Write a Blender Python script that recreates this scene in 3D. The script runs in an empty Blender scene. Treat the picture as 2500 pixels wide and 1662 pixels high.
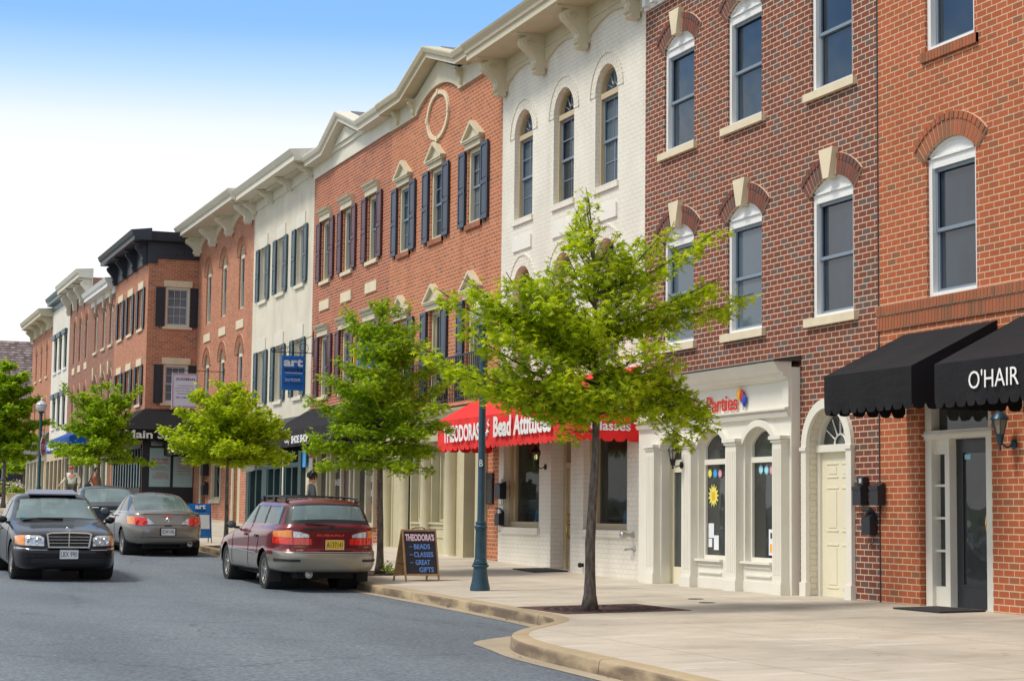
import bpy, bmesh, math, random
import numpy as np
from mathutils import Vector, Matrix
from mathutils.bvhtree import BVHTree
C = bpy.context.scene.collection
S = bpy.context.scene
rnd = random.Random(7)

# ---------------------------------------------------------------- camera
cam_d = bpy.data.cameras.new('camera'); cam = bpy.data.objects.new('camera', cam_d); C.objects.link(cam)
R_ = Vector((0.935765611, -0.352432063, 0.011591431)); U_ = Vector((-0.043321822, -0.082279297, 0.995667282)); W_ = Vector((0.349951340, 0.932213365, 0.092262136))
M = Matrix((R_, U_, -W_)).transposed().to_4x4(); M.translation = Vector((0, 0, 1.3)); cam.matrix_world = M
cam_d.sensor_width = 36; cam_d.lens = 36 * 4576 / 2500; cam_d.clip_start = .1; cam_d.clip_end = 3000
S.camera = cam
S.render.resolution_x = 1024; S.render.resolution_y = 680
S.view_settings.view_transform = 'Standard'; S.view_settings.look = 'None'; S.view_settings.gamma = 1; S.view_settings.exposure = 0.12
S.view_settings.use_curve_mapping = False

# ---------------------------------------------------------------- world: hazy white low sky, blue above, Nishita mixed in overhead
SUN_EL = math.radians(58); SUN_AZ = math.radians(-82)    # azimuth measured from +Y towards +X
world = bpy.data.worlds.new("World"); S.world = world; world.use_nodes = True
nt = world.node_tree; nt.nodes.clear()
N = nt.nodes.new; L = nt.links.new
out = N('ShaderNodeOutputWorld'); bg = N('ShaderNodeBackground'); L(bg.outputs[0], out.inputs[0])
sky = N('ShaderNodeTexSky'); sky.sky_type = 'NISHITA'; sky.sun_disc = False; sky.sun_elevation = SUN_EL; sky.sun_rotation = SUN_AZ
sky.air_density = 1.2; sky.dust_density = 3
tc = N('ShaderNodeTexCoord'); nz = N('ShaderNodeVectorMath'); nz.operation = 'NORMALIZE'; L(tc.outputs['Generated'], nz.inputs[0])
sx = N('ShaderNodeSeparateXYZ'); L(nz.outputs[0], sx.inputs[0])
asn = N('ShaderNodeMath'); asn.operation = 'ARCSINE'; L(sx.outputs[2], asn.inputs[0])
mr = N('ShaderNodeMapRange'); mr.inputs[1].default_value = 0; mr.inputs[2].default_value = math.pi / 2; L(asn.outputs[0], mr.inputs[0])
cr = N('ShaderNodeValToRGB'); L(mr.outputs[0], cr.inputs[0])
el = cr.color_ramp.elements
def deg(d): return d / 90.
stops = [(-0, (.80, .80, .78)), (3, (.98, .98, .98)), (10.0, (1, 1, 1)), (11.6, (.84, .91, 1)), (13.1, (.50, .72, 1)), (14.6, (.27, .53, 1)), (16.6, (.23, .49, 1)), (20.5, (.66, .78, .96)), (32, (.80, .81, .82)), (90, (.74, .76, .80))]
while len(el) < len(stops): el.new(.5)
for e, (d, c) in zip(el, stops): e.position = deg(d); e.color = (*c, 1)
mul = N('ShaderNodeMix'); mul.data_type = 'RGBA'; mul.blend_type = 'MULTIPLY'; mul.inputs[0].default_value = 1
L(sky.outputs[0], mul.inputs[6]); mul.inputs[7].default_value = (.10, .10, .10, 1)
fac = N('ShaderNodeMapRange'); fac.inputs[1].default_value = .30; fac.inputs[2].default_value = .60; fac.inputs[3].default_value = 0; fac.inputs[4].default_value = .35; L(sx.outputs[2], fac.inputs[0])
mx = N('ShaderNodeMix'); mx.data_type = 'RGBA'; L(fac.outputs[0], mx.inputs[0]); L(cr.outputs[0], mx.inputs[6]); L(mul.outputs[2], mx.inputs[7])
L(mx.outputs[2], bg.inputs[0]); bg.inputs[1].default_value = 1.0

sun_d = bpy.data.lights.new('sun', 'SUN'); sun_d.energy = 2.6; sun_d.angle = math.radians(13); sun_d.color = (1, .94, .84)
sun = bpy.data.objects.new('sun', sun_d); C.objects.link(sun)
sd = Vector((math.sin(SUN_AZ) * math.cos(SUN_EL), math.cos(SUN_AZ) * math.cos(SUN_EL), math.sin(SUN_EL)))
sun.rotation_euler = (-sd).to_track_quat('-Z', 'Y').to_euler(); sun.location = (0, 0, 30)

# ---------------------------------------------------------------- materials
MATS = {}
def newmat(name):
    m = bpy.data.materials.new(name); m.use_nodes = True; MATS[name] = m
    nt = m.node_tree; b = nt.nodes['Principled BSDF']
    return m, nt, b
def rgb(r, g, b):      # sRGB 0-255 -> linear
    f = lambda v: (v / 255 / 12.92) if v / 255 <= .04045 else ((v / 255 + .055) / 1.055) ** 2.4
    return (f(r), f(g), f(b))
def pos_noise(nt, scale, detail=3, vec=None):
    g = nt.nodes.new('ShaderNodeNewGeometry'); n = nt.nodes.new('ShaderNodeTexNoise'); n.inputs['Scale'].default_value = scale; n.inputs['Detail'].default_value = detail
    if vec:
        mp = nt.nodes.new('ShaderNodeMapping'); mp.inputs['Scale'].default_value = vec; nt.links.new(g.outputs['Position'], mp.inputs[0]); nt.links.new(mp.outputs[0], n.inputs[0])
    else: nt.links.new(g.outputs['Position'], n.inputs[0])
    return n
def mixc(nt, fac, a, b, mode='MIX'):
    m = nt.nodes.new('ShaderNodeMix'); m.data_type = 'RGBA'; m.blend_type = mode
    for s, v in ((0, fac), (6, a), (7, b)):
        if hasattr(v, 'is_linked') or hasattr(v, 'links'): nt.links.new(v, m.inputs[s])
        else: m.inputs[s].default_value = v if s == 0 else (*v, 1)
    return m.outputs[2]
def ramp(nt, src, stops, interp='LINEAR'):
    r = nt.nodes.new('ShaderNodeValToRGB'); nt.links.new(src, r.inputs[0]); e = r.color_ramp.elements; r.color_ramp.interpolation = interp
    while len(e) < len(stops): e.new(.5)
    for x, (p, c) in zip(e, stops): x.position = p; x.color = (*c, 1)
    return r.outputs[0]
def simple(name, col, rough=.6, metal=0, var=.10, vscale=3., spec=.5, bump=0, coat=0, emit=0, streak=None):
    m, nt, b = newmat(name)
    n = pos_noise(nt, vscale, 4, streak)
    lo = tuple(c * (1 - var) for c in col); hi = tuple(min(1, c * (1 + var)) for c in col)
    c = ramp(nt, n.outputs[0], [(.3, lo), (.7, hi)])
    nt.links.new(c, b.inputs['Base Color']); b.inputs['Roughness'].default_value = rough; b.inputs['Metallic'].default_value = metal
    b.inputs['Specular IOR Level'].default_value = spec; b.inputs['Coat Weight'].default_value = coat; b.inputs['Coat Roughness'].default_value = .04
    if bump:
        n2 = pos_noise(nt, vscale * 12, 3); bp = nt.nodes.new('ShaderNodeBump'); bp.inputs['Strength'].default_value = bump; bp.inputs['Distance'].default_value = .01
        nt.links.new(n2.outputs[0], bp.inputs['Height']); nt.links.new(bp.outputs[0], b.inputs['Normal'])
    if emit:
        nt.links.new(c, b.inputs['Emission Color']); b.inputs['Emission Strength'].default_value = emit
    return m
def brick_uv(nt, zoff=0):
    g = nt.nodes.new('ShaderNodeNewGeometry'); s = nt.nodes.new('ShaderNodeSeparateXYZ'); nt.links.new(g.outputs['Position'], s.inputs[0])
    n = nt.nodes.new('ShaderNodeSeparateXYZ'); nt.links.new(g.outputs['True Normal'], n.inputs[0])
    ab = nt.nodes.new('ShaderNodeMath'); ab.operation = 'ABSOLUTE'; nt.links.new(n.outputs[0], ab.inputs[0])
    gt = nt.nodes.new('ShaderNodeMath'); gt.operation = 'GREATER_THAN'; nt.links.new(ab.outputs[0], gt.inputs[0]); gt.inputs[1].default_value = .5
    mx = nt.nodes.new('ShaderNodeMix'); nt.links.new(gt.outputs[0], mx.inputs[0]); nt.links.new(s.outputs[0], mx.inputs[2]); nt.links.new(s.outputs[1], mx.inputs[3])
    zz = nt.nodes.new('ShaderNodeMath'); nt.links.new(s.outputs[2], zz.inputs[0]); zz.inputs[1].default_value = zoff
    c = nt.nodes.new('ShaderNodeCombineXYZ'); nt.links.new(mx.outputs[0], c.inputs[0]); nt.links.new(zz.outputs[0], c.inputs[1])
    return c.outputs[0]
def brick(name, cols, mortar, paint=None, soft=0., grime=.12):
    m, nt, b = newmat(name)
    uv = brick_uv(nt)
    t = nt.nodes.new('ShaderNodeTexBrick'); nt.links.new(uv, t.inputs['Vector'])
    t.inputs['Scale'].default_value = 1; t.inputs['Brick Width'].default_value = .2032; t.inputs['Row Height'].default_value = .08128
    t.inputs['Mortar Size'].default_value =   .0080 if not paint else .004; t.inputs['Mortar Smooth'].default_value = .25; t.offset = .5; t.squash = 1
    t.inputs['Color1'].default_value = (0, 0, 0, 1); t.inputs['Color2'].default_value = (1, 1, 1, 1); t.inputs['Mortar'].default_value = (.5, .5, .5, 1)
    col = ramp(nt, t.outputs['Color'], cols, 'LINEAR')
    n1 = pos_noise(nt, 1.3, 4); n2 = pos_noise(nt, 45, 4)
    if paint:
        col = ramp(nt, n1.outputs[0], [(.3, tuple(c * .97 for c in paint)), (.7, paint)])
        col = mixc(nt, t.outputs['Fac'], col, tuple(c * .86 for c in paint))
    else:
        col = mixc(nt, .25, col, ramp(nt, n2.outputs[0], [(.3, (.38, .38, .38)), (.7, (.64, .64, .64))]), 'OVERLAY')
        col = mixc(nt, t.outputs['Fac'], col, mortar)
    col = mixc(nt, grime, col, ramp(nt, n1.outputs[0], [(.35, (.55, .52, .5)), (.62, (1, 1, 1))]), 'MULTIPLY')
    n4 = pos_noise(nt, 1.6, 5, (1, 1, .16)); col = mixc(nt, .5, col, ramp(nt, n4.outputs[0], [(.30, (.80, .78, .76)), (.52, (1, 1, 1))]), 'MULTIPLY')
    nt.links.new(col, b.inputs['Base Color']); b.inputs['Roughness'].default_value = .85 if not paint else .6; b.inputs['Specular IOR Level'].default_value = .25
    h = nt.nodes.new('ShaderNodeMath'); h.operation = 'MULTIPLY_ADD'; nt.links.new(t.outputs['Fac'], h.inputs[0]); h.inputs[1].default_value = -1
    nt.links.new(n2.outputs[0], h.inputs[2])
    bp = nt.nodes.new('ShaderNodeBump'); bp.inputs['Strength'].default_value = .5 if not paint else .8; bp.inputs['Distance'].default_value = .006 if not paint else .010
    nt.links.new(h.outputs[0], bp.inputs['Height']); nt.links.new(bp.outputs[0], b.inputs['Normal'])
    return m
def island(name, stops, rough=.7, trans=0., bump=0, noise=0):
    m, nt, b = newmat(name)
    g = nt.nodes.new('ShaderNodeNewGeometry'); c = ramp(nt, g.outputs['Random Per Island'], stops)
    nt.links.new(c, b.inputs['Base Color']); b.inputs['Roughness'].default_value = rough; b.inputs['Specular IOR Level'].default_value = .3
    if trans:
        o = nt.nodes['Material Output']; tr = nt.nodes.new('ShaderNodeBsdfTranslucent'); ms = nt.nodes.new('ShaderNodeMixShader')
        br = mixc(nt, 1., c, (1.25, 1.15, .6), 'MULTIPLY'); nt.links.new(br, tr.inputs[0])
        ms.inputs[0].default_value = trans; nt.links.new(b.outputs[0], ms.inputs[1]); nt.links.new(tr.outputs[0], ms.inputs[2]); nt.links.new(ms.outputs[0], o.inputs[0])
    return m
MORT = (.62, .45, .31)
brick('orange_brick', [(0, (.27, .12, .06)), (.07, (.36, .115, .05)), (.35, (.42, .11, .042)), (1, (.47, .125, .05))], MORT)
brick('dark_mixed_brick', [(0, (.14, .10, .095)), (.15, (.155, .08, .06)), (.3, (.185, .062, .043)), (.8, (.22, .066, .042)), (1, (.26, .074, .042))], (.64, .49, .36))
brick('salmon_brick', [(0, (.28, .14, .085)), (.08, (.42, .14, .065)), (.5, (.48, .155, .07)), (1, (.54, .185, .088))], (.64, .46, .33))
brick('rust_brick', [(0, (.20, .09, .06)), (.1, (.35, .105, .055)), (.6, (.40, .115, .058)), (1, (.46, .14, .072))], (.62, .46, .34))
brick('pale_orange_brick', [(0, (.3, .15, .1)), (.1, (.44, .165, .09)), (.6, (.49, .185, .105)), (1, (.56, .23, .135))], (.60, .41, .30))
brick('brown_brick', [(0, (.14, .08, .06)), (.3, (.27, .10, .07)), (1, (.38, .14, .09))], (.55, .42, .32))
brick('white_painted_brick', [(0, (1, 1, 1)), (1, (1, 1, 1))], MORT, paint=(.86, .82, .71), grime=.14)
brick('cream_painted_brick', [(0, (1, 1, 1)), (1, (1, 1, 1))], MORT, paint=(.80, .74, .60), grime=.16)
island('voussoir_orange', [(0, (.22, .11, .06)), (.3, (.33, .12, .06)), (1, (.40, .125, .06))], .85)
island('voussoir_dark', [(0, (.12, .08, .07)), (.4, (.17, .07, .055)), (1, (.22, .075, .05))], .85)
island('voussoir_salmon', [(0, (.30, .13, .08)), (1, (.42, .17, .10))], .85)
simple('mortar', MORT, .9)
simple('white_paint', (.80, .80, .78), .45, var=.03)
simple('cream_paint', (.72, .68, .56), .5, var=.04)
simple('beige_trim', (.60, .54, .38), .5, var=.05)
simple('tan_trim', (.52, .42, .26), .5, var=.05)
simple('warm_white_trim', (.76, .73, .64), .5, var=.03)
simple('khaki_trim', (.55, .50, .33), .5, var=.05)
simple('limestone', (.72, .62, .44), .8, var=.07, bump=.1)
simple('sash_grey', (.20, .25, .31), .4, var=.04)
simple('sash_light', (.45, .50, .56), .4, var=.04)
simple('sash_tealish', (.08, .15, .17), .4)
simple('navy_cornice', (.025, .03, .045), .45, var=.1)
simple('black_shutter', (.018, .022, .035), .4, var=.1)
simple('navy_shutter', (.022, .038, .065), .4, var=.1)
simple('maroon_shutter', (.095, .035, .045), .45, var=.1)
simple('teal_shutter', (.04, .085, .105), .4, var=.1)
simple('dark_green_paint', (.018, .05, .055), .4, var=.1)
simple('black_paint', (.016, .019, .028), .4, var=.1)
simple('black_metal', (.012, .012, .013), .45, .3, var=.1)
simple('lamp_blue_green', (.022, .065, .095), .38, .2, var=.22, vscale=9, bump=.15)
simple('lamp_green', (.015, .07, .075), .4, .2)
simple('brass', (.75, .5, .12), .25, 1)
simple('steel', (.5, .5, .5), .3, 1)
simple('chrome', (.8, .8, .82), .12, 1, var=.02)
simple('frosted_globe', (.60, .60, .61), .2, var=.08, vscale=10)
simple('lamp_glass', (.30, .27, .22), .1, spec=.8)
simple('lit_bulb', (1, .72, .30), .4, emit=1.4)
simple('metal_roof', (.10, .09, .095), .35, .5, var=.1)
simple('wall_white', (.82, .79, .71), .6, var=.03); simple('poster_teal', (.36, .52, .54), .3, var=.05); simple('sunroof_glass', (.20, .20, .25), .35, var=.02)
simple('roof_dark', (.12, .12, .13), .8)
simple('wood_board', (.36, .22, .10), .6, var=.2, vscale=14)
simple('chalkboard', (.028, .026, .036), .8, var=.2)
simple('door_cream', (.76, .71, .53), .45, var=.03)
simple('door_black', (.022, .026, .032), .35, var=.08)
simple('door_brown', (.05, .045, .045), .4)
simple('doormat_rubber', (.025, .023, .025), .9, bump=.4)
simple('grate_iron', (.085, .035, .032), .75, .1, var=.25, vscale=12)
simple('grate_gap', (.02, .012, .012), .9)
simple('bark', (.17, .14, .115), .95, var=.55, vscale=30, bump=1., streak=(1, 1, .25))
simple('limb_bark', (.085, .085, .035), .9, var=.2)
simple('interior_dark', (.018, .017, .016), .9)
simple('paper_white', (.75, .78, .82), .7, var=.03)
simple('lettering_white', (.85, .85, .85), .6, var=.01)
simple('lettering_red', (.62, .022, .015), .4, var=.02)
simple('blue_sign', (.005, .16, .56), .45, var=.02)
simple('cyan_light', (.12, .48, .80), .5)
simple('pale_sign', (.62, .62, .74), .5, var=.02)
simple('lettering_dark', (.03, .035, .07), .5)
simple('lettering_black', (.01, .01, .012), .5)
simple('chalk_pink', (.85, .62, .72), .9, var=.1, vscale=40)
simple('chalk_blue', (.16, .34, .80), .9, var=.25, vscale=40)
simple('sticker_yellow', (.80, .74, .15), .6)
simple('sticker_blue', (.05, .35, .75), .6)
simple('sticker_pink', (.80, .35, .42), .6)
simple('sticker_cyan', (.35, .72, .85), .6)
simple('sticker_orange', (.85, .40, .08), .6)
simple('balloon_yellow', (.85, .50, .02), .3); simple('balloon_red', (.60, .03, .02), .3); simple('balloon_blue', (.01, .06, .42), .3)
simple('rubber', (.018, .018, .019), .75, var=.2, vscale=20)
simple('plastic_black', (.015, .015, .017), .5)
simple('flag_red', (.5, .02, .03), .5)
def fabric(name, col, bumps=.25):
    m, nt, b = newmat(name)
    n = pos_noise(nt, 2.2, 4); c = ramp(nt, n.outputs[0], [(.3, tuple(x * .82 for x in col)), (.7, tuple(min(1, x * 1.15) for x in col))])
    nt.links.new(c, b.inputs['Base Color']); b.inputs['Roughness'].default_value = .85; b.inputs['Specular IOR Level'].default_value = .2
    b.inputs['Sheen Weight'].default_value = .05
    n2 = pos_noise(nt, 5, 3, (1, 1, 3)); bp = nt.nodes.new('ShaderNodeBump'); bp.inputs['Strength'].default_value = bumps; bp.inputs['Distance'].default_value = .05
    nt.links.new(n2.outputs[0], bp.inputs['Height']); nt.links.new(bp.outputs[0], b.inputs['Normal'])
fabric('black_canvas', (.009, .009, .012)); fabric('red_canvas', (.80, .03, .028)); fabric('blue_canvas', (.01, .09, .38))
fabric('shirt_cream', (.75, .73, .62)); fabric('trouser_grey', (.10, .10, .085)); fabric('cap_red', (.65, .02, .03)); fabric('orange_cloth', (.70, .25, .13))
fabric('dark_cloth', (.02, .02, .03)); fabric('seat_cloth', (.16, .18, .20)); fabric('purple_cloth', (.15, .03, .3))
simple('skin', (.58, .34, .24), .55, var=.05); simple('hair_dark', (.02, .014, .01), .6, bump=.5); simple('hair_grey', (.4, .38, .35), .6)

def glass(name, tint, refl=.05, rough=.03, see=0.0, wav=.02, blinds=None):
    m, nt, b = newmat(name)
    b.inputs['Base Color'].default_value = (*tint, 1); b.inputs['Roughness'].default_value = rough; b.inputs['Specular IOR Level'].default_value = .5 + refl * 4
    n = pos_noise(nt, 1.1, 2); bp = nt.nodes.new('ShaderNodeBump'); bp.inputs['Strength'].default_value = wav; bp.inputs['Distance'].default_value = .3
    nt.links.new(n.outputs[0], bp.inputs['Height']); nt.links.new(bp.outputs[0], b.inputs['Normal'])
    n3 = pos_noise(nt, .9, 3, (1, 1, .5)); c = ramp(nt, n3.outputs[0], [(.35, tuple(x * .7 for x in tint)), (.65, tuple(x * 1.5 for x in tint))])  # uneven pane tone: sky reflections painted into the base colour
    if blinds:
        g = nt.nodes.new('ShaderNodeNewGeometry'); s = nt.nodes.new('ShaderNodeSeparateXYZ'); nt.links.new(g.outputs['Position'], s.inputs[0])
        mm = nt.nodes.new('ShaderNodeMath'); mm.operation = 'MULTIPLY'; nt.links.new(s.outputs[2], mm.inputs[0]); mm.inputs[1].default_value = 1 / .032
        fr = nt.nodes.new('ShaderNodeMath'); fr.operation = 'FRACT'; nt.links.new(mm.outputs[0], fr.inputs[0])
        c = ramp(nt, fr.outputs[0], [(0, tuple(x * .45 for x in blinds)), (.35, blinds), (.9, blinds), (1, tuple(x * .45 for x in blinds))])
    nt.links.new(c, b.inputs['Base Color'])
    if see:
        o = nt.nodes['Material Output']; t = nt.nodes.new('ShaderNodeBsdfTransparent'); t.inputs[0].default_value = (.72, .82, .82, 1)
        ms = nt.nodes.new('ShaderNodeMixShader'); ms.inputs[0].default_value = see
        nt.links.new(b.outputs[0], ms.inputs[1]); nt.links.new(t.outputs[0], ms.inputs[2]); nt.links.new(ms.outputs[0], o.inputs[0])
    return m
glass('window_glass', (.020, .030, .044), refl=.05, wav=.05)
glass('window_glass_curtain', (.10, .115, .125), refl=.02, wav=.05)
glass('window_glass_blinds', (.03, .04, .05), blinds=(.10, .14, .18), refl=.0)
glass('window_glass_pale', (.10, .13, .16), refl=.05)
glass('shop_glass', (.045, .05, .048), refl=.0, see=.0, wav=.05)
glass('shop_glass_clear', (.02, .022, .024), refl=.0, see=.55)
glass('car_glass', (.20, .28, .29), refl=.10, see=.38, wav=.01)  # pale base colour stands in for sky reflected in the car windows
glass('car_glass_dark', (.03, .045, .05), refl=.10, see=.15, wav=.01)
glass('mirror_glass', (.05, .08, .08), refl=.2)
def carpaint(name, col, flake=.3):
    m, nt, b = newmat(name)
    b.inputs['Metallic'].default_value = flake; b.inputs['Roughness'].default_value = .32; b.inputs['Coat Weight'].default_value = .75 if sum(col) > .1 else .45; b.inputs['Specular IOR Level'].default_value = .25; b.inputs['Coat Roughness'].default_value = .03
    n = pos_noise(nt, 1.6, 4); c = ramp(nt, n.outputs[0], [(.3, tuple(x * .88 for x in col)), (.7, tuple(x * 1.1 for x in col))]); nt.links.new(c, b.inputs['Base Color'])
carpaint('paint_black', (.005, .004, .008), 0); carpaint('paint_silver_brown', (.25, .225, .20), .7); carpaint('paint_maroon', (.16, .010, .016), .2); carpaint('paint_pewter', (.32, .30, .25), .5); carpaint('paint_navy', (.006, .007, .014), 0); carpaint('paint_dark_grey', (.05, .055, .06), .4)
simple('underbody', (.012, .012, .012), .9)
simple('lens_red', (.72, .02, .01), .12, coat=1, var=.25, vscale=30); simple('lens_orange', (.80, .26, .03), .12, coat=1, var=.15, vscale=30); simple('lens_clear', (.52, .56, .60), .08, coat=1, var=.4, vscale=26, metal=.3)
simple('plate_white', (.72, .74, .76), .4); simple('plate_yellow', (.78, .50, .02), .4)
simple('wheel_alloy', (.55, .53, .50), .3, .85)
island('leaf_light', [(0, (.24, .34, .008)), (.35, (.36, .50, .008)), (.7, (.50, .64, .012)), (1, (.70, .78, .06))], .5, .5)
island('leaf_mid', [(0, (.17, .29, .008)), (.4, (.27, .44, .010)), (.8, (.38, .56, .012)), (1, (.54, .66, .03))], .5, .45)
island('shingle', [(0, (.13, .10, .10)), (.5, (.22, .17, .165)), (1, (.34, .28, .26))], .9)

def concrete(name, base, joints=True):
    m, nt, b = newmat(name)
    g = nt.nodes.new('ShaderNodeNewGeometry'); s = nt.nodes.new('ShaderNodeSeparateXYZ'); nt.links.new(g.outputs['Position'], s.inputs[0])
    n1 = pos_noise(nt, .55, 5, (1, .6, 1)); n2 = pos_noise(nt, 60, 3); n3 = pos_noise(nt, 3.2, 6, (1, 1, 1))
    c = ramp(nt, n1.outputs[0], [(.32, tuple(x * .80 for x in base)), (.5, base), (.68, tuple(min(1, x * 1.14) for x in base))])
    c = mixc(nt, .5, c, ramp(nt, n3.outputs[0], [(.30, (.80, .78, .76)), (.55, (1, 1, 1))]), 'MULTIPLY')
    c = mixc(nt, .25, c, ramp(nt, n2.outputs[0], [(.35, (.7, .7, .7)), (.65, (1.0, 1.0, 1.0))]), 'MULTIPLY')
    if joints:
        n7 = pos_noise(nt, 2.4, 7, (.35, 1.6, 1)); c = mixc(nt, ramp(nt, n7.outputs[0], [(.58, (0, 0, 0)), (.68, (.45, .45, .45))]), c, (.66, .63, .58)); n8 = pos_noise(nt, 1.1, 6, (.5, 1.5, 1)); c = mixc(nt, .6, c, ramp(nt, n8.outputs[0], [(.32, (.74, .70, .66)), (.46, (1, 1, 1))]), 'MULTIPLY')
        n9 = pos_noise(nt, 9, 1); c = mixc(nt, .5, c, ramp(nt, n9.outputs[0], [(.26, (.5, .48, .46)), (.285, (1, 1, 1))]), 'MULTIPLY')
        jj = None
        for ax, step, off in ((0, 1.52, .32), (1, 1.52, .4)):
            a = nt.nodes.new('ShaderNodeMath'); a.operation = 'ADD'; nt.links.new(s.outputs[ax], a.inputs[0]); a.inputs[1].default_value = off + 100 * step
            d = nt.nodes.new('ShaderNodeMath'); d.operation = 'DIVIDE'; nt.links.new(a.outputs[0], d.inputs[0]); d.inputs[1].default_value = step
            f = nt.nodes.new('ShaderNodeMath'); f.operation = 'FRACT'; nt.links.new(d.outputs[0], f.inputs[0])
            l = nt.nodes.new('ShaderNodeMath'); l.operation = 'LESS_THAN'; nt.links.new(f.outputs[0], l.inputs[0]); l.inputs[1].default_value = .010
            if jj is None: jj = l.outputs[0]
            else:
                mxx = nt.nodes.new('ShaderNodeMath'); mxx.operation = 'MAXIMUM'; nt.links.new(jj, mxx.inputs[0]); nt.links.new(l.outputs[0], mxx.inputs[1]); jj = mxx.outputs[0]
        jf = nt.nodes.new('ShaderNodeMath'); jf.operation = 'MULTIPLY'; nt.links.new(jj, jf.inputs[0]); jf.inputs[1].default_value = .8
        c = mixc(nt, jf.outputs[0], c, tuple(x * .45 for x in base))
    nt.links.new(c, b.inputs['Base Color']); b.inputs['Roughness'].default_value = .85
    bp = nt.nodes.new('ShaderNodeBump'); bp.inputs['Strength'].default_value = .25; bp.inputs['Distance'].default_value = .004; nt.links.new(n2.outputs[0], bp.inputs['Height']); nt.links.new(bp.outputs[0], b.inputs['Normal'])
concrete('sidewalk_concrete', (.51, .455, .37)); concrete('kerb_concrete', (.40, .31, .19), False); concrete('gutter_concrete', (.40, .33, .235), False)
# stains along the kerb face
m = MATS['kerb_concrete']; nt = m.node_tree; b = nt.nodes['Principled BSDF']; src = b.inputs['Base Color'].links[0].from_socket
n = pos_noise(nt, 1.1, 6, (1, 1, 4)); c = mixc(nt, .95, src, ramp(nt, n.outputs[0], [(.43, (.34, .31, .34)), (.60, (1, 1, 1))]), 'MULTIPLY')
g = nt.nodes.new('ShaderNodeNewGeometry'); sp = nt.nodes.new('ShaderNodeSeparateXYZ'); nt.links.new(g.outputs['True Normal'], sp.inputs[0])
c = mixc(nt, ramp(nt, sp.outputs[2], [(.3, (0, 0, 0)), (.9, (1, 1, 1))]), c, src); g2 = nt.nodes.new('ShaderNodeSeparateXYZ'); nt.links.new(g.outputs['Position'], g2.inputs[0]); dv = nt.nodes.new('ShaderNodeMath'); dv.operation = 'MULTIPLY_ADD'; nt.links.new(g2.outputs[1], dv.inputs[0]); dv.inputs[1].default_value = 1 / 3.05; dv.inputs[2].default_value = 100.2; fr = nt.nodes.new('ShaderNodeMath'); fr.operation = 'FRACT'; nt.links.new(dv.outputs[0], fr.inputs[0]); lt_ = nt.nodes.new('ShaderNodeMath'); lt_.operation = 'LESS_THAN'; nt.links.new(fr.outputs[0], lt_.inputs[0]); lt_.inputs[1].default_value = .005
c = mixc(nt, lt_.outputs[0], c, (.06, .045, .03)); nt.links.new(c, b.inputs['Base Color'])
def asphalt():
    m, nt, b = newmat('asphalt')
    n1 = pos_noise(nt, 26, 3); n2 = pos_noise(nt, .35, 5, (1, .5, 1)); n3 = pos_noise(nt, 75, 2)
    c = ramp(nt, n1.outputs[0], [(.30, (.085, .104, .126)), (.52, (.130, .160, .188)), (.68, (.20, .235, .262))])
    c = mixc(nt, .9, c, ramp(nt, n3.outputs[0], [(.32, (.70, .70, .70)), (.5, (1, 1, 1)), (.70, (1.4, 1.38, 1.35))]), 'MULTIPLY')
    c = mixc(nt, .6, c, ramp(nt, n2.outputs[0], [(.35, (.82, .82, .84)), (.65, (1.12, 1.1, 1.06))]), 'MULTIPLY')
    n5 = pos_noise(nt, .9, 6, (1, .22, 1)); c = mixc(nt, .55, c, ramp(nt, n5.outputs[0], [(.36, (.70, .70, .72)), (.52, (1, 1, 1)), (.70, (1.16, 1.14, 1.10))]), 'MULTIPLY')
    g = nt.nodes.new('ShaderNodeNewGeometry'); vo = nt.nodes.new('ShaderNodeTexVoronoi'); vo.feature = 'DISTANCE_TO_EDGE'; vo.inputs['Scale'].default_value = .42; nw = pos_noise(nt, 2.2, 5); ad = nt.nodes.new('ShaderNodeMix'); ad.data_type = 'VECTOR'; ad.inputs[0].default_value = .35; nt.links.new(g.outputs['Position'], ad.inputs[4]); nt.links.new(nw.outputs['Color'], ad.inputs[5]); nt.links.new(ad.outputs[1], vo.inputs['Vector'])
    c = mixc(nt, .8, c, ramp(nt, vo.outputs['Distance'], [(.0, (.48, .48, .50)), (.0035, (.72, .72, .72)), (.006, (1, 1, 1))]), 'MULTIPLY')
    n6 = pos_noise(nt, 5.5, 2); c = mixc(nt, .6, c, ramp(nt, n6.outputs[0], [(.29, (.62, .62, .63)), (.34, (1, 1, 1))]), 'MULTIPLY')
    nt.links.new(c, b.inputs['Base Color']); b.inputs['Roughness'].default_value = .8
    bp = nt.nodes.new('ShaderNodeBump'); bp.inputs['Strength'].default_value = .5; bp.inputs['Distance'].default_value = .006; nt.links.new(n3.outputs[0], bp.inputs['Height']); nt.links.new(bp.outputs[0], b.inputs['Normal'])
asphalt()
simple('grass_ground', (.06, .09, .03), .95)

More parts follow.
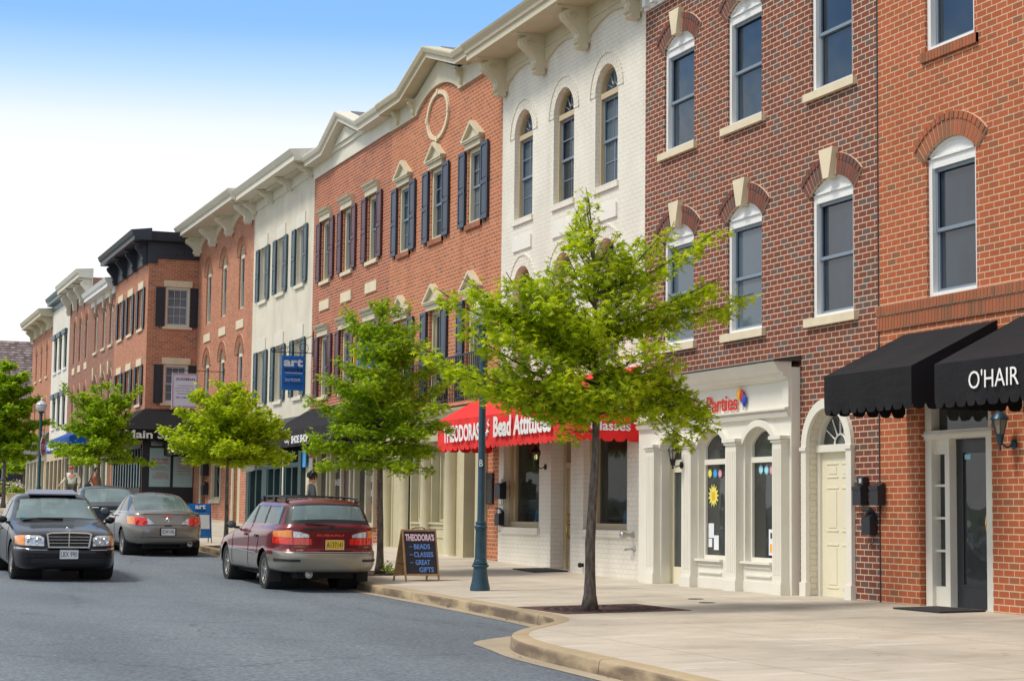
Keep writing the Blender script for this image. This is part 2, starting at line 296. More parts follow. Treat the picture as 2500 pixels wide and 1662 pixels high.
# ---------------------------------------------------------------- mesh builder
class MB:
    def __init__(s): s.v = []; s.f = []; s.m = []; s.uv = None
    def poly(s, pts, mi=0):
        b = len(s.v); s.v += [tuple(p) for p in pts]; s.f.append(tuple(range(b, b + len(pts)))); s.m.append(mi)
    def quad(s, a, b, c, d, mi=0): s.poly((a, b, c, d), mi)
    def box(s, x0, x1, y0, y1, z0, z1, mi=0, bev=0):
        b = len(s.v)
        s.v += [(x, y, z) for x in (x0, x1) for y in (y0, y1) for z in (z0, z1)]
        for f in ((0, 1, 3, 2), (4, 6, 7, 5), (0, 4, 5, 1), (2, 3, 7, 6), (0, 2, 6, 4), (1, 5, 7, 3)): s.f.append(tuple(b + i for i in f)); s.m.append(mi)
        return s
    def prism(s, pts, vec, mi=0):      # closed 3D polygon swept along vec
        n = len(pts); b = len(s.v); vx, vy, vz = vec
        s.v += [tuple(p) for p in pts] + [(p[0] + vx, p[1] + vy, p[2] + vz) for p in pts]
        s.f.append(tuple(range(b + n - 1, b - 1, -1))); s.m.append(mi); s.f.append(tuple(range(b + n, b + 2 * n))); s.m.append(mi)
        for i in range(n):
            j = (i + 1) % n; s.f.append((b + i, b + j, b + n + j, b + n + i)); s.m.append(mi)
        return s
    def py(s, prof, y0, y1, mi=0): return s.prism([(x, y0, z) for x, z in prof], (0, y1 - y0, 0), mi)   # (x,z) profile along y
    def px(s, prof, x0, x1, mi=0): return s.prism([(x0, y, z) for y, z in prof], (x1 - x0, 0, 0), mi)   # (y,z) outline along x
    def tube(s, pts, rad, n=8, mi=0, cap=True):
        pts = [Vector(p) for p in pts]; k = len(pts)
        if not hasattr(rad, '__len__'): rad = [rad] * k
        b = len(s.v); up = None
        for i, p in enumerate(pts):
            t = (pts[min(i + 1, k - 1)] - pts[max(i - 1, 0)]).normalized()
            if up is None: up = Vector((0, 0, 1)) if abs(t.z) < .9 else Vector((1, 0, 0))
            u = t.cross(up).normalized(); w = u.cross(t).normalized(); up = w if abs(w.length) > .1 else up
            for j in range(n):
                a = 2 * math.pi * j / n; q = p + (u * math.cos(a) + w * math.sin(a)) * rad[i]; s.v.append(tuple(q))
        for i in range(k - 1):
            for j in range(n):
                j2 = (j + 1) % n; s.f.append((b + i * n + j, b + i * n + j2, b + (i + 1) * n + j2, b + (i + 1) * n + j)); s.m.append(mi)
        if cap:
            s.f.append(tuple(b + j for j in range(n))[::-1]); s.m.append(mi); s.f.append(tuple(b + (k - 1) * n + j for j in range(n))); s.m.append(mi)
        return s
    def lathe(s, prof, cx, cy, cz, n=20, mi=0, axis='z', flute=0, cap=True):
        b = len(s.v); k = len(prof)
        for r, h in prof:
            for j in range(n):
                a = 2 * math.pi * j / n; rr = r * (1 - (flute if j % 2 else 0))
                c, d = rr * math.cos(a), rr * math.sin(a)
                s.v.append((cx + c, cy + d, cz + h) if axis == 'z' else (cx + h, cy + c, cz + d) if axis == 'x' else (cx + c, cy + h, cz + d))
        for i in range(k - 1):
            for j in range(n):
                j2 = (j + 1) % n; s.f.append((b + i * n + j, b + i * n + j2, b + (i + 1) * n + j2, b + (i + 1) * n + j)); s.m.append(mi)
        if cap: s.f.append(tuple(b + j for j in range(n))[::-1]); s.m.append(mi); s.f.append(tuple(b + (k - 1) * n + j for j in range(n))); s.m.append(mi)
        return s
    def build(s, name, mats, parent=None, smooth=False, recalc=True, mod=None, ang=None):
        me = bpy.data.meshes.new(name); me.from_pydata(s.v, [], s.f)
        if isinstance(mats, str): mats = [mats]
        for m in mats: me.materials.append(MATS[m])
        me.polygons.foreach_set('material_index', s.m)
        if recalc:
            bm = bmesh.new(); bm.from_mesh(me); bmesh.ops.recalc_face_normals(bm, faces=bm.faces[:]); bm.to_mesh(me); bm.free()
        if smooth: me.polygons.foreach_set('use_smooth', [True] * len(me.polygons))
        me.update()
        if smooth and ang: me.set_sharp_from_angle(angle=math.radians(ang))
        o = bpy.data.objects.new(name, me); C.objects.link(o)
        if parent is not None: attach(o, parent)
        return o
def world_loc(p):
    m = Matrix.Translation(p.location) @ p.rotation_euler.to_matrix().to_4x4()
    return m if p.parent is None else world_loc(p.parent) @ p.matrix_parent_inverse @ m
def attach(o, p):
    o.parent = p; o.matrix_parent_inverse = world_loc(p).inverted()
def thing(name, label, cat, loc=(0, 0, 0), group=None):
    o = bpy.data.objects.new(name, None); C.objects.link(o); o.location = loc; o.empty_display_size = .2
    return tag(o, label, cat, group)
def tag(o, label=None, cat=None, group=None, kind=None):
    if label: o['label'] = label
    if cat: o['category'] = cat
    if group: o['group'] = group
    if kind: o['kind'] = kind
    return o
def text(s, origin, w, h, u, v, mat, parent, name='lettering', bold=.0, shear=0., ext=.004, align='l'):
    """letters fitted to a w x h box whose lower left corner is origin; u = reading direction, v = up"""
    cu = bpy.data.curves.new('t', 'FONT'); cu.body = s; cu.size = 1; cu.offset = bold; cu.shear = shear; cu.extrude = .02; cu.resolution_u = 3; cu.space_line = .95
    if align == 'c': cu.align_x = 'CENTER'
    o = bpy.data.objects.new('t', cu); C.objects.link(o); dg = bpy.context.evaluated_depsgraph_get(); dg.update()
    me = bpy.data.meshes.new_from_object(o.evaluated_get(dg)); bpy.data.objects.remove(o); bpy.data.curves.remove(cu)
    n = len(me.vertices); co = np.empty(n * 3); me.vertices.foreach_get('co', co); co = co.reshape(-1, 3)
    mn = co.min(0); mxx = co.max(0); q = (co - mn) / np.maximum(mxx - mn, 1e-6)
    u = np.array(Vector(u).normalized()); v = np.array(Vector(v).normalized()); nn = np.cross(u, v); o0 = np.array(origin)
    wv = o0 + q[:, :1] * w * u + q[:, 1:2] * h * v + q[:, 2:3] * ext * nn
    me.vertices.foreach_set('co', wv.ravel()); me.materials.clear(); me.materials.append(MATS[mat]); me.update()
    me.name = name; ob = bpy.data.objects.new(name, me); C.objects.link(ob)
    if parent is not None: attach(ob, parent)
    return ob
FU = (0, -1, 0); ZU = (0, 0, 1)    # writing on street-facing walls reads towards the camera end of the street
def gz(y): return .23 + .0235 * max(0., y - 29.5)       # pavement height at the wall line
# ---------------------------------------------------------------- street surfaces
KP = [(5.9, -40), (5.95, 8), (6.1, 11), (6.25, 13.2), (6.33, 15), (6.38, 16.3), (6.5, 17.2), (6.75, 18.0), (7.15, 18.65), (7.65, 19.15), (7.95, 19.6), (8.12, 20.2), (8.2, 21.3), (8.35, 23.2), (8.5, 26), (8.65, 29.5), (8.75, 36), (8.8, 50), (8.8, 58), (8.6, 60.5), (7.9, 62.5), (7.4, 64), (7.3, 68), (7.3, 75), (7.3, 110), (7.3, 170)]
KP = np.array(KP)
_kyy = np.concatenate([np.linspace(-40, 8, 12), np.linspace(8.4, 30, 90), np.linspace(30.5, 60, 50), np.linspace(60.3, 66, 20), np.linspace(68, 170, 40)])
def kx(y): return float(np.interp(y, KP[:, 1], KP[:, 0]))
_kxx = np.array([kx(y) for y in _kyy]); _k = np.ones(5) / 5
_kxs = _kxx.copy(); _kxs[2:-2] = np.convolve(_kxx, _k, 'valid')
def kx(y): return float(np.interp(y, _kyy, _kxs))
def sz(x, y): return gz(y) - .02 * (13 - x)              # pavement surface
def rz(x, y): return sz(kx(y), y) - .13 + .005 * min(kx(y) - x, 7) - .005 * max(0, kx(y) - x - 7)
def sheet(name, mat, xa, xb, zf, ys, nx=6, kind='structure'):
    v = []; f = []
    for y in ys:
        a, b = xa(y), xb(y)
        for i in range(nx + 1):
            x = a + (b - a) * i / nx; v.append((x, y, zf(x, y)))
    for j in range(len(ys) - 1):
        for i in range(nx):
            p = j * (nx + 1) + i; f.append((p, p + 1, p + nx + 2, p + nx + 1))
    mb = MB(); mb.v = v; mb.f = f; mb.m = [0] * len(f); o = mb.build(name, mat, recalc=False, smooth=True)
    return tag(o, kind=kind)
ys_ = list(_kyy)
sheet('ground', 'grass_ground', lambda y: -500, lambda y: 500, lambda x, y: gz(min(y, 170)) - .9, [-60, 0, 29, 170, 600, 1500], 4)
sheet('road', 'asphalt', lambda y: -7.2, lambda y: kx(y) - .02, lambda x, y: rz(x, y), ys_, 8)
sheet('gutter', 'gutter_concrete', lambda y: kx(y) - (.20 + .30 * math.exp(-((y - 18.5) / .7) ** 2)), lambda y: kx(y) + .01, lambda x, y: rz(x, y) + .005, ys_, 3)
sheet('pavement', 'sidewalk_concrete', lambda y: kx(y) + .17, lambda y: 14.2, lambda x, y: sz(x, y) + .001, ys_, 8)
def kerb(name, prof, fx, fz):
    v = []; f = []; n = len(prof)
    P = [Vector((fx(y), y)) for y in ys_]
    for j, y in enumerate(ys_):
        t = (P[min(j + 1, len(P) - 1)] - P[max(0, j - 1)]).normalized(); nn = Vector((t.y, -t.x))
        for d, h in prof:
            q = P[j] + nn * d; v.append((q.x, q.y, fz(y) + h))
    for j in range(len(ys_) - 1):
        for i in range(n - 1):
            p = j * n + i; f.append((p, p + 1, p + n + 1, p + n))
    mb = MB(); mb.v = v; mb.f = f; mb.m = [0] * len(f); return tag(mb.build(name, 'kerb_concrete', recalc=True, smooth=True, ang=50), kind='structure')
kerb('kerb', [(-.015, -.16), (0, -.03), (.008, -.012), (.03, .0), (.175, .004)], kx, lambda y: sz(kx(y), y) + .002)
# far side of the street
sheet('far_side_pavement', 'sidewalk_concrete', lambda y: -11.5, lambda y: -7.1, lambda x, y: rz(-7, y) + .14, [-40, 8, 29.5, 100, 170], 3)
mb = MB()
for a, b in ((-40, 8), (8, 29.5), (29.5, 100), (100, 170)):
    mb.quad((-7.1, a, rz(-7, a) + .141), (-7.1, b, rz(-7, b) + .141), (-7.1, b, rz(-7, b) - .1), (-7.1, a, rz(-7, a) - .1))
tag(mb.build('far_side_kerb', 'kerb_concrete'), kind='structure')
# ---------------------------------------------------------------- facade machinery
def arc(y0, y1, zs, rise, n=14):
    if rise <= 0: return [(y0, zs), (y1, zs)]
    w = (y1 - y0) / 2; r = (w * w + rise * rise) / (2 * rise); cz = zs + rise - r; cy = (y0 + y1) / 2; a = math.asin(min(1, w / r))
    if rise > w * .999: a = math.pi / 2
    return [(cy + r * math.sin(-a + 2 * a * i / n), cz + r * math.cos(-a + 2 * a * i / n)) for i in range(n + 1)]
def band(mb, FX, y0, y1, z0, z1, cols=(), dep=.28, mi=0, mr=None):
    mr = mi if mr is None else mr; y = y0
    for c0, c1, ops in sorted(cols):
        mb.quad((FX, y, z0), (FX, c0, z0), (FX, c0, z1), (FX, y, z1), mi); low = [(c0, z0), (c1, z0)]
        for zb, zs, rise in ops:
            if len(low) == 2 and low[0][1] < zb - 1e-6: mb.quad((FX, c0, low[0][1]), (FX, c1, low[0][1]), (FX, c1, zb), (FX, c0, zb), mi)
            elif len(low) > 2:
                for p, q in zip(low, low[1:]): mb.quad((FX, p[0], p[1]), (FX, q[0], q[1]), (FX, q[0], zb), (FX, p[0], zb), mi)
            A = arc(c0, c1, zs, rise)
            for yy in (c0, c1): mb.quad((FX, yy, zb), (FX + dep, yy, zb), (FX + dep, yy, zs), (FX, yy, zs), mr)
            mb.quad((FX, c0, zb), (FX, c1, zb), (FX + dep, c1, zb), (FX + dep, c0, zb), mr)
            for p, q in zip(A, A[1:]): mb.quad((FX, *p), (FX, *q), (FX + dep, *q), (FX + dep, *p), mr)
            low = A
        for p, q in zip(low, low[1:]): mb.quad((FX, p[0], p[1]), (FX, q[0], q[1]), (FX, q[0], z1), (FX, p[0], z1), mi)
        y = c1
    mb.quad((FX, y, z0), (FX, y1, z0), (FX, y1, z1), (FX, y, z1), mi)
def shell(mb, FX, y0, y1, z0, z1, deep=11, mi=0, left=True, right=True, back=True, roof=1):
    X = FX + deep
    if left: mb.quad((FX, y1, z0), (X, y1, z0), (X, y1, z1), (FX, y1, z1), mi)
    if right: mb.quad((FX, y0, z0), (X, y0, z0), (X, y0, z1), (FX, y0, z1), mi)
    if back: mb.quad((X, y0, z0), (X, y1, z0), (X, y1, z1), (X, y0, z1), mi)
    mb.quad((FX, y0, z1 - .02), (FX, y1, z1 - .02), (X, y1, z1 - .02), (X, y0, z1 - .02), roof)
def ring_seg(mb, x0, x1, A_in, A_out, mi=0):
    for (a, b), (c, d) in zip(zip(A_in, A_in[1:]), zip(A_out, A_out[1:])): mb.prism([(x0, *a), (x0, *b), (x0, *d), (x0, *c)], (x1 - x0, 0, 0), mi)
def voussoirs(y0, y1, zs, rise, FX, mat, parent, rings=(.0, .21, .30), n=15, gap=None, name='brick_arch', flare=.05, proud=.03):
    mb = MB(); w = (y1 - y0) / 2; r = (w * w + rise * rise) / (2 * rise); cz = zs + rise - r; cy = (y0 + y1) / 2; a = min(math.pi / 2, math.asin(min(1, (w + flare) / (r + .0)))) if rise < w * .99 else math.pi / 2
    for k in range(len(rings) - 1):
        ra, rb = r + rings[k] + .003, r + rings[k + 1] - .006
        for i in range(n):
            t0 = -a + 2 * a * (i + .09) / n; t1 = -a + 2 * a * (i + .91) / n
            if gap and abs((t0 + t1) / 2) < gap: continue
            P = [(cy + q * math.sin(t), cz + q * math.cos(t)) for q, t in ((ra, t0), (rb, t0), (rb, t1), (ra, t1))]
            mb.px(P, FX - proud - .015 * k, FX + .02, 0)
    P0 = [(cy + (r) * math.sin(t), cz + (r) * math.cos(t)) for t in np.linspace(-a, a, 16)]; P1 = [(cy + (r + rings[-1]) * math.sin(t), cz + (r + rings[-1]) * math.cos(t)) for t in np.linspace(-a, a, 16)]
    ring_seg(mb, FX - proud + .006, FX + .02, P0, P1, 1)
    o = mb.build(name, [mat, 'mortar' if 'white' not in mat else mat], parent); return o
def window(b, FX, y0, y1, z0, zs, rise=0, frame='white_paint', sash='sash_grey', pane=None, rd=.07, fw=.075, grid=(0, 0), fan=0, headboard=False, split=True, sill=None, sillz=(.11, .05, .06)):
    """one window: frame (the part), with sashes, panes and sill as sub-parts"""
    pane = pane or ['window_glass', 'window_glass', 'window_glass_blinds', 'window_glass', 'window_glass_curtain'][int((y0 * 3.7 + z0 * 1.9)) % 5]
    xf = FX + rd; zt = zs - (.05 if rise and not fan else 0)
    mb = MB(); m = 0
    top = zs if not fan else zs
    mb.box(xf - .03, xf + .08, y0, y0 + fw, z0, zs); mb.box(xf - .03, xf + .08, y1 - fw, y1, z0, zs); mb.box(xf - .032, xf + .08, y0 + fw, y1 - fw, z0, z0 + .06)
    if rise and not fan:      # solid arched head board with a groove
        mb.px([(y0 + .001, zs - .13)] + [(y, z - .002) for y, z in arc(y0 + .001, y1 - .001, zs, rise)] + [(y1 - .001, zs - .13)], xf - .02, xf + .06)
        mb.box(xf - .045, xf - .015, y0 + .01, y1 - .01, zs - .015, zs + .012); zt = zs - .13
        if True:
            I = [(y, z - .035) for y, z in arc(y0 + .03, y1 - .03, zs, rise)]; O = [(y, z - .003) for y, z in arc(y0 + .002, y1 - .002, zs, rise)]; ring_seg(mb, xf - .045, xf - .015, I, O)
    elif fan:
        mb.box(xf - .04, xf + .08, y0 + fw, y1 - fw, zs - .05, zs + .05); zt = zs - .05
        I = arc(y0 + fw, y1 - fw, zs, (y1 - y0) / 2 - fw if rise > (y1 - y0) * .45 else rise - fw); O = arc(y0, y1, zs, rise); ring_seg(mb, xf - .03, xf + .08, I, O)
    else:
        mb.box(xf - .031, xf + .08, y0 + fw, y1 - fw, zs - fw, zs); zt = zs - fw
    w = mb.build('window', frame, b)
    ya, yb, za, zb = y0 + fw, y1 - fw, z0 + .06, zt; zm = (za + zb) / 2
    mb = MB(); s = .045
    if split:
        for (u0, u1, xo) in ((za, zm + .02, .045), (zm - .02, zb, .02)):
            mb.box(xf + xo, xf + xo + .03, ya, ya + s, u0, u1); mb.box(xf + xo, xf + xo + .03, yb - s, yb, u0, u1); mb.box(xf + xo - .002, xf + xo + .028, ya + s, yb - s, u0, u0 + s); mb.box(xf + xo - .002, xf + xo + .028, ya + s, yb - s, u1 - s, u1)
            if grid[0]:
                for i in range(1, grid[0]): yy = ya + s + (yb - ya - 2 * s) * i / grid[0]; mb.box(xf + xo + .006, xf + xo + .024, yy - .009, yy + .009, u0 + s, u1 - s)
                for i in range(1, grid[1]): zz = u0 + s + (u1 - u0 - 2 * s) * i / grid[1]; mb.box(xf + xo + .008, xf + xo + .022, ya + s, yb - s, zz - .009, zz + .009)
    else:
        mb.box(xf + .03, xf + .06, ya, ya + s, za, zb); mb.box(xf + .03, xf + .06, yb - s, yb, za, zb); mb.box(xf + .028, xf + .058, ya + s, yb - s, za, za + s); mb.box(xf + .028, xf + .058, ya + s, yb - s, zb - s, zb)
    if fan:
        cy = (y0 + y1) / 2; R = (y1 - y0) / 2 - fw; rr = rise - fw
        for k in range(1, 6):
            a = math.pi * k / 6; mb.tube([(xf + .04, cy - math.cos(a) * R * .3, zs + .05 + math.sin(a) * rr * .3), (xf + .04, cy - math.cos(a) * R, zs + .05 + math.sin(a) * (rr - .05))], .011, 4)
        mb.tube([(xf + .04, cy - math.cos(a) * R * .3, zs + .05 + math.sin(a) * rr * .3) for a in np.linspace(0, math.pi, 9)], .014, 4)
    attach_to = mb.build('sash', sash, w)
    mb = MB(); xg = xf + .066; P = [(ya, za)] + ([(yb, za), (yb, zb), (ya, zb)] if not fan else [(yb, za)] + [(y, z) for y, z in reversed(arc(ya, yb, zs, rise - fw))])
    mb.poly([(xg, y, z) for y, z in P]); mb.build('pane', pane, w)
    if sill:
        h, ov, pr = sillz; MB().box(FX - pr, xf + .02, y0 - ov, y1 + ov, z0 - h, z0 + .002).build('sill', sill, w)
    return w
def shutter(b, FX, y0, y1, z0, z1, mat):
    mb = MB(); mb.box(FX - .05, FX - .022, y0, y1, z0, z1); s = .05; zm = z0 + (z1 - z0) * .48
    for za, zb in ((z0, z0 + .09), (zm - .045, zm + .045), (z1 - .07, z1)): mb.box(FX - .066, FX - .049, y0, y1, za, zb)
    for ya, yb in ((y0, y0 + s), (y1 - s, y1)): mb.box(FX - .0665, FX - .049, ya, yb, z0, z1)
    for za, zb in ((z0 + .13, zm - .085), (zm + .085, z1 - .11)): mb.box(FX - .06, FX - .049, y0 + s + .03, y1 - s - .03, za, zb)
    mb.box(FX - .03, FX + .01, (y0 + y1) / 2 - .01, (y0 + y1) / 2 + .01, z0 - .06, z0 + .02)
    return mb.build('shutter', mat, b)
def bracket(b, FX, y, ztop, zbot, proj, w, mat, name='bracket'):
    """scrolled cornice bracket: S-shaped side outline swept across its width"""
    H = ztop - zbot; P = []
    pts = [(0, 0), (.22, .0), (.30, .05), (.27, .11), (.34, .15), (.36, .20), (.31, .25), (.33, .34), (.42, .45), (.60, .58), (.74, .68), (.80, .78), (.76, .86), (.62, .90), (.66, .93), (.95, .95), (1, 1), (0, 1)]
    P = [(FX - proj * a, zbot + H * c) for a, c in pts]
    mb = MB(); mb.py(P, y - w / 2, y + w / 2)
    mb.py([(FX - proj * a * 1.04, zbot + H * c) for a, c in pts[3:13]] + [(FX, zbot + H * .8), (FX, zbot + H * .12)], y - w / 5, y + w / 5)
    mb.tube([(FX - proj * .48 + proj * .17 * math.cos(t) * (1 - t / 14), y - w / 2 - .008, zbot + H * .76 + H * .09 * math.sin(t) * (1 - t / 14)) for t in np.linspace(0, 9, 18)], .010, 4)
    return mb.build(name, mat, b)
def crown(mb, FX, y0, y1, prof, mi=0): mb.py([(FX - a, z) for a, z in prof], y0, y1, mi)
def scallop_frieze(FX, y0, y1, zb, za, zt, brks, hw, th=.05):
    """frieze board between brackets whose lower edge is a row of arches"""
    mb = MB(); ys = [y0] + brks + [y1]; ys = sorted(brks)
    for a, b in zip(ys, ys[1:]):
        A = arc(a + hw, b - hw, zb + (za - zb) * .35, (za - zb) * .65, 12)
        P = [(a + hw, zb)] + A + [(b - hw, zb)]
        mb.px([(a, zt), (a, zb), (a + hw, zb)] + A + [(b - hw, zb), (b, zb), (b, zt)], FX - th, FX + .01)
    if ys[0] - y0 > .01: mb.box(FX - th, FX + .01, y0, ys[0], zb, zt)
    if y1 - ys[-1] > .01: mb.box(FX - th, FX + .01, ys[-1], y1, zb, zt)
    return mb
def townhouse(label, y0, y1, FX=13., group='brick townhouses along the street'):
    return thing('townhouse', label, 'townhouse', (FX + 5, (y0 + y1) / 2, gz((y0 + y1) / 2)), group)
def pedestal_pil(mb, x0, x1, y0, y1, z0, z1, base=.2, cap=.1):
    mb.box(x0, x1, y0, y1, z0, z1); mb.box(x0 - .025, x1, y0 - .025, y1 + .025, z0, z0 + base); mb.box(x0 - .012, x1, y0 - .012, y1 + .012, z0 + base, z0 + base + .03)
    mb.box(x0 - .02, x1, y0 - .02, y1 + .02, z1 - cap * .9, z1 - cap * .55); mb.box(x0 - .04, x1, y0 - .04, y1 + .04, z1 - cap * .5, z1 + .001)
    n = 5; w = (y1 - y0)
    for i in range(n): yy = y0 + w * (i + 1) / (n + 1); mb.box(x0 - .006, x0 + .002, yy - w * .045, yy + w * .045, z0 + base + .12, z1 - cap - .08)

# ================================================================ B1  nearest, orange brick, hair salon
b = townhouse('nearest orange brick townhouse at right edge, hair salon below with white framed black glass door', 7.5, 21.04)
mb = MB(); cu = [(15.55, 16.63), (18.85, 19.92), (12.3, 13.4)]
band(mb, 13, 7.5, 21.04, 3.0, 11.2, [(a, c, [(4.04, 5.79, .2), (7.15, 8.95, .2)]) for a, c in cu])
band(mb, 13, 7.5, 21.04, -.1, 3.0, [(18.6, 20.14, [(.15, 2.98, 0)]), (11.2, 12.8, [(.15, 2.9, 0)])], dep=.30)
shell(mb, 13, 7.5, 21.04, -.1, 11.2); mb.build('wall', ['orange_brick', 'roof_dark'], b)
for a, c in cu:
    for z0, zs in ((4.04, 5.79), (7.15, 8.95)):
        w = window(b, 13, a, c, z0, zs, .2, pane='window_glass', sillz=(.0, 0, 0)); voussoirs(a, c, zs, .2, 13, 'voussoir_orange', w, n=17)
    mb = MB(); [mb.box(12.96, 13.05, yy, yy + .055, 7.02, 7.145) for yy in np.arange(a - .08, c + .05, .068)]; mb.box(12.967, 13.04, a - .08, c + .05, 7.025, 7.14, 1); mb.build('brick_sill', ['voussoir_orange', 'mortar'], b)
mb = MB()
for k, (zz, xp) in enumerate(((3.92, .05), (3.73, .03))):
    for yy in np.arange(7.5, 21.0, .071): mb.box(13 - xp, 13.02, yy, yy + .058, zz, zz + (.115 if k == 0 else .17))
    mb.box(13 - xp + .007, 13.015, 7.5, 21.04, zz - .008, zz + (.12 if k == 0 else .178), 1)
mb.build('soldier_course', ['voussoir_orange', 'mortar'], b)
mb = MB(); crown(mb, 13, 7.5, 21.04, [(0, 11.0), (.05, 11.0), (.1, 11.3), (.5, 11.5), (.55, 11.8), (0, 11.85)]); mb.build('cornice', 'white_paint', b)
# window ledge things on the second floor
tag(MB().box(13.24, 13.40, 18.92, 19.6, 4.12, 4.38).build('cardboard_box', 'tan_trim'), 'tan cardboard box on the sill inside the window above the hair salon door', 'box')
for i, (yy, hh) in enumerate(((19.5, .24), (19.36, .26), (19.2, .25))):
    mb = MB(); mb.lathe([(.05, 0), (.056, .02), (.056, hh * .72), (.02, hh * .86), (.012, hh * .9), (.012, hh + .09)], 13.32, yy, 4.385, 12); mb.box(13.25, 13.325, yy - .012, yy + .012, 4.385 + hh + .07, 4.385 + hh + .085)
    tag(mb.build('pump_bottle', 'cyan_light', smooth=True, ang=40), ['leftmost of the three pale blue pump bottles behind the window above the salon', 'middle pale blue pump bottle behind the window above the salon', 'rightmost of the three pale blue pump bottles behind the window above the salon'][i], 'bottle', group='pump bottles on the upstairs window sill')
# entrance
fr = MB(); X = 13.08
fr.box(X, X + .16, 18.62, 18.78, .2, 2.96); fr.box(X, X + .16, 19.98, 20.12, .2, 2.96); fr.box(X - .005, X + .155, 18.78, 19.98, 2.88, 2.96); fr.box(X - .02, X + .155, 18.62, 20.12, 2.28, 2.39); fr.box(X - .035, X + .12, 18.6, 20.14, 2.325, 2.355)
fr.box(X + .02, X + .17, 19.62, 19.72, .2, 2.28); fr.box(X + .02, X + .13, 18.78, 18.86, .2, 2.28); fr.box(X + .05, X + .15, 19.72, 19.98, .2, .48); fr.box(X + .05, X + .15, 19.72, 19.98, 2.1, 2.28)
for z in (.9, 1.3, 1.7): fr.box(X + .055, X + .12, 19.72, 19.98, z, z + .03)
d = fr.build('entrance_frame', 'warm_white_trim', b)
mb = MB(); mb.quad((X + .13, 19.72, .48), (X + .13, 19.98, .48), (X + .13, 19.98, 2.1), (X + .13, 19.72, 2.1)); mb.quad((X + .12, 18.78, 2.39), (X + .12, 19.98, 2.39), (X + .12, 19.98, 2.88), (X + .12, 18.78, 2.88)); mb.build('pane', 'shop_glass', d)
mb = MB(); mb.box(13.2, 13.25, 18.86, 19.62, .24, .50); mb.box(13.2, 13.25, 18.86, 19.62, 2.13, 2.28); mb.box(13.2, 13.25, 18.86, 18.99, .5, 2.13); mb.box(13.2, 13.25, 19.48, 19.62, .5, 2.13)
for a, c, e, f in ((18.99, 19.48, .50, .52), (18.99, 19.48, 2.11, 2.13)): mb.box(13.19, 13.2, a, c, e, f)
d = mb.build('door', 'door_black', b); mb = MB(); mb.quad((13.22, 18.99, .5), (13.22, 19.48, .5), (13.22, 19.48, 2.13), (13.22, 18.99, 2.13)); mb.build('pane', 'shop_glass', d)
mb = MB(); mb.tube([(13.2, 18.93, 1.38), (13.15, 18.93, 1.36), (13.14, 18.93, 1.25), (13.16, 18.93, 1.13), (13.2, 18.93, 1.12)], .011, 8); mb.build('handle', 'brass', d, smooth=True)
mb = MB(); mb.box(13.215, 13.219, 19.34, 19.46, 2.03, 2.09); mb.build('sticker', 'sticker_cyan', d)

# ================================================================ B2  dark mixed brick, party shop
b2 = townhouse('three storey dark red mixed brick townhouse with keystones and a white party shop front', 21.04, 28.35)
b = b2; mb = MB(); cu = [(21.67, 22.79), (24.24, 25.35), (26.50, 27.62)]
band(mb, 13.0, 21.045, 28.35, 3.0, 9.8, [(a, c, [(4.04, 5.78, .2), (7.22, 8.94, .2)]) for a, c in cu])
band(mb, 13.0, 21.045, 28.35, -.1, 3.0, [(21.80, 22.86, [(.1, 2.26, .53)]), (23.3, 28.2, [(.1, 2.9, 0)])], dep=.2, mr=2)
shell(mb, 13, 21.045, 28.35, -.1, 9.8); mb.build('wall', ['dark_mixed_brick', 'roof_dark', 'cream_painted_brick'], b)
for i, (a, c) in enumerate(cu):
    for j, (z0, zs) in enumerate(((4.04, 5.78), (7.22, 8.94))):
        w = window(b, 13, a, c, z0, zs, .2, pane='window_glass_blinds' if (j == 0 and i > 0) else 'window_glass', sill='limestone', sillz=(.11, .12, .07))
        voussoirs(a, c, zs, .2, 13, 'voussoir_dark', w, n=18, gap=.13)
        cy = (a + c) / 2; mb = MB(); mb.px([(cy - .075, zs + .15), (cy + .075, zs + .15), (cy + .19, zs + .56), (cy - .19, zs + .56)], 12.90, 13.02); mb.build('keystone', 'limestone', w)
mb = MB(); crown(mb, 13, 21.045, 28.35, [(0, 9.78), (.04, 9.78), (.04, 10.0), (.07, 10.0), (.07, 10.12), (.34, 10.16), (.36, 10.30), (.44, 10.42), (0, 10.44)])
for yy in np.arange(21.2, 28.3, .30): mb.box(12.86, 12.97, yy, yy + .11, 9.82, 9.97); mb.box(12.82, 12.97, yy + .02, yy + .09, 9.97, 10.11)
mb.build('cornice', 'white_paint', b)
# party shop front
FXs = 12.86; mb = MB(); zf = lambda y: .2
band(mb, FXs, 23.12, 28.24, .1, 2.80, [(23.56, 24.50, [(.66, 2.36, .24)]), (25.06, 26.02, [(.66, 2.36, .24)]), (26.50, 27.36, [(.15, 2.36, .24)])], dep=.15)
mb.quad((FXs, 23.12, 0), (13.1, 23.12, 0), (13.1, 23.12, 3.4), (FXs, 23.12, 3.4)); mb.quad((FXs, 28.24, 0), (13.1, 28.24, 0), (13.1, 28.24, 3.4), (FXs, 28.24, 3.4))
mb.quad((FXs, 23.12, 2.80), (FXs, 28.24, 2.80), (FXs, 28.24, 3.5), (FXs, 23.12, 3.5)); mb.quad((FXs, 23.12, 3.42), (FXs, 28.24, 3.42), (13.1, 28.24, 3.42), (13.1, 23.12, 3.42))
sf = mb.build('shop_front', 'warm_white_trim', b)
mb = MB()
for a, c in ((23.2, 23.46), (24.56, 24.90), (26.06, 26.38), (27.40, 27.72)): pedestal_pil(mb, 12.74, FXs + .01, a, c, .18, 2.44)
crown(mb, FXs, 23.13, 28.23, [(-.01, 2.70), (.05, 2.71), (.07, 2.76), (.04, 2.79), (.10, 2.81), (.10, 2.83), (-.01, 2.84)])
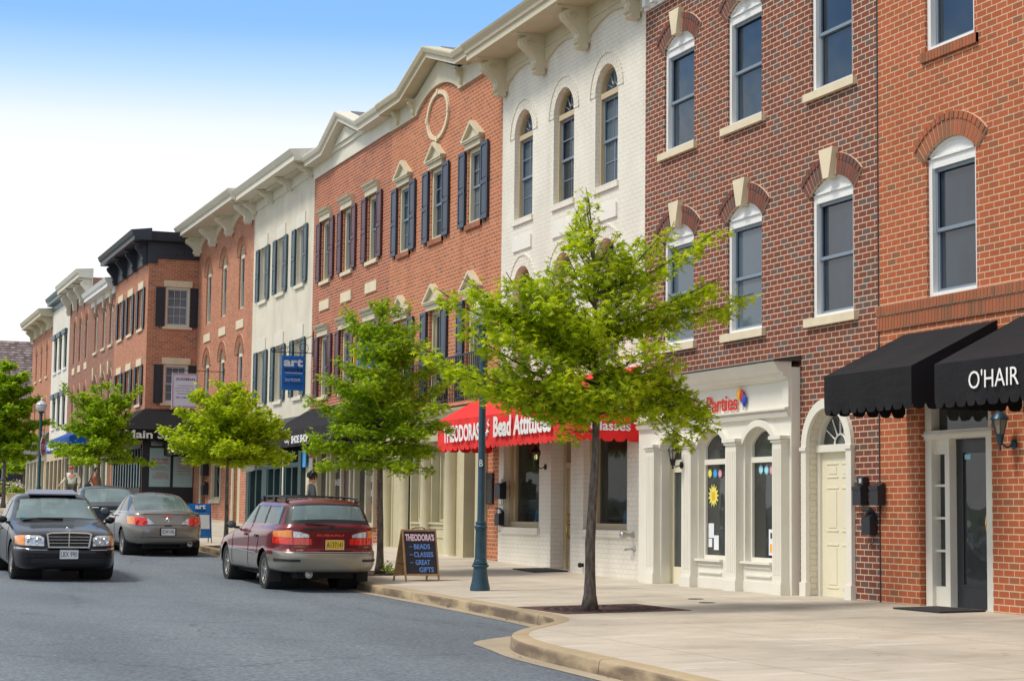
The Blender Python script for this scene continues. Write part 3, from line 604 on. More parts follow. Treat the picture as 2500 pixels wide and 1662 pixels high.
crown(mb, FXs, 23.13, 28.23, [(-.01, 3.22), (.03, 3.22), (.05, 3.25), (.12, 3.27), (.13, 3.32), (.20, 3.35), (.26, 3.45), (.28, 3.47), (-.01, 3.48)])
mb.box(12.82, FXs + .01, 23.13, 23.30, 2.84, 3.22); mb.box(12.82, FXs + .01, 28.06, 28.23, 2.84, 3.22)
for a, c, q in ((23.66, 24.56, 0), (25.2, 26.1, 0)):
    for z in (.58, .46): mb.box(12.835, FXs + .01, a + .03, c - .1, z - .012, z + .012)
    mb.box(12.80, FXs + .01, a, c, .63, .665); mb.box(12.845, FXs + .01, a - .1, c + .1, .2, .38)
for a, c in ((23.56, 24.50), (25.06, 26.02), (26.50, 27.36)):
    ring_seg(mb, 12.81, FXs + .01, arc(a, c, 2.36, .24), arc(a - .09, c + .09, 2.36, .34))
mb.build('trim', 'warm_white_trim', sf)
for k, (a, c) in enumerate(((23.56, 24.50), (25.06, 26.02))):
    mb = MB(); xf = FXs + .09; mb.box(xf, xf + .06, a, a + .05, .66, 2.36); mb.box(xf, xf + .06, c - .05, c, .66, 2.36); mb.box(xf - .01, xf + .06, a + .05, c - .05, .66, .72); mb.box(xf - .015, xf + .06, a + .05, c - .05, 2.09, 2.17)
    ring_seg(mb, xf, xf + .06, arc(a + .05, c - .05, 2.36, .19), arc(a, c, 2.36, .24)); w = mb.build('window', 'warm_white_trim', b)
    mb = MB(); mb.poly([(xf + .04, a + .03, .7), (xf + .04, c - .03, .7)] + [(xf + .04, y, z) for y, z in reversed(arc(a + .03, c - .03, 2.36, .21))]); mb.build('pane', 'shop_glass', w)
    def star(y, z, r, mat, n=11):
        mb = MB(); mb.px([(y + (r if i % 2 else r * .62) * math.cos(math.pi * i / n), z + (r if i % 2 else r * .62) * math.sin(math.pi * i / n)) for i in range(2 * n)], xf + .030, xf + .034); return mb.build('star_decal', mat, w)
    if k == 1: star(25.88, 1.96, .075, 'sticker_yellow'); star(25.70, 1.955, .08, 'sticker_blue'); star(25.54, 1.95, .07, 'sticker_pink'); star(25.76, 1.62, .18, 'sticker_yellow', 13); MB().box(xf + .026, xf + .03, 25.71, 25.81, 1.56, 1.68).build('sun_face', 'balloon_yellow', w)
    if k == 0: star(24.24, 1.99, .075, 'sticker_cyan'); star(24.07, 1.98, .075, 'sticker_cyan'); star(23.92, 1.975, .07, 'sticker_pink')
    pp = [(25.74, 25.92, .98, 1.20), (25.58, 25.74, .80, 1.02), (25.80, 25.92, .84, .97)] if k else [(23.84, 24.0, .76, 1.13)]
    for p in pp: MB().box(xf + .03, xf + .034, *p).build('notice', 'paper_white', w)
    if not k: MB().box(xf + .026, xf + .03, 23.88, 23.96, .8, .92).build('notice_picture', 'sticker_orange', w); MB().box(xf + .026, xf + .03, 23.89, 23.95, 1.0, 1.08).build('notice_picture', 'lettering_dark', w)
d = MB(); d.box(13.06, 13.11, 26.7, 26.84, .22, 2.12); d.box(13.06, 13.11, 27.32, 27.5, .22, 2.12); d.box(13.059, 13.11, 26.84, 27.32, .22, .5); d.box(13.059, 13.11, 26.84, 27.32, 2.0, 2.12); d.box(13.05, 13.11, 26.6, 27.6, 2.12, 2.2)
d.quad((13.10, 26.5, .1), (13.10, 27.9, .1), (13.10, 27.9, 2.8), (13.10, 26.5, 2.8)); d.quad((12.99, 27.38, .1), (13.12, 27.38, .1), (13.12, 27.38, 2.7), (12.99, 27.38, 2.7))
dd = d.build('door', 'door_cream', b); mb = MB(); mb.quad((13.085, 26.84, .5), (13.085, 27.32, .5), (13.085, 27.32, 2.0), (13.085, 26.84, 2.0)); mb.poly([(13.085, 26.72, 2.2), (13.085, 27.48, 2.2)] + [(13.085, y, z) for y, z in reversed(arc(26.72, 27.48, 2.3, .28))]); mb.build('pane', 'shop_glass', dd)
rf = MB(); rf.py([(12.56, 3.482), (12.57, 3.50), (13.0, 3.57), (13.0, 3.482)], 23.08, 28.3); rf.build('shop_roof', 'metal_roof', b)
text('Art', (12.83, 26.68, 2.88), .40, .24, FU, ZU, 'lettering_red', sf, 'lettering', bold=.01, ext=.01)
text('&', (12.83, 26.18, 2.90), .13, .16, FU, ZU, 'lettering_red', sf, 'lettering', bold=.01, ext=.01)
text('Parties', (12.83, 25.68, 2.87), 1.0, .24, FU, ZU, 'lettering_red', sf, 'lettering', bold=.01, ext=.01)
for m_, yy, zz in (('balloon_yellow', 24.63, 3.11), ('balloon_red', 24.54, 3.075), ('balloon_blue', 24.46, 3.0)):
    mb = MB(); mb.lathe([(.002, -.10), (.035, -.085), (.064, -.03), (.068, .02), (.05, .07), (.002, .09)], 12.825, yy, zz, 12); o = mb.build('balloon_emblem', m_, sf, smooth=True); 
    for v in o.data.vertices: v.co.x = 12.825 + (v.co.x - 12.825) * .3
mb = MB(); [mb.tube([(12.835, 24.54, 2.98), (12.835, 24.52 - .02 * i, 2.93), (12.835, 24.53 - .015 * i, 2.86)], .002, 4) for i in range(3)]; mb.build('balloon_string', 'lettering_dark', sf)
# arched side door
mb = MB(); ring_seg(mb, 12.94, 12.998, arc(21.80, 22.86, 2.26, .53, 20), arc(21.66, 23.0, 2.26, .66, 20))
for a, c in ((21.66, 21.80), (22.86, 23.0)): mb.box(12.94, 12.998, a, c, .2, 2.26); mb.box(12.92, 12.997, a - .015, c + .015, .2, .42); mb.box(12.92, 12.997, a - .015, c + .015, 2.22, 2.27)
mb.box(13.12, 13.24, 21.80, 21.86, .2, 2.26); mb.box(13.12, 13.24, 22.80, 22.86, .2, 2.26); mb.box(13.09, 13.24, 21.8, 22.86, 2.2, 2.30); ring_seg(mb, 13.12, 13.24, arc(21.86, 22.80, 2.28, .46, 20), arc(21.80, 22.86, 2.26, .53, 20))
w = mb.build('door_surround', 'warm_white_trim', b)
mb = MB(); cy = 22.32
for k in range(1, 6): a = math.pi * k / 6; mb.tube([(13.17, cy - math.cos(a) * .15, 2.3 + math.sin(a) * .14), (13.17, cy - math.cos(a) * .42, 2.3 + math.sin(a) * .40)], .012, 4)
mb.tube([(13.17, cy - math.cos(a) * .15, 2.3 + math.sin(a) * .14) for a in np.linspace(0, math.pi, 10)], .015, 4); mb.build('fanlight_bar', 'white_paint', w)
mb = MB(); mb.poly([(13.19, y, z) for y, z in arc(21.86, 22.80, 2.28, .46)]); mb.build('pane', 'shop_glass', w)
mb = MB(); mb.box(13.16, 13.20, 21.86, 22.80, .22, 2.2)
for ya, yb in ((21.96, 22.26), (22.36, 22.66)):
    for za, zb in ((1.85, 2.05), (1.12, 1.72), (.35, .95)):
        mb.box(13.15, 13.161, ya, yb, za, za + .02); mb.box(13.15, 13.161, ya, yb, zb - .02, zb); mb.box(13.152, 13.161, ya + .04, yb - .04, za + .05, zb - .05)
dd = mb.build('door', 'door_cream', b); mb = MB(); mb.tube([(13.16, 21.95, 1.14), (13.10, 21.95, 1.14), (13.10, 22.04, 1.13), (13.11, 22.08, 1.115)], .011, 6); mb.build('handle', 'steel', dd, smooth=True)
mb = MB(); mb.box(12.992, 13.015, 21.03, 21.055, .2, 11.0); mb.build('expansion_joint', 'lettering_black', b)

# ================================================================ B3  white painted brick, big bracketed cornice
b3 = townhouse('white painted brick townhouse with tall arched windows and a cream scroll bracketed cornice', 28.35, 35.3)
b = b3; mb = MB(); cu = [(29.5, 30.5), (31.5, 32.5), (33.6, 34.6)]
band(mb, 13, 28.355, 35.3, 2.9, 10.7, [(a, c, [(3.95, 5.65, .5), (7.1, 8.76, .5)]) for a, c in cu], dep=.24)
band(mb, 13, 28.355, 35.3, -.1, 2.9, [(29.02, 30.92, [(1.05, 2.75, 0)]), (31.52, 32.48, [(.1, 2.75, 0)]), (33.08, 35.02, [(1.05, 2.75, 0)])], dep=.40)
shell(mb, 13, 28.355, 35.3, -.1, 10.7); mb.build('wall', ['white_painted_brick', 'roof_dark'], b)
for a, c in cu:
    for z0, zs in ((3.95, 5.65), (7.1, 8.76)):
        w = window(b, 13, a, c, z0, zs, .5, frame='tan_trim', sash='sash_grey', rd=.12, fw=.055, grid=(2, 2), fan=1, sill='white_painted_brick', sillz=(.11, .05, .04))
        voussoirs(a, c, zs, .5, 13, 'white_painted_brick', w, n=24, rings=(.0, .20, .25), proud=.012)
    mb = MB(); mb.box(12.965, 13.02, a, c, 6.47, 6.72); mb.build('stone_panel', 'wall_white', b)
mb = scallop_frieze(13, 28.36, 35.29, 9.82, 10.14, 10.5, [28.6, 30.87, 33.0, 35.12], .14)
crown(mb, 13, 28.0, 35.5, [(0, 10.48), (.74, 10.48), (.74, 10.60), (.78, 10.62), (.79, 10.68), (.86, 10.76), (.88, 10.80), (0, 10.95)])
mb.box(12.93, 13.0, 28.36, 35.29, 10.22, 10.26); mb.build('cornice', 'khaki_trim' if 0 else 'beige_trim', b)
for y in (28.62, 30.87, 33.0, 35.14): bracket(b, 13 - .04, y, 10.48, 9.72, .62, .24, 'beige_trim')
for a, c in ((29.02, 30.92), (33.08, 35.02)):
    mb = MB(); xf = 13.18
    mb.box(xf - .06, xf + .1, a, a + .09, 1.05, 2.75); mb.box(xf - .06, xf + .1, c - .09, c, 1.05, 2.75); mb.box(xf - .065, xf + .1, a + .09, c - .09, 1.05, 1.16); mb.box(xf, xf + .1, a + .09, a + .2, 1.16, 2.75); mb.box(xf, xf + .1, c - .2, c - .09, 1.16, 2.75); mb.box(xf - .06, xf + .1, a + .09, c - .09, 2.68, 2.75)
    w = mb.build('shop_window', 'tan_trim', b); mb = MB(); mb.quad((xf + .06, a + .1, 1.1), (xf + .06, c - .1, 1.1), (xf + .06, c - .1, 2.7), (xf + .06, a + .1, 2.7)); mb.build('pane', 'shop_glass_clear', w)
    MB().box(12.95, 13.2, a - .04, c + .04, .93, 1.05).build('sill', 'white_painted_brick', w)
    mb = MB(); mb.box(xf + .12, xf + 1.6, a + .02, c - .02, .4, 1.0, 0); mb.quad((xf + 1.6, a - .5, .4), (xf + 1.6, c + .5, .4), (xf + 1.6, c + .5, 2.9), (xf + 1.6, a - .5, 2.9)); mb.build('display_platform', 'tan_trim', w)
rr = random.Random(3); cnt = 0
for a, c in ((29.3, 30.4), (33.5, 34.6)):
    for k in range(4):
        y = a + (c - a) * (k + .4) / 4; r = .11 + .03 * rr.random(); x = 13.48 + .12 * rr.random(); h = .34 + .1 * rr.random(); cnt += 1
        mb = MB(); mb.lathe([(r * .7, 0), (r, .05), (r * 1.05, h * .55), (r * .85, h), (r * .8, h * .98), (r * .2, h * .3)], x, y, 1.0, 14); mb.tube([(x, y - r * .8, 1.0 + h), (x, y - r * .5, 1.12 + h), (x, y, 1.17 + h), (x, y + r * .5, 1.12 + h), (x, y + r * .8, 1.0 + h)], .012, 6)
        o = mb.build('basket_bag', ['paper_white', 'tan_trim', 'seat_cloth', 'cyan_light'][k], smooth=True, ang=50)
        tag(o, '%s woven bag on display in the %s window of the bead shop' % (['white', 'tan', 'grey', 'pale blue'][k], 'right' if a < 31 else 'left'), 'bag', group='bags in the bead shop windows')
mb = MB(); X = 13.3; mb.box(X - .05, X + .1, 31.52, 31.66, .2, 2.75); mb.box(X - .05, X + .1, 32.34, 32.48, .2, 2.75); mb.box(X - .055, X + .1, 31.66, 32.34, 2.16, 2.27); mb.box(X - .055, X + .1, 31.66, 32.34, 2.66, 2.75)
w = mb.build('door_frame', 'tan_trim', b); mb = MB(); mb.quad((X + .04, 31.66, 2.27), (X + .04, 32.34, 2.27), (X + .04, 32.34, 2.66), (X + .04, 31.66, 2.66)); mb.build('pane', 'shop_glass', w)
mb = MB(); mb.box(X, X + .05, 31.66, 31.78, .24, 2.16); mb.box(X, X + .05, 32.2, 32.34, .24, 2.16); mb.box(X, X + .05, 31.78, 32.2, 2.0, 2.16); mb.box(X, X + .05, 31.78, 32.2, .24, .95); mb.box(X - .008, X + .01, 31.82, 32.16, .36, .82)
dd = mb.build('door', 'tan_trim', b); mb = MB(); mb.quad((X + .02, 31.78, .95), (X + .02, 32.2, .95), (X + .02, 32.2, 2.0), (X + .02, 31.78, 2.0)); mb.build('pane', 'shop_glass', dd)
MB().box(X + .008, X + .014, 31.84, 31.98, 1.0, 1.32).build('notice', 'paper_white', dd)
mb = MB(); mb.tube([(X, 32.27, 1.32), (X - .05, 32.27, 1.30), (X - .05, 32.27, 1.2), (X, 32.27, 1.18)], .012, 6); mb.tube([(X, 32.27, 1.14), (X - .055, 32.27, 1.1), (X - .06, 32.27, .95), (X, 32.27, .86)], .014, 6); mb.build('handle', 'brass', dd, smooth=True)
mb = MB(); mb.lathe([(.05, .0), (.05, -.03), (.03, -.04), (.03, -.14), (.055, -.15), (.06, -.22), (.04, -.24)], 13.0, 28.75, .98, 14, axis='x'); tag(mb.build('standpipe', 'steel', smooth=True, ang=40), 'round fire department standpipe cap on the white wall right of the bead shop', 'standpipe')
mb = MB(); mb.tube([(13, 28.7, .74), (12.93, 28.7, .75), (12.9, 28.76, .74), (12.9, 28.86, .73)], .02, 7); mb.lathe([(.04, 0), (.04, -.02), (.02, -.03)], 13, 28.7, .74, 10, axis='x'); tag(mb.build('wall_tap', 'steel', smooth=True), 'small metal wall tap just below the standpipe on the white wall', 'tap')
mb = MB(); mb.lathe([(.035, 0), (.035, -.04), (.045, -.05), (.04, -.09), (.01, -.1)], 13, 30.9, .42, 12, axis='x'); tag(mb.build('wall_vent', 'black_metal', smooth=True), 'small black vent low on the white wall behind the nearest tree', 'vent')

# ================================================================ B4  salmon brick with gable and oval
b4 = townhouse('salmon brick townhouse with an oval ring and a low cream gable between pedimented windows', 35.3, 43.1)
b = b4; mb = MB(); cs = [36.98, 39.52, 41.95]; cu = [(c - .43, c + .43) for c in cs]
band(mb, 13, 35.305, 43.1, 2.9, 11.0, [(a, c, [(3.62, 5.82, 0), (7.42, 9.03, 0)]) for a, c in cu], dep=.2)
band(mb, 13, 35.305, 43.1, -.1, 2.9, [(35.95, 42.6, [(.1, 2.88, 0)])], dep=.05)
shell(mb, 13, 35.305, 43.1, -.1, 11.0); mb.build('wall', ['salmon_brick', 'roof_dark'], b)
for i, (a, c) in enumerate(cu):
    for j, (z0, zs) in enumerate(((3.62, 5.82), (7.42, 9.03))):
        w = window(b, 13, a, c, z0, zs, 0, frame='khaki_trim' if j == 0 else 'beige_trim', sash='sash_grey' if j else 'beige_trim', rd=.06 if j else .1, fw=.09, grid=(2, 2) if j else (0, 0), split=bool(j))
        if j: mb = MB(); [mb.box(12.95, 13.05, yy, yy + .055, 7.30, 7.415) for yy in np.arange(a - .06, c + .04, .068)]; mb.box(12.957, 13.04, a - .06, c + .04, 7.305, 7.41, 1); mb.build('sill', ['voussoir_salmon', 'mortar'], w)
        mb = MB(); zz = zs; cy = (a + c) / 2; h = .78
        mb.box(12.93, 13.02, a - .06, c + .06, zz, zz + .12); mb.box(12.88, 13.02, a - .12, c + .12, zz + .12, zz + .16); mb.box(12.86, 13.02, a - .15, c + .15, zz + .16, zz + .19)
        mb.px([(a - .06, zz + .19), (c + .06, zz + .19), (cy, zz + .50)], 12.94, 13.02)
        for s_ in (1, -1): mb.px([(cy, zz + .50), (cy, zz + .58), (cy + s_ * (.60), zz + .21), (cy + s_ * .60, zz + .19), (cy + s_ * .50, zz + .19)], 12.86, 13.01)
        mb.build('pediment', 'beige_trim', w)
        z1 = zs + .02; zlo = z0 + (.03 if j == 0 else .0)
        shutter(b, 13, c + .08, c + .50, zlo - .02, z1 - .02, 'navy_shutter'); shutter(b, 13, a - .50, a - .08, zlo - .02, z1 - .02, 'navy_shutter')
A = [(39.48 + .78 * math.cos(t), 10.21 + .56 * math.sin(t)) for t in np.linspace(0, 2 * math.pi, 41)]; B_ = [(39.48 + .68 * math.cos(t), 10.21 + .47 * math.sin(t)) for t in np.linspace(0, 2 * math.pi, 41)]
mb = MB(); ring_seg(mb, 12.95, 13.02, B_, A)
for t in range(4): y, z = 39.48 + .75 * math.cos(t * math.pi / 2), 10.21 + .54 * math.sin(t * math.pi / 2); mb.box(12.935, 13.02, y - .05, y + .05, z - .06, z + .06)
mb.build('oval_ring', 'limestone', b)
mb = MB(); P = [(35.31, 10.5)] + [(38.0, 10.5)] + arc(38.05, 40.95, 10.56, .34, 16) + [(41.0, 10.5), (43.09, 10.5), (43.09, 10.95), (41.0, 10.95), (39.45, 11.45), (37.9, 10.95), (35.31, 10.95)]
mb.px(P, 12.94, 13.02)
def crown_path(mb, path, prof, FX=13, mi=0):      # crown moulding following a (y,z) polyline on the wall plane
    n = len(prof)
    for (ya, za), (yb, zb) in zip(path, path[1:]):
        mb.v += [(FX - p, ya, za + h) for p, h in prof] + [(FX - p, yb, zb + h) for p, h in prof]; k = len(mb.v) - 2 * n
        for i in range(n): j = (i + 1) % n; mb.f.append((k + i, k + j, k + n + j, k + n + i)); mb.m.append(mi)
        mb.f.append(tuple(range(k, k + n))); mb.m.append(mi); mb.f.append(tuple(range(k + n, k + 2 * n))); mb.m.append(mi)
CP = [(0, 0), (.34, 0), (.34, .10), (.40, .13), (.44, .22), (.44, .25), (0, .27)]
crown_path(mb, [(35.31, 10.9), (37.45, 10.9), (39.45, 11.5), (41.45, 10.9), (43.09, 10.9)], CP); mb.build('cornice', 'beige_trim', b)
for y in (36.4, 37.75, 41.15, 42.4): bracket(b, 12.95, y, 10.9, 10.55, .22, .12, 'beige_trim')
mb = MB(); mb.px([(37.5, 11.1), (41.4, 11.1), (39.45, 11.79)], 13.02, 18.5); mb.build('gable_roof', 'metal_roof', b)
# ground floor shop front with columns
b = b4; X = 12.82; g0 = .30
mb = MB(); mb.box(X, 13.04, 40.52, 42.55, .3, 3.0); mb.box(X, 13.04, 37.98, 40.52, .3, 1.1)
mb.box(X, 13.04, 39.44, 39.48, 1.1, 3.0)
for a, c in ((39.02, 39.42),): mb.box(X, 13.04, a, c, 1.1, 3.0)
mb.box(X, 13.3, 36.9, 37.98, .3, 3.0); mb.box(X, 13.3, 35.98, 36.2, .3, 3.0); mb.box(X - .03, X + .01, 40.55, 42.5, .3, .5)
for z in (.98, .78): mb.box(X - .02, X + .01, 38.0, 40.5, z, z + .03)
mb.box(X - .05, 13.0, 38.0, 40.5, 1.07, 1.11)
for yy in (41.2, 41.9): mb.box(X - .02, X + .01, yy - .02, yy + .02, .5, 3.0)
sf = mb.build('shop_front', 'khaki_trim', b)
mb = MB(); crown(mb, 13, 35.7, 42.9, [(0, 2.86), (.22, 2.86), (.24, 3.0), (.2, 3.02), (.2, 3.28), (.3, 3.32), (.32, 3.4), (.40, 3.44), (.42, 3.50), (0, 3.52)]); mb.build('entablature', 'khaki_trim', sf)
for yy, r in ((39.22, .14), (40.74, .15), (37.52, .16), (42.2, .15)):
    mb = MB(); mb.lathe([(r * 1.35, 0), (r * 1.35, .06), (r * 1.15, .1), (r, .15), (r * .93, 2.4), (r * 1.1, 2.44), (r * 1.15, 2.5), (r * 1.3, 2.54), (r * 1.3, 2.56)], X - .06, yy, .32, 18); mb.build('column', 'khaki_trim', sf, smooth=True, ang=40)
for a, c in ((38.0, 38.98), (39.5, 40.5)): 
    w = window(b, X, a, c, 1.12, 2.86, 0, frame='khaki_trim', sash='khaki_trim', pane='window_glass_blinds', rd=.20, fw=.06, split=False)
mb = MB(); X2 = 13.2; mb.box(X2, X2 + .05, 36.28, 36.98, .38, 2.36, 0)
for ya, yb in ((36.34, 36.60), (36.68, 36.92)):
    for za, zb in ((2.0, 2.26), (1.2, 1.85), (.5, 1.05)): mb.box(X2 - .01, X2 + .01, ya, yb, za, zb)
dd = mb.build('door', 'door_brown', b); mb = MB(); mb.tube([(X2, 36.92, 1.35), (X2 - .06, 36.92, 1.33), (X2 - .06, 36.88, 1.22), (X2, 36.92, 1.2)], .014, 6); mb.build('handle', 'steel', dd)
mb = MB(); mb.box(X2, X2 + .06, 36.2, 36.98, 2.36, 2.46); mb.quad((X2 + .03, 36.2, 2.46), (X2 + .03, 36.98, 2.46), (X2 + .03, 36.98, 2.9), (X2 + .03, 36.2, 2.9)); mb.build('transom', 'khaki_trim', dd)
# balcony
bl = MB(); bl.box(12.62, 13.0, 35.45, 43.0, 3.54, 3.62); o = bl.build('balcony_floor', 'salmon_brick', b)
mb = MB(); mb.box(12.63, 12.66, 35.45, 43.0, 4.56, 4.60); mb.box(12.63, 12.66, 35.45, 43.0, 3.68, 3.70)
for yy in np.arange(35.45, 43.0, .115): mb.box(12.637, 12.653, yy, yy + .016, 3.62, 4.56)
for yy in (35.45, 37.95, 40.45, 42.97): mb.box(12.625, 12.665, yy, yy + .035, 3.62, 4.66)
mb.box(12.66, 13.0, 35.45, 35.48, 4.56, 4.6); mb.box(12.66, 13.0, 42.97, 43.0, 4.56, 4.6); mb.build('balcony_railing', 'black_metal', b)

# ================================================================ B5  rust brick, maroon shutters
b5 = townhouse('rust brick townhouse with maroon shutters, cream crown cornice and shoe shop below', 43.1, 50.45)
b = b5; mb = MB(); cs = [44.62, 46.93, 49.10]; cu = [(c - .42, c + .42) for c in cs]
band(mb, 13, 43.105, 50.45, 3.2, 11.0, [(a, c, [(4.40, 6.05, 0), (7.55, 9.22, 0)]) for a, c in cu], dep=.2)
band(mb, 13, 43.105, 50.45, -.1, 3.2, [(43.85, 49.4, [(1.05, 3.0, 0)])], dep=.2); shell(mb, 13, 43.105, 50.45, -.1, 11.0); mb.build('wall', ['rust_brick', 'roof_dark'], b)
for a, c in cu:
    for z0, zs in ((4.40, 6.05), (7.55, 9.22)):
        w = window(b, 13, a, c, z0, zs, 0, frame='beige_trim', rd=.08, fw=.1, grid=(0, 0), sill='limestone', sillz=(.09, .1, .06), pane='window_glass_pale' if z0 < 5 else 'window_glass')
        mb = MB(); mb.py([(13.02, zs), (12.93, zs), (12.93, zs + .13), (12.90, zs + .15), (12.89, zs + .2), (12.84, zs + .24), (12.82, zs + .29), (13.02, zs + .29)], a - .12, c + .12); mb.build('lintel', 'beige_trim', w)
        shutter(b, 13, c + .06, c + .46, z0 + .02, zs, 'maroon_shutter'); shutter(b, 13, a - .46, a - .06, z0 + .02, zs, 'maroon_shutter')
    MB().box(12.965, 13.02, (a + c) / 2 - .5, (a + c) / 2 + .5, 6.76, 7.02).build('stone_panel', 'limestone', b)
mb = MB(); mb.box(12.95, 13.02, 43.11, 50.44, 10.53, 10.95); crown_path(mb, [(43.11, 10.88), (45.0, 10.88), (46.9, 11.5), (48.6, 10.88), (50.44, 10.88)], CP); mb.px([(44.9, 10.9), (48.8, 10.9), (46.9, 11.55)], 12.90, 13.0)
I = [(45.9, 11.05), (46.9, 11.36), (47.8, 11.05)]; mb.px([(45.85, 11.02), (47.9, 11.02), (46.9, 11.38)], 12.85, 12.9); mb.build('cornice', 'cream_paint', b)
mb = MB(); mb.px([(45.0, 11.1), (48.7, 11.1), (46.9, 11.79)], 13.02, 18.5); mb.build('gable_roof', 'metal_roof', b)
mb = MB(); mb.box(12.92, 13.1, 43.85, 49.4, .95, 1.06); mb.box(12.92, 13.1, 43.85, 49.4, 2.9, 3.0)
for yy in (43.85, 44.5, 45.55, 45.95, 46.8, 47.85, 48.2, 49.3): mb.box(12.92, 13.1, yy, yy + .13, 1.06, 2.9)
sf = mb.build('shop_front', 'beige_trim', b); mb = MB(); mb.quad((13.06, 43.85, 1.0), (13.06, 49.4, 1.0), (13.06, 49.4, 2.95), (13.06, 43.85, 2.95)); mb.build('pane', 'shop_glass', sf)
mb = MB(); mb.box(13.0, 13.05, 46.08, 46.8, .6, 2.7); mb.build('door', 'maroon_shutter', sf)
for yy in (44.0, 44.65, 47.0, 48.35, 44.2):
    for zz in (1.35, 1.7, 2.05, 2.35): MB().box(13.045, 13.055, yy + .03, yy + .32, zz, zz + .16).build('shoe_poster', 'orange_cloth' if (zz * 10) % 2 > 1 else 'lettering_white', sf)
text('SHOES', (13.03, 47.8, 2.0), .5, .16, FU, ZU, 'lettering_white', sf)

# ================================================================ B6  cream painted brick, teal shutters
b6 = townhouse('cream painted brick townhouse with teal shutters and a dark green shop front', 50.45, 57.95)
b = b6; mb = MB(); cs = [51.93, 54.28, 56.55]; cu = [(c - .45, c + .45) for c in cs]
band(mb, 13, 50.455, 57.95, 3.4, 11.0, [(a, c, [(4.55, 6.2, 0), (7.76, 9.42, 0)]) for a, c in cu], dep=.25)
band(mb, 13, 50.455, 57.95, -.1, 3.4, [(50.8, 57.7, [(.1, 3.3, 0)])], dep=.1); shell(mb, 13, 50.455, 57.95, -.1, 11.0); mb.build('wall', ['cream_painted_brick', 'roof_dark'], b)
for a, c in cu:
    for z0, zs in ((4.55, 6.2), (7.76, 9.42)):
        w = window(b, 13, a, c, z0, zs, 0, frame='cream_paint', pane='window_glass', rd=.13, fw=.05, grid=(2, 2), sill='cream_paint', sillz=(.1, .1, .06)); MB().box(12.97, 13.02, a - .1, c + .1, zs, zs + .38).build('lintel', 'cream_paint', w)
        shutter(b, 13, c + .03, c + .42, z0 + .02, zs, 'teal_shutter'); shutter(b, 13, a - .42, a - .03, z0 + .02, zs, 'teal_shutter')
mb = MB(); mb.box(12.96, 13.02, 50.46, 57.94, 10.70, 11.05); mb.box(12.94, 13.02, 50.46, 57.94, 10.74, 10.77); crown(mb, 13, 50.3, 58.0, [(0, 11.03), (.66, 11.03), (.66, 11.16), (.70, 11.2), (.78, 11.34), (0, 11.42)])
for yy in np.arange(50.6, 57.9, .22): mb.box(12.72, 12.96, yy, yy + .1, 10.97, 11.03)
mb.build('cornice', 'cream_paint', b)
for y in (50.7, 53.1, 55.45, 57.75): bracket(b, 12.96, y, 11.0, 10.64, .5, .14, 'cream_paint')
mb = MB(); X = 12.86
mb.box(X, 13.05, 50.8, 51.1, .4, 3.2); mb.box(X, 13.05, 57.3, 57.7, .4, 3.2); mb.box(X, 13.05, 55.4, 57.3, .4, 1.1)
for a, c in ((51.1, 52.7), (53.2, 54.9), (55.5, 57.3)):
    for yy in (a, c - .12, (a + c) / 2 - .06): mb.box(X + .02, 13.05, yy, yy + .12, .5, 3.2)
    mb.box(X + .01, 13.05, a, c, 2.55, 2.68)
mb.box(X, 13.05, 54.9, 55.5, .4, 3.2); mb.box(X, 13.05, 52.7, 52.85, .4, 3.2); sf = mb.build('shop_front', 'dark_green_paint', b)
mb = MB(); mb.quad((13.02, 50.8, .4), (13.02, 57.7, .4), (13.02, 57.7, 3.2), (13.02, 50.8, 3.2)); mb.build('pane', 'shop_glass', sf)
mb = MB(); mb.box(12.9, 13.06, 52.86, 53.14, .7, 3.0); mb.build('pier', 'cream_paint', sf)
mb = MB(); crown(mb, 13, 50.6, 57.9, [(0, 3.15), (.25, 3.15), (.25, 3.55), (.55, 3.62), (.6, 3.7), (0, 4.0)]); mb.build('shop_canopy', 'black_paint', sf)

# ================================================================ B7  brick, round arched windows
b7 = townhouse('pale orange brick townhouse with three narrow round arched windows per floor beside the corner block', 57.95, 66.9)
b = b7; mb = MB(); cu = [(59.3, 60.08), (62.05, 62.85), (64.6, 65.42)]
band(mb, 13, 57.955, 66.9, 3.4, 11.1, [(a, c, [(4.75, 6.33, .42), (7.83, 9.54, .42)]) for a, c in cu], dep=.25)
band(mb, 13, 57.955, 66.9, -.1, 3.4, [(59.2, 60.05, [(.1, 2.95, 0)]), (62.2, 63.75, [(1.65, 3.0, 0)]), (64.7, 65.3, [(.1, 3.1, 0)])], dep=.2); shell(mb, 13, 57.955, 66.9, -.1, 11.1); mb.build('wall', ['pale_orange_brick', 'roof_dark'], b)
for a, c in cu:
    for z0, zs in ((4.75, 6.33), (7.83, 9.54)):
        w = window(b, 13, a, c, z0, zs, .42, frame='cream_paint', sash='sash_tealish', pane='window_glass', rd=.09, fw=.06, fan=1); voussoirs(a, c, zs, .42, 13, 'voussoir_salmon', w, n=20, rings=(0, .2, .27))
    MB().box(12.965, 13.02, (a + c) / 2 - .55, (a + c) / 2 + .55, 7.19, 7.47).build('stone_panel', 'limestone', b)
mb = scallop_frieze(13, 57.96, 66.89, 10.5, 10.92, 11.1, [58.3, 61.2, 63.9, 66.6], .16); crown(mb, 13, 57.8, 66.95, [(0, 11.08), (.80, 11.08), (.80, 11.2), (.86, 11.24), (.95, 11.38), (.95, 11.42), (0, 11.5)]); mb.build('cornice', 'cream_paint', b)
for y in (58.3, 61.2, 63.9, 66.6): bracket(b, 12.96, y, 11.08, 10.4, .7, .26, 'cream_paint')
window(b, 13, 62.2, 63.75, 1.67, 3.0, 0, frame='beige_trim', sash='beige_trim', rd=.03, fw=.14, split=False, sill='beige_trim')
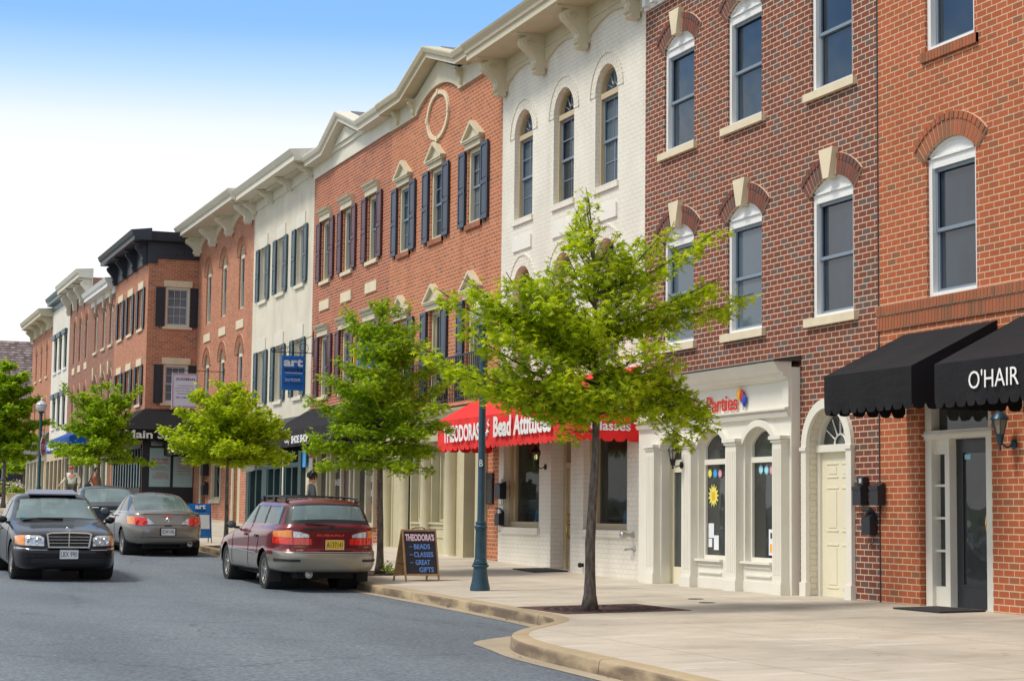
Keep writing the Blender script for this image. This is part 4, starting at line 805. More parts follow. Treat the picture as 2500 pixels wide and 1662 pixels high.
mb = MB(); mb.box(13.1, 13.16, 59.2, 60.05, .9, 2.95); mb.build('door', 'beige_trim', b); mb = MB(); mb.box(13.1, 13.16, 64.7, 65.3, 1.0, 3.1); mb.build('door', 'dark_green_paint', b)
MB().box(12.94, 13.02, 65.3, 65.5, 1.0, 3.2).build('door_jamb', 'beige_trim', b); MB().box(12.94, 13.02, 60.05, 60.2, .9, 3.0).build('door_jamb', 'beige_trim', b)

# ================================================================ B8  corner block with ticket office, stands 1.8 m forward
FXc = 11.2; b8 = townhouse('corner brick townhouse stepping forward with navy cornice and black ticket office below', 66.9, 74.5, FXc)
b = b8; mb = MB(); fc = [(67.85, 68.8), (70.2, 71.2), (72.5, 73.5)]
band(mb, FXc, 66.905, 74.5, 4.0, 10.9, [(a, c, [(5.1, 6.5, 0), (7.85, 9.3, 0)]) for a, c in fc], dep=.2)
band(mb, FXc, 66.905, 74.5, .5, 4.0, [(67.2, 74.0, [(.6, 3.6, 0)])], dep=.05)
X1 = FXc + 11; mb.quad((X1, 66.905, .5), (X1, 74.5, .5), (X1, 74.5, 10.9), (X1, 66.905, 10.9)); mb.quad((FXc, 74.5, .5), (X1, 74.5, .5), (X1, 74.5, 10.9), (FXc, 74.5, 10.9)); mb.quad((FXc, 66.905, 10.88), (FXc, 74.5, 10.88), (X1, 74.5, 10.88), (X1, 66.905, 10.88), 1)
def bandY(mb, FY, x0, x1, z0, z1, cols, dep=.2):      # wall facing the camera end of the street
    t = MB(); band(t, 0, x0, x1, z0, z1, cols, dep); k = len(mb.v)
    mb.v += [(y, FY + x, z) for x, y, z in t.v]; mb.f += [tuple(k + i for i in f) for f in t.f]; mb.m += t.m
bandY(mb, 66.905, FXc, 13.05, 4.0, 10.9, [(11.84, 12.70, [(5.12, 6.48, 0), (7.86, 9.26, 0)])]); bandY(mb, 66.905, FXc, 13.05, .5, 4.0, [])
mb.build('wall', ['pale_orange_brick', 'roof_dark'], b)
for a, c in fc:
    for z0, zs in ((5.1, 6.5), (7.85, 9.3)):
        w = window(b, FXc, a, c, z0, zs, 0, frame='cream_paint', rd=.1, fw=.07, sill='limestone', sillz=(.1, .1, .06)); MB().box(FXc - .04, FXc + .02, a - .08, c + .08, zs, zs + .26).build('lintel', 'limestone', w)
        shutter(b, FXc, c + .02, c + .4, z0, zs, 'black_shutter'); shutter(b, FXc, a - .4, a - .02, z0, zs, 'black_shutter')
def rotY(o):      # turn a piece built at x=0 facing -X into the side wall: (x, y, z) -> (y, FY + x, z)
    for v in o.data.vertices: v.co = (v.co.y, 66.905 + v.co.x, v.co.z)
    o.data.flip_normals()
before = set(bpy.data.objects)
for z0, zs in ((5.12, 6.48), (7.86, 9.26)):
    w = window(b, 0, 11.84, 12.70, z0, zs, 0, frame='cream_paint', sash='sash_light', pane='window_glass_pale', rd=.05, fw=.06, grid=(3, 2), sill='limestone', sillz=(.1, .1, .06)); MB().box(-.04, .02, 11.76, 12.78, zs + .02, zs + .25).build('lintel', 'limestone', w)
    shutter(b, 0, 11.48, 11.80, z0 - .02, zs, 'black_shutter'); shutter(b, 0, 12.71, 13.0, z0 - .02, zs, 'black_shutter')
for o in set(bpy.data.objects) - before:
    if o.type == 'MESH': rotY(o)
mb = MB(); mb.box(FXc - .06, FXc + .02, 66.85, 74.5, 10.12, 10.9); crown(mb, FXc, 66.4, 74.6, [(0, 10.86), (.62, 10.86), (.62, 11.0), (.68, 11.05), (.74, 11.2), (0, 11.3)])
mb.box(FXc - .05, 13.0, 66.84, 66.92, 10.28, 10.9); mb.box(FXc - .05, FXc + .3, 66.83, 66.92, 10.1, 10.28); mb.prism([(FXc - .6, 66.9, 10.88), (FXc - .6, 66.55, 10.88), (FXc - .7, 66.45, 11.2), (FXc - .7, 66.9, 11.25)], (2.6, 0, 0)); mb.box(FXc - .3, 12.95, 66.80, 66.85, 10.80, 10.84)
mb.box(11.75, 12.15, 66.825, 66.85, 10.42, 10.66); mb.box(12.5, 12.85, 66.825, 66.85, 10.42, 10.66); mb.lathe([(.12, 0), (.12, -.03), (.08, -.035)], 12.32, 66.84, 10.54, 16, axis='y'); mb.build('cornice', 'navy_cornice', b)
for y in (67.15, 69.4, 71.7, 74.0): bracket(b, FXc - .05, y, 10.86, 10.05, .5, .22, 'navy_cornice')
mb = MB(); mb.box(FXc - .04, 13.0, 66.86, 66.92, .6, 3.85); o = mb.build('shop_front', 'black_paint', b)
mb = MB(); mb.box(11.42, 12.16, 66.83, 66.87, 2.13, 3.50); mb.box(12.27, 12.96, 66.83, 66.87, 2.13, 3.50); w = mb.build('ticket_window', 'poster_teal', b)
lines = [(11.5, 3.05, .58, .10, 'Get The Hottest', 1), (11.5, 2.92, .58, .1, 'Broadway Plays', 1), (11.6, 2.80, .4, .04, 'ALL SHOWS', 0), (11.52, 2.72, .56, .04, 'Box Office and Local Events', 1), (11.62, 2.58, .42, .045, 'Wicked Jersey Boys', 1), (11.54, 2.52, .56, .045, 'Lion King Mary Poppins', 1), (11.54, 2.46, .56, .045, 'Spamalot Blue Man', 1), (11.54, 2.40, .56, .045, 'Rent Hairspray Avenue', 1)]
for x, z, ww, hh, s_, r_ in lines: text(s_, (x, 66.825, z), ww, hh, (1, 0, 0), ZU, 'lettering_red' if r_ else 'lettering_dark', w)
for i, s_ in enumerate(('Super Bowl Tickets', 'World Series Tickets', 'Theatre Tickets', 'Final Four Tickets', 'All Star Game Tickets', 'Kentucky Derby Tickets', 'Racing Tickets')): text('- ' + s_, (12.38, 66.825, 3.24 - i * .115), .5, .05, (1, 0, 0), ZU, 'lettering_red', w)
mb = MB(); mb.box(11.46, 11.9, 66.80, 66.84, 3.58, 3.74); sg = mb.build('ticket_sign', 'steel', b); text('TICKETS', (11.49, 66.795, 3.61), .38, .1, (1, 0, 0), ZU, 'lettering_black', sg)
mb = MB(); mb.box(FXc - .05, FXc + .08, 67.2, 74.0, .6, 2.1); 
for yy in np.arange(67.2, 73.95, .62): mb.box(FXc - .04, FXc + .08, yy, yy + .1, 2.1, 3.6)
mb.box(FXc - .04, FXc + .08, 67.2, 74.0, 3.5, 3.62); mb.build('ticket_front', 'black_paint', b)
mb = MB()
for i, yy in enumerate(np.arange(67.2, 73.9, .62)): mb.box(FXc + .0, FXc + .03, yy + .12, yy + .50, 2.12, 3.0)
mb.build('window_poster', 'poster_teal', b)

# ================================================================ B9 - B12 farther along, same plane as the corner block
def far_house(label, y0, y1, wallm, zt, wins, trim, sills, corn, cornm, arch_=0, keys=False, frame='cream_paint', panels=False, pil=True, cw=.62):
    b = townhouse(label, y0, y1, FXc); mb = MB()
    band(mb, FXc, y0 + .005, y1, 4.3, zt, [(a, c, ops) for a, c, ops in wins], dep=.2); band(mb, FXc, y0 + .005, y1, .5, 4.3, [], dep=.1); shell(mb, FXc, y0 + .005, y1, .5, zt); mb.build('wall', [wallm, 'roof_dark'], b)
    for a, c, ops in wins:
        for z0, zs, r in ops:
            w = window(b, FXc, a, c, z0, zs, r, frame=frame, sash='sash_tealish', rd=.1, fw=.08, fan=1 if r > .3 else 0, sill=sills, sillz=(.1, .08, .06))
            if r > .1: voussoirs(a, c, zs, r, FXc, 'voussoir_salmon' if not keys else 'voussoir_dark', w, n=12, rings=(0, .22))
            if keys: cy = (a + c) / 2; MB().px([(cy - .07, zs + r - .03), (cy + .07, zs + r - .03), (cy + .17, zs + r + .5), (cy - .17, zs + r + .5)], FXc - .1, FXc).build('keystone', 'limestone', w)
            if trim: MB().box(FXc - .14, FXc + .02, a - .12, c + .12, zs, zs + .22).build('hood', trim, w)
        if panels: MB().box(FXc - .03, FXc + .02, a - .05, c + .05, 7.35, 7.65).build('stone_panel', 'limestone', b)
    mb = MB(); crown(mb, FXc, y0 - .05, y1 + .05, [(0, zt - .05), (cw, zt - .02), (cw, zt + .12), (cw + .06, zt + .16), (cw + .12, zt + .32), (0, zt + .38)]); mb.box(FXc - .05, FXc + .01, y0 + .01, y1 - .01, zt - corn, zt)
    if cornm: mb.build('cornice', cornm, b)
    return b
r = .4
b9 = far_house('dark red brick townhouse behind the second tree beyond the corner block with stone keystones', 74.5, 81.0, 'brown_brick', 10.1, [(a, c, [(5.0, 6.5, .2), (7.85, 9.35, .2)]) for a, c in ((75.0, 75.85), (76.9, 77.75), (79.2, 80.05))], None, 'limestone', .25, 'white_paint', keys=True, cw=.35)
b10 = far_house('brown brick townhouse with round arched windows and tall cream scroll cornice far along the street', 81.0, 88.2, 'brown_brick', 11.2, [(a, c, [(5.0, 6.3, .35), (7.85, 9.45, .35)]) for a, c in ((82.1, 82.85), (84.1, 84.85), (86.0, 86.7))], None, None, .5, 'cream_paint', panels=True)
for y in (81.3, 83.5, 85.7, 87.9): bracket(b10, FXc - .04, y, 11.15, 10.2, .55, .3, 'cream_paint')
b11 = far_house('narrow white painted brick townhouse with teal window hoods far along the street', 88.2, 94.7, 'white_painted_brick', 11.3, [(a, c, [(5.2, 6.6, 0), (7.9, 9.5, 0)]) for a, c in ((89.0, 90.1), (90.9, 92.0), (92.7, 93.8))], 'teal_shutter', 'white_paint', .3, 'sash_tealish', frame='dark_green_paint', cw=.3)
b12 = far_house('orange brick townhouse last in the row with cream bracketed cornice', 94.7, 103.2, 'pale_orange_brick', 10.85, [(a, c, [(5.0, 6.4, .35), (7.95, 9.3, .35)]) for a, c in ((96.3, 97.0), (98.6, 99.3), (100.9, 101.6))], None, 'limestone', .55, 'beige_trim')
for y in (95.1, 97.6, 100.1, 102.8): bracket(b12, FXc - .04, y, 10.8, 10.2, .5, .25, 'beige_trim')
mb = MB(); mb.quad((FXc + .0, 103.2, 0), (FXc + 11, 103.2, 0), (FXc + 11, 103.2, 10), (FXc, 103.2, 10))
mb = MB(); mb.py([(FXc, 4.0), (FXc - .5, 4.0), (FXc - .55, 4.6), (FXc, 5.1)], 94.8, 103.1); mb.build('shop_roof', 'metal_roof', b12)
mb = MB(); mb.box(FXc - .12, FXc + .02, 94.8, 103.1, 3.7, 4.35); mb.box(FXc - .12, FXc + .02, 94.8, 103.1, 1.0, 2.2)
for yy in np.arange(94.8, 103.1, 1.6): mb.box(FXc - .16, FXc + .02, yy, yy + .3, 1.0, 3.7)
sf = mb.build('shop_front', 'beige_trim', b12); mb = MB(); mb.quad((FXc - .05, 94.8, 2.2), (FXc - .05, 103.1, 2.2), (FXc - .05, 103.1, 3.7), (FXc - .05, 94.8, 3.7)); mb.build('pane', 'window_glass', sf)
text('Salon', (FXc - .125, 101.4, 3.85), 2.6, .4, FU, ZU, 'maroon_shutter', sf, bold=.02)
for bb, y0, y1, mt in ((b11, 88.3, 94.6, 'tan_trim'), (b10, 81.1, 88.1, 'beige_trim'), (b9, 74.6, 80.9, 'beige_trim')):
    mb = MB(); mb.box(FXc - .1, FXc + .01, y0, y1, 3.6, 4.2)
    for yy in np.arange(y0, y1, 1.55): mb.box(FXc - .12, FXc + .01, yy, yy + .3, 1.0, 3.6)
    mb.box(FXc - .08, FXc + .01, y0, y1, 1.0, 2.0); sf = mb.build('shop_front', mt, bb); mb = MB(); mb.quad((FXc - .03, y0, 2.0), (FXc - .03, y1, 2.0), (FXc - .03, y1, 3.6), (FXc - .03, y0, 3.6)); mb.build('pane', 'window_glass', sf)
# ---------------------------------------------------------------- awnings
def awning(label, y0, y1, FX, XF, zw, zf, zb, mat, name='awning', sc=.20, dep=.07, far_end=False, near_end=True):
    t = thing(name, label, 'awning', (FX, (y0 + y1) / 2, zw), 'fabric awnings over the shop fronts')
    mb = MB(); xs = [0, .03, .25, .5, .75, .97, 1.0]
    ny = 14
    def topz(k, j): f = k; sag = -.025 * math.sin(math.pi * f) * (1 - (2 * (j / ny) - 1) ** 4) - .01 * math.sin(3 * math.pi * j / ny) * math.sin(math.pi * f); return zw + (zf - zw) * f + sag
    g = [[(FX + (XF - FX) * k, y0 + (y1 - y0) * j / ny, topz(k, j)) for j in range(ny + 1)] for k in np.linspace(0, 1, 7)]
    for i in range(6):
        for j in range(ny): mb.quad(g[i][j], g[i][j + 1], g[i + 1][j + 1], g[i + 1][j])
    o = mb.build('canopy', mat, t, recalc=False, smooth=True)
    def drop(pa, pb, zt_a, zt_b, nm):      # hanging side with a scalloped lower edge
        L_ = (Vector(pb) - Vector(pa)).length; n = max(1, round(L_ / sc)); zz = zb + .16; mb = MB(); fold = .012
        k = 6
        for i in range(n * k):
            f0, f1 = i / (n * k), (i + 1) / (n * k)
            def P(f, z, out=0.): p = Vector(pa).lerp(Vector(pb), f); return (p.x - out, p.y, z)
            def low(f): u = (f * n) % 1.0 if f < 1 else 0.; return zb + dep * (1 - math.sin(math.pi * min(max(u, .0), 1)) ** .22)
            za, zc = zt_a + (zt_b - zt_a) * f0, zt_a + (zt_b - zt_a) * f1
            w0 = fold * math.sin(9 * f0 * L_) ; w1 = fold * math.sin(9 * f1 * L_)
            mb.quad(P(f0, za), P(f1, zc), P(f1, zz, w1 * .5), P(f0, zz, w0 * .5))
            lf1 = low(f1) if (i + 1) % k else zb + dep; lf0 = low(f0) if i % k else zb + dep
            mb.quad(P(f0, zz, w0 * .5), P(f1, zz, w1 * .5), P(f1, lf1, w1 - .004), P(f0, lf0, w0 - .004))
        return mb.build(nm, mat, t, recalc=False, smooth=True, ang=30)
    v = drop((XF, y1, 0), (XF, y0, 0), zf, zf, 'valance')
    if near_end: drop((XF, y0, 0), (FX - .01, y0, 0), zf, zw, 'side_panel')
    if far_end: drop((FX - .01, y1, 0), (XF, y1, 0), zw, zf, 'side_panel')
    mb = MB(); r = .014
    for yy in (y0 + .03, y1 - .03): mb.tube([(FX, yy, zw - .03), (XF + .03, yy, zf - .03), (XF + .03, yy, zb + .2)], r, 6); mb.tube([(FX, yy, zb + .2), (XF + .03, yy, zb + .2)], r, 6)
    mb.tube([(XF + .03, y0 + .03, zb + .2), (XF + .03, y1 - .03, zb + .2)], r, 6); mb.build('frame', 'steel', t)
    return t, v
a1, _ = awning('plain black scalloped awning where the dark and orange brick walls meet', 18.45, 20.42, 13, 11.82, 3.63, 3.05, 2.56, 'black_canvas', far_end=True)
a2, v2 = awning('black scalloped awning with white O\'HAIR lettering at the right edge', 14.2, 17.98, 13, 11.82, 3.63, 3.03, 2.53, 'black_canvas', far_end=True)
text("O'HAIR", (11.795, 17.28, 2.71), .90, .20, FU, ZU, 'lettering_white', v2, bold=-.004, ext=.004)
a3, v3 = awning('long red scalloped awning of the bead shop with white lettering', 28.5, 35.66, 13, 11.82, 3.80, 3.13, 2.52, 'red_canvas', sc=.24, dep=.06, far_end=True)
text('THEODORAS', (11.78, 35.2, 2.68), 2.15, .33, FU, ZU, 'lettering_white', v3, bold=.035, shear=-.1); text('Bead Attitudes', (11.78, 32.3, 2.70), 2.85, .38, FU, ZU, 'lettering_white', v3, bold=.035)
mb = MB(); mb.tube([(11.80, 32.62, 3.04), (11.80, 32.66, 2.97), (11.80, 32.60, 2.93), (11.80, 32.68, 2.86), (11.80, 32.64, 2.8)], [.012, .022, .014, .02, .03], 6); mb.lathe([(.005, -.04), (.045, -.02), (.045, .02), (.005, .04)], 11.8, 32.74, 2.77, 10); mb.build('bead_emblem', 'lettering_white', v3)
text('Jewelry', (12.12, 28.485, 2.98), .62, .17, (1, 0, 0), ZU, 'lettering_white', v3, bold=.02); text('Classes', (12.08, 28.485, 2.70), .74, .17, (1, 0, 0), ZU, 'lettering_white', v3, bold=.02)
a4, v4 = awning('black awning with white SHOE SHOP lettering between the green and beige shop fronts', 43.6, 50.40, 13, 11.82, 4.12, 3.42, 2.98, 'black_canvas', sc=.35, dep=.012, far_end=True)
text('SHOE SHOP', (11.79, 47.65, 3.06), 1.75, .20, FU, ZU, 'lettering_white', v4, bold=.03); text('Cozy', (11.79, 48.35, 3.04), .55, .24, FU, ZU, 'lettering_white', v4, shear=.3, bold=.01)
a5, v5 = awning('black scalloped awning of the arched window townhouse behind the third tree', 60.6, 66.5, 13, 11.85, 4.2, 3.66, 3.2, 'black_canvas', sc=.3, far_end=True)
text('CAFE', (11.82, 64.9, 3.3), 1.9, .26, FU, ZU, 'lettering_white', v5, bold=.03)
a6, v6 = awning('blue awning with white lettering on the far white and brown townhouses', 80.0, 88.3, 11.2, 10.3, 4.75, 4.35, 3.82, 'blue_canvas', sc=.5, dep=.02, far_end=True)
text('Wellness Center', (10.27, 87.7, 3.9), 5.0, .34, FU, ZU, 'lettering_white', v6, bold=.03)
# corner awning: hipped round the corner of the ticket office
t = thing('awning', 'big black corner awning with white Main Street lettering over the ticket office', 'awning', (11.2, 67, 4.8), 'fabric awnings over the shop fronts')
mb = MB(); XO, YO = 10.2, 65.85
mb.quad((11.2, 66.85, 4.88), (13.0, 66.85, 4.88), (13.0, YO, 4.12), (XO, YO, 4.12)); mb.quad((11.2, 66.85, 4.88), (11.2, 74.4, 4.88), (XO, 74.4, 4.12), (XO, YO, 4.12)); mb.build('canopy', 'black_canvas', t, recalc=False)
mb = MB(); n = 14
for i in range(n):
    xa, xb = XO + (13 - XO) * i / n, XO + (13 - XO) * (i + 1) / n
    mb.poly([(xa, YO, 4.12), (xb, YO, 4.12), (xb, YO, 3.76), (xb - .05, YO - .004, 3.71), ((xa + xb) / 2, YO - .006, 3.69), (xa + .05, YO - .004, 3.71), (xa, YO, 3.76)])
for i in range(36):
    ya, yb = YO + (74.4 - YO) * i / 36, YO + (74.4 - YO) * (i + 1) / 36
    mb.poly([(XO, ya, 4.12), (XO, yb, 4.12), (XO, yb, 3.76), (XO, yb - .06, 3.70), (XO, ya + .06, 3.70), (XO, ya, 3.76)])
v = mb.build('valance', 'black_canvas', t, recalc=False); text('Main Street', (10.36, YO - .02, 3.79), 2.45, .29, (1, 0, 0), ZU, 'lettering_white', v, bold=.025); text('Tickets', (XO - .02, 72.5, 3.82), 2.2, .22, FU, ZU, 'lettering_white', v, bold=.02)

# ---------------------------------------------------------------- wall lanterns, boxes, mats
def wall_lantern(label, X, y, z, mat, lit=False, proj=.2, s=1.):
    t = thing('wall_lantern', label, 'lantern', (X, y, z), 'wall lanterns on the shop fronts'); x = X - proj
    mb = MB(); mb.lathe([(.055, 0), (.055, -.02), (.03, -.03)], X, y, z - .12 * s, 14, axis='x'); mb.tube([(X - .02, y, z - .12 * s), (X - .1, y, z - .16 * s), (x, y, z - .10 * s), (x, y, z - .02)], .012 * s, 7)
    mb.lathe([(.012, -.20 * s), (.018, -.17 * s), (.01, -.14 * s), (.03, -.12 * s), (.05, -.01), (.055, 0)], x, y, z, 10); b = mb.build('bracket', mat, t, smooth=True, ang=40)
    mb = MB(); mb.lathe([(.10 * s, .17 * s), (.115 * s, .18 * s), (.09 * s, .225 * s), (.05 * s, .27 * s), (.03 * s, .28 * s), (.03 * s, .30 * s), (.015 * s, .32 * s), (.02 * s, .34 * s), (.004, .37 * s)], x, y, z, 8)
    for k in range(6): a = math.pi * k / 3; mb.tube([(x + .055 * s * math.cos(a), y + .055 * s * math.sin(a), z), (x + .098 * s * math.cos(a), y + .098 * s * math.sin(a), z + .175 * s)], .007 * s, 4)
    mb.build('cage', mat, t, smooth=True, ang=40)
    mb = MB(); mb.lathe([(.048 * s, .004), (.09 * s, .17 * s)], x, y, z, 6); 
    if lit:
        m2 = MB(); m2.lathe([(.02, .03), (.03, .07), (.02, .12)], x, y, z, 8); m2.build('bulb', 'lit_bulb', t, smooth=True); mb.build('glass', 'lantern_pane', t)
    else: mb.build('glass', 'lamp_glass', t)
glass('lantern_pane', (.25, .18, .08), see=.6)
wall_lantern('blue-green wall lantern on orange brick beside the salon door', 13, 18.15, 2.28, 'lamp_blue_green', s=.95)
wall_lantern('small black lantern with lit bulb on white wall between bead shop window and door', 13, 32.75, 2.30, 'black_metal', lit=True, s=.9)
wall_lantern('small black wall lantern on the party shop front beside its door', 12.74, 26.36, 2.18, 'black_metal', s=.75, proj=.16)
def mailbox(label, X, y, z, h=.25, w=.2, d=.11, lid=False, papers=False, grp='black mailboxes on the walls'):
    t = thing('mailbox', label, 'mailbox', (X, y, z), grp)
    mb = MB(); mb.prism([(X - d, y - w / 2, z), (X - .004, y - w / 2, z), (X - .004, y - w / 2, z + h + .03), (X - d, y - w / 2, z + h - .02)], (0, w, 0)); mb.build('box', 'black_paint', t)
    mb = MB()
    if lid: mb.prism([(X - .02, y - w / 2 - .005, z + h + .02), (X - .01, y - w / 2 - .005, z + h + .03), (X - .10, y - w / 2 - .005, z + h + .11), (X - .11, y - w / 2 - .005, z + h + .10)], (0, w + .01, 0))
    else: mb.prism([(X - d - .012, y - w / 2 - .006, z + h - .05), (X - d - .012, y - w / 2 - .006, z + h - .01), (X, y - w / 2 - .006, z + h + .045), (X, y - w / 2 - .006, z + h + .03)], (0, w + .012, 0))
    mb.build('lid', 'black_paint', t)
    mb = MB(); [mb.tube([(X - .03, y + s, z), (X - .03, y + s, z - .10), (X - .06, y + s, z - .125), (X - .08, y + s, z - .10)], .005, 5) for s in (-.05, .05)]; mb.build('newspaper_hook', 'black_metal', t)
    if papers: mb = MB(); mb.prism([(X - .085, y - .06, z + h - .03), (X - .035, y - .06, z + h - .03), (X - .05, y - .06, z + h + .1), (X - .08, y - .06, z + h + .1)], (0, .11, 0)); mb.build('letters', 'paper_white', t)
mailbox('black mailbox under the small intercom beside the arched side door', 12.985, 21.42, 1.47)
mailbox('black mailbox against the seam between dark and orange brick', 12.985, 21.0, 1.47)
mailbox('lowest black mailbox with open lid right of the arched side door', 12.985, 21.2, 1.09, lid=True)
t = tag(MB().box(12.9, 12.985, 21.30, 21.45, 1.735, 1.84).build('intercom', 'plastic_black'), 'small black intercom with pale button above a mailbox by the arched side door', 'intercom'); MB().box(12.893, 12.9, 21.33, 21.39, 1.76, 1.82).build('button', 'sash_light', t)
mailbox('black mailbox stuffed with papers at the left end of the white wall', 12.995, 34.98, 1.60, h=.30, w=.3, d=.14, papers=True)
mailbox('lower black mailbox with open lid at the left end of the white wall', 12.995, 35.05, 1.08, h=.24, w=.24, d=.12, lid=True, papers=True)
t = tag(MB().box(12.955, 12.99, 35.55, 35.92, 1.5, 2.13).build('directory_board', 'black_paint'), 'black directory board on salmon brick left of the white wall', 'board')
for i in range(7): MB().box(12.949, 12.955, 35.58, 35.89, 1.53 + i * .07, 1.575 + i * .07).build('name_slat', 'door_brown', t)
for y, nm in ((65.1, 'upper'), (64.95, 'lower')): pass
mailbox('black mailbox by the green side door beside the corner block', 12.99, 64.35, 2.5, h=.4, w=.45, d=.2, papers=True); mailbox('lower black mailbox by the green side door beside the corner block', 12.99, 64.3, 1.85, h=.35, w=.35, d=.18, lid=True)
def mat_(label, x0, x1, y0, y1):
    mb = MB(); g = [(x0, y0), (x1, y0), (x1, y1), (x0, y1)]; mb.prism([(x, y, sz(x, y) + .004) for x, y in g], (0, 0, .018)); tag(mb.build('doormat', 'doormat_rubber'), label, 'doormat', group='black rubber doormats')
mat_('black doormat before the salon door at the lower right', 12.35, 12.98, 18.72, 19.72); mat_('black doormat before the bead shop door behind the nearest tree', 12.3, 12.98, 31.55, 32.6)
for i, (x, y) in enumerate(((11.28, 22.9), (11.0, 22.0), (11.55, 14.4))):
    mb = MB(); mb.lathe([(.11, .0), (.11, .006), (.09, .008)], x, y, sz(x, y), 20); tag(mb.build('valve_cover', 'grate_iron'), ['round iron valve cover in the pavement farther from the nearest tree grate', 'round iron valve cover just right of the nearest tree grate', 'round iron valve cover in the pavement at the lower right corner'][i], 'cover', group='valve covers in the pavement')

# ---------------------------------------------------------------- street lamps, post lantern
def street_lamp(label, x, y, mat, H=4.0, s=1., number=False):
    z = sz(x, y); t = thing('street_lamp', label, 'street lamp', (x, y, z), 'street lamps on the pavement')
    mb = MB(); mb.lathe([(.150, 0), (.150, .05), (.143, .06), (.143, .08), (.135, .10), (.118, .20), (.105, .30), (.100, .345), (.125, .352), (.132, .37), (.125, .388), (.10, .39), (.112, .40), (.112, .415), (.098, .42), (.098, .45), (.092, .46)], x, y, z, 28); mb.build('base', mat, t, smooth=True, ang=35)
    mb = MB(); mb.lathe([(.086, .46), (.078, .90)], x, y, z, 32, flute=.07); mb.lathe([(.08, .90), (.09, .905), (.085, .93), (.10, .94), (.10, .955), (.078, .975), (.075, .99), (.085, 1.0), (.083, 1.02), (.06, 1.03), (.056, 1.06), (.050, H - .12), (.05, H - .1), (.07, H - .09), (.07, H - .07), (.05, H - .06), (.06, H)], x, y, z, 24); o = mb.build('post', mat, t, smooth=True, ang=35)
    mb = MB(); mb.lathe([(.06, H - .02), (.11, H), (.125, H + .04), (.11, H + .06)], x, y, z, 20); mb.build('globe_holder', mat, t, smooth=True, ang=35)
    mb = MB(); mb.lathe([(.11, H + .05), (.165, H + .12), (.195, H + .22), (.20, H + .30)], x, y, z, 24, flute=.03); g = mb.build('globe', 'frosted_globe', t, smooth=True)
    mb = MB(); mb.lathe([(.21, H + .295), (.215, H + .31), (.165, H + .38), (.08, H + .43), (.035, H + .46), (.03, H + .50), (.045, H + .52), (.02, H + .55), (.005, H + .60)], x, y, z, 24); mb.build('cap', 'frosted_globe', t, smooth=True, ang=50)
    if number: text('B', (x - .06, y - .068, z + 1.85), .05, .10, (.94, -.35, 0), ZU, 'lettering_white', o)
    return t
street_lamp('blue street lamp on the pavement between the chalkboard and the nearest tree', 9.51, 26.57, 'lamp_blue_green', H=3.92, number=True)
street_lamp('dark green street lamp far along the street carrying a stop sign', 8.2, 72.0, 'lamp_green', H=3.75)
t = thing('stop_sign', 'stop sign on the far dark green street lamp seen nearly edge on', 'sign', (8.2, 71.9, 3.6)); sgx, sgy, sgz = 8.28, 71.85, 3.62
du = Vector((.36, .93, 0)).normalized()
def octp(r, off): return [tuple(Vector((sgx, sgy, sgz)) + du * r * math.cos(math.pi / 8 + k * math.pi / 4) + Vector((0, 0, r * math.sin(math.pi / 8 + k * math.pi / 4))) + Vector((du.y, -du.x, 0)) * off) for k in range(8)]
mb = MB(); mb.prism(octp(.38, 0), tuple(Vector((du.y, -du.x, 0)) * .012)); b_ = mb.build('plate', 'lettering_white', t); mb = MB(); mb.prism(octp(.345, .013), tuple(Vector((du.y, -du.x, 0)) * .004)); mb.build('face', 'flag_red', b_)
text('STOP', tuple(Vector((sgx, sgy, sgz - .1)) - du * .26 + Vector((du.y, -du.x, 0)) * .02), .52, .2, tuple(du), ZU, 'lettering_white', b_)
t = thing('post_lantern', 'slim dark post lantern in front of the beige columned shop front', 'lantern', (12.3, 39.0, .45)); z = sz(12.3, 39.0)
mb = MB(); mb.lathe([(.05, 0), (.045, .1), (.022, .14), (.020, 1.93), (.05, 1.95), (.03, 1.97)], 12.3, 39.0, z, 12); mb.build('post', 'black_metal', t, smooth=True, ang=40)
mb = MB(); mb.lathe([(.06, 1.97), (.065, 1.98), (.10, 2.16), (.115, 2.17), (.06, 2.24), (.02, 2.27), (.005, 2.32)], 12.3, 39.0, z, 8); mb.build('lantern', 'lamp_green', t)

# ---------------------------------------------------------------- boards and hanging signs
t = thing('sandwich_board', 'wooden chalkboard sandwich board reading Theodora\'s on the pavement left of the blue lamp', 'sandwich board', (9.6, 29.9, .19)); th = math.radians(9)
o0 = Vector((9.36, 29.8, sz(9.6, 29.9))); U = Vector((math.cos(th), math.sin(th), 0)); F_ = Vector((-math.sin(th), math.cos(th), 0))
def bp(a, b_, c): return tuple(o0 + U * a + F_ * b_ + Vector((0, 0, c)))
W, H, TL = .64, .86, .17; 
def slab(mb, a0, a1, c0, c1, f0, f1, thk, mi=0):     # piece of the leaning panel: f(c) linear depth
    q = [bp(a0, f0, c0), bp(a1, f0, c0), bp(a1, f1, c1), bp(a0, f1, c1)]; mb.prism(q, tuple(F_ * thk), mi)
fr = lambda c: TL * c / H
mb = MB()
for a0, a1 in ((0, .028), (W - .028, W)): slab(mb, a0, a1, 0, H, fr(0), fr(H), .022)
slab(mb, .028, W - .028, .10, .13, fr(.10), fr(.13), .022); slab(mb, .028, W - .028, H - .03, H, fr(H - .03), fr(H), .022); p = mb.build('front_frame', 'wood_board', t)
mb = MB(); slab(mb, .026, W - .026, .13, H - .03, fr(.13) + .008, fr(H - .03) + .008, .01); bd = mb.build('chalkboard', 'chalkboard', t)
nup = Vector((0, 0, 1)) * math.cos(math.atan2(TL, H)) + F_ * math.sin(math.atan2(TL, H))
def bt(s_, a, c, w, h, m, bo=.02, sh=0): text(s_, bp(a, fr(c) + .002, c), w, h, tuple(U), tuple(nup), m, bd, bold=bo, shear=sh, ext=.003)
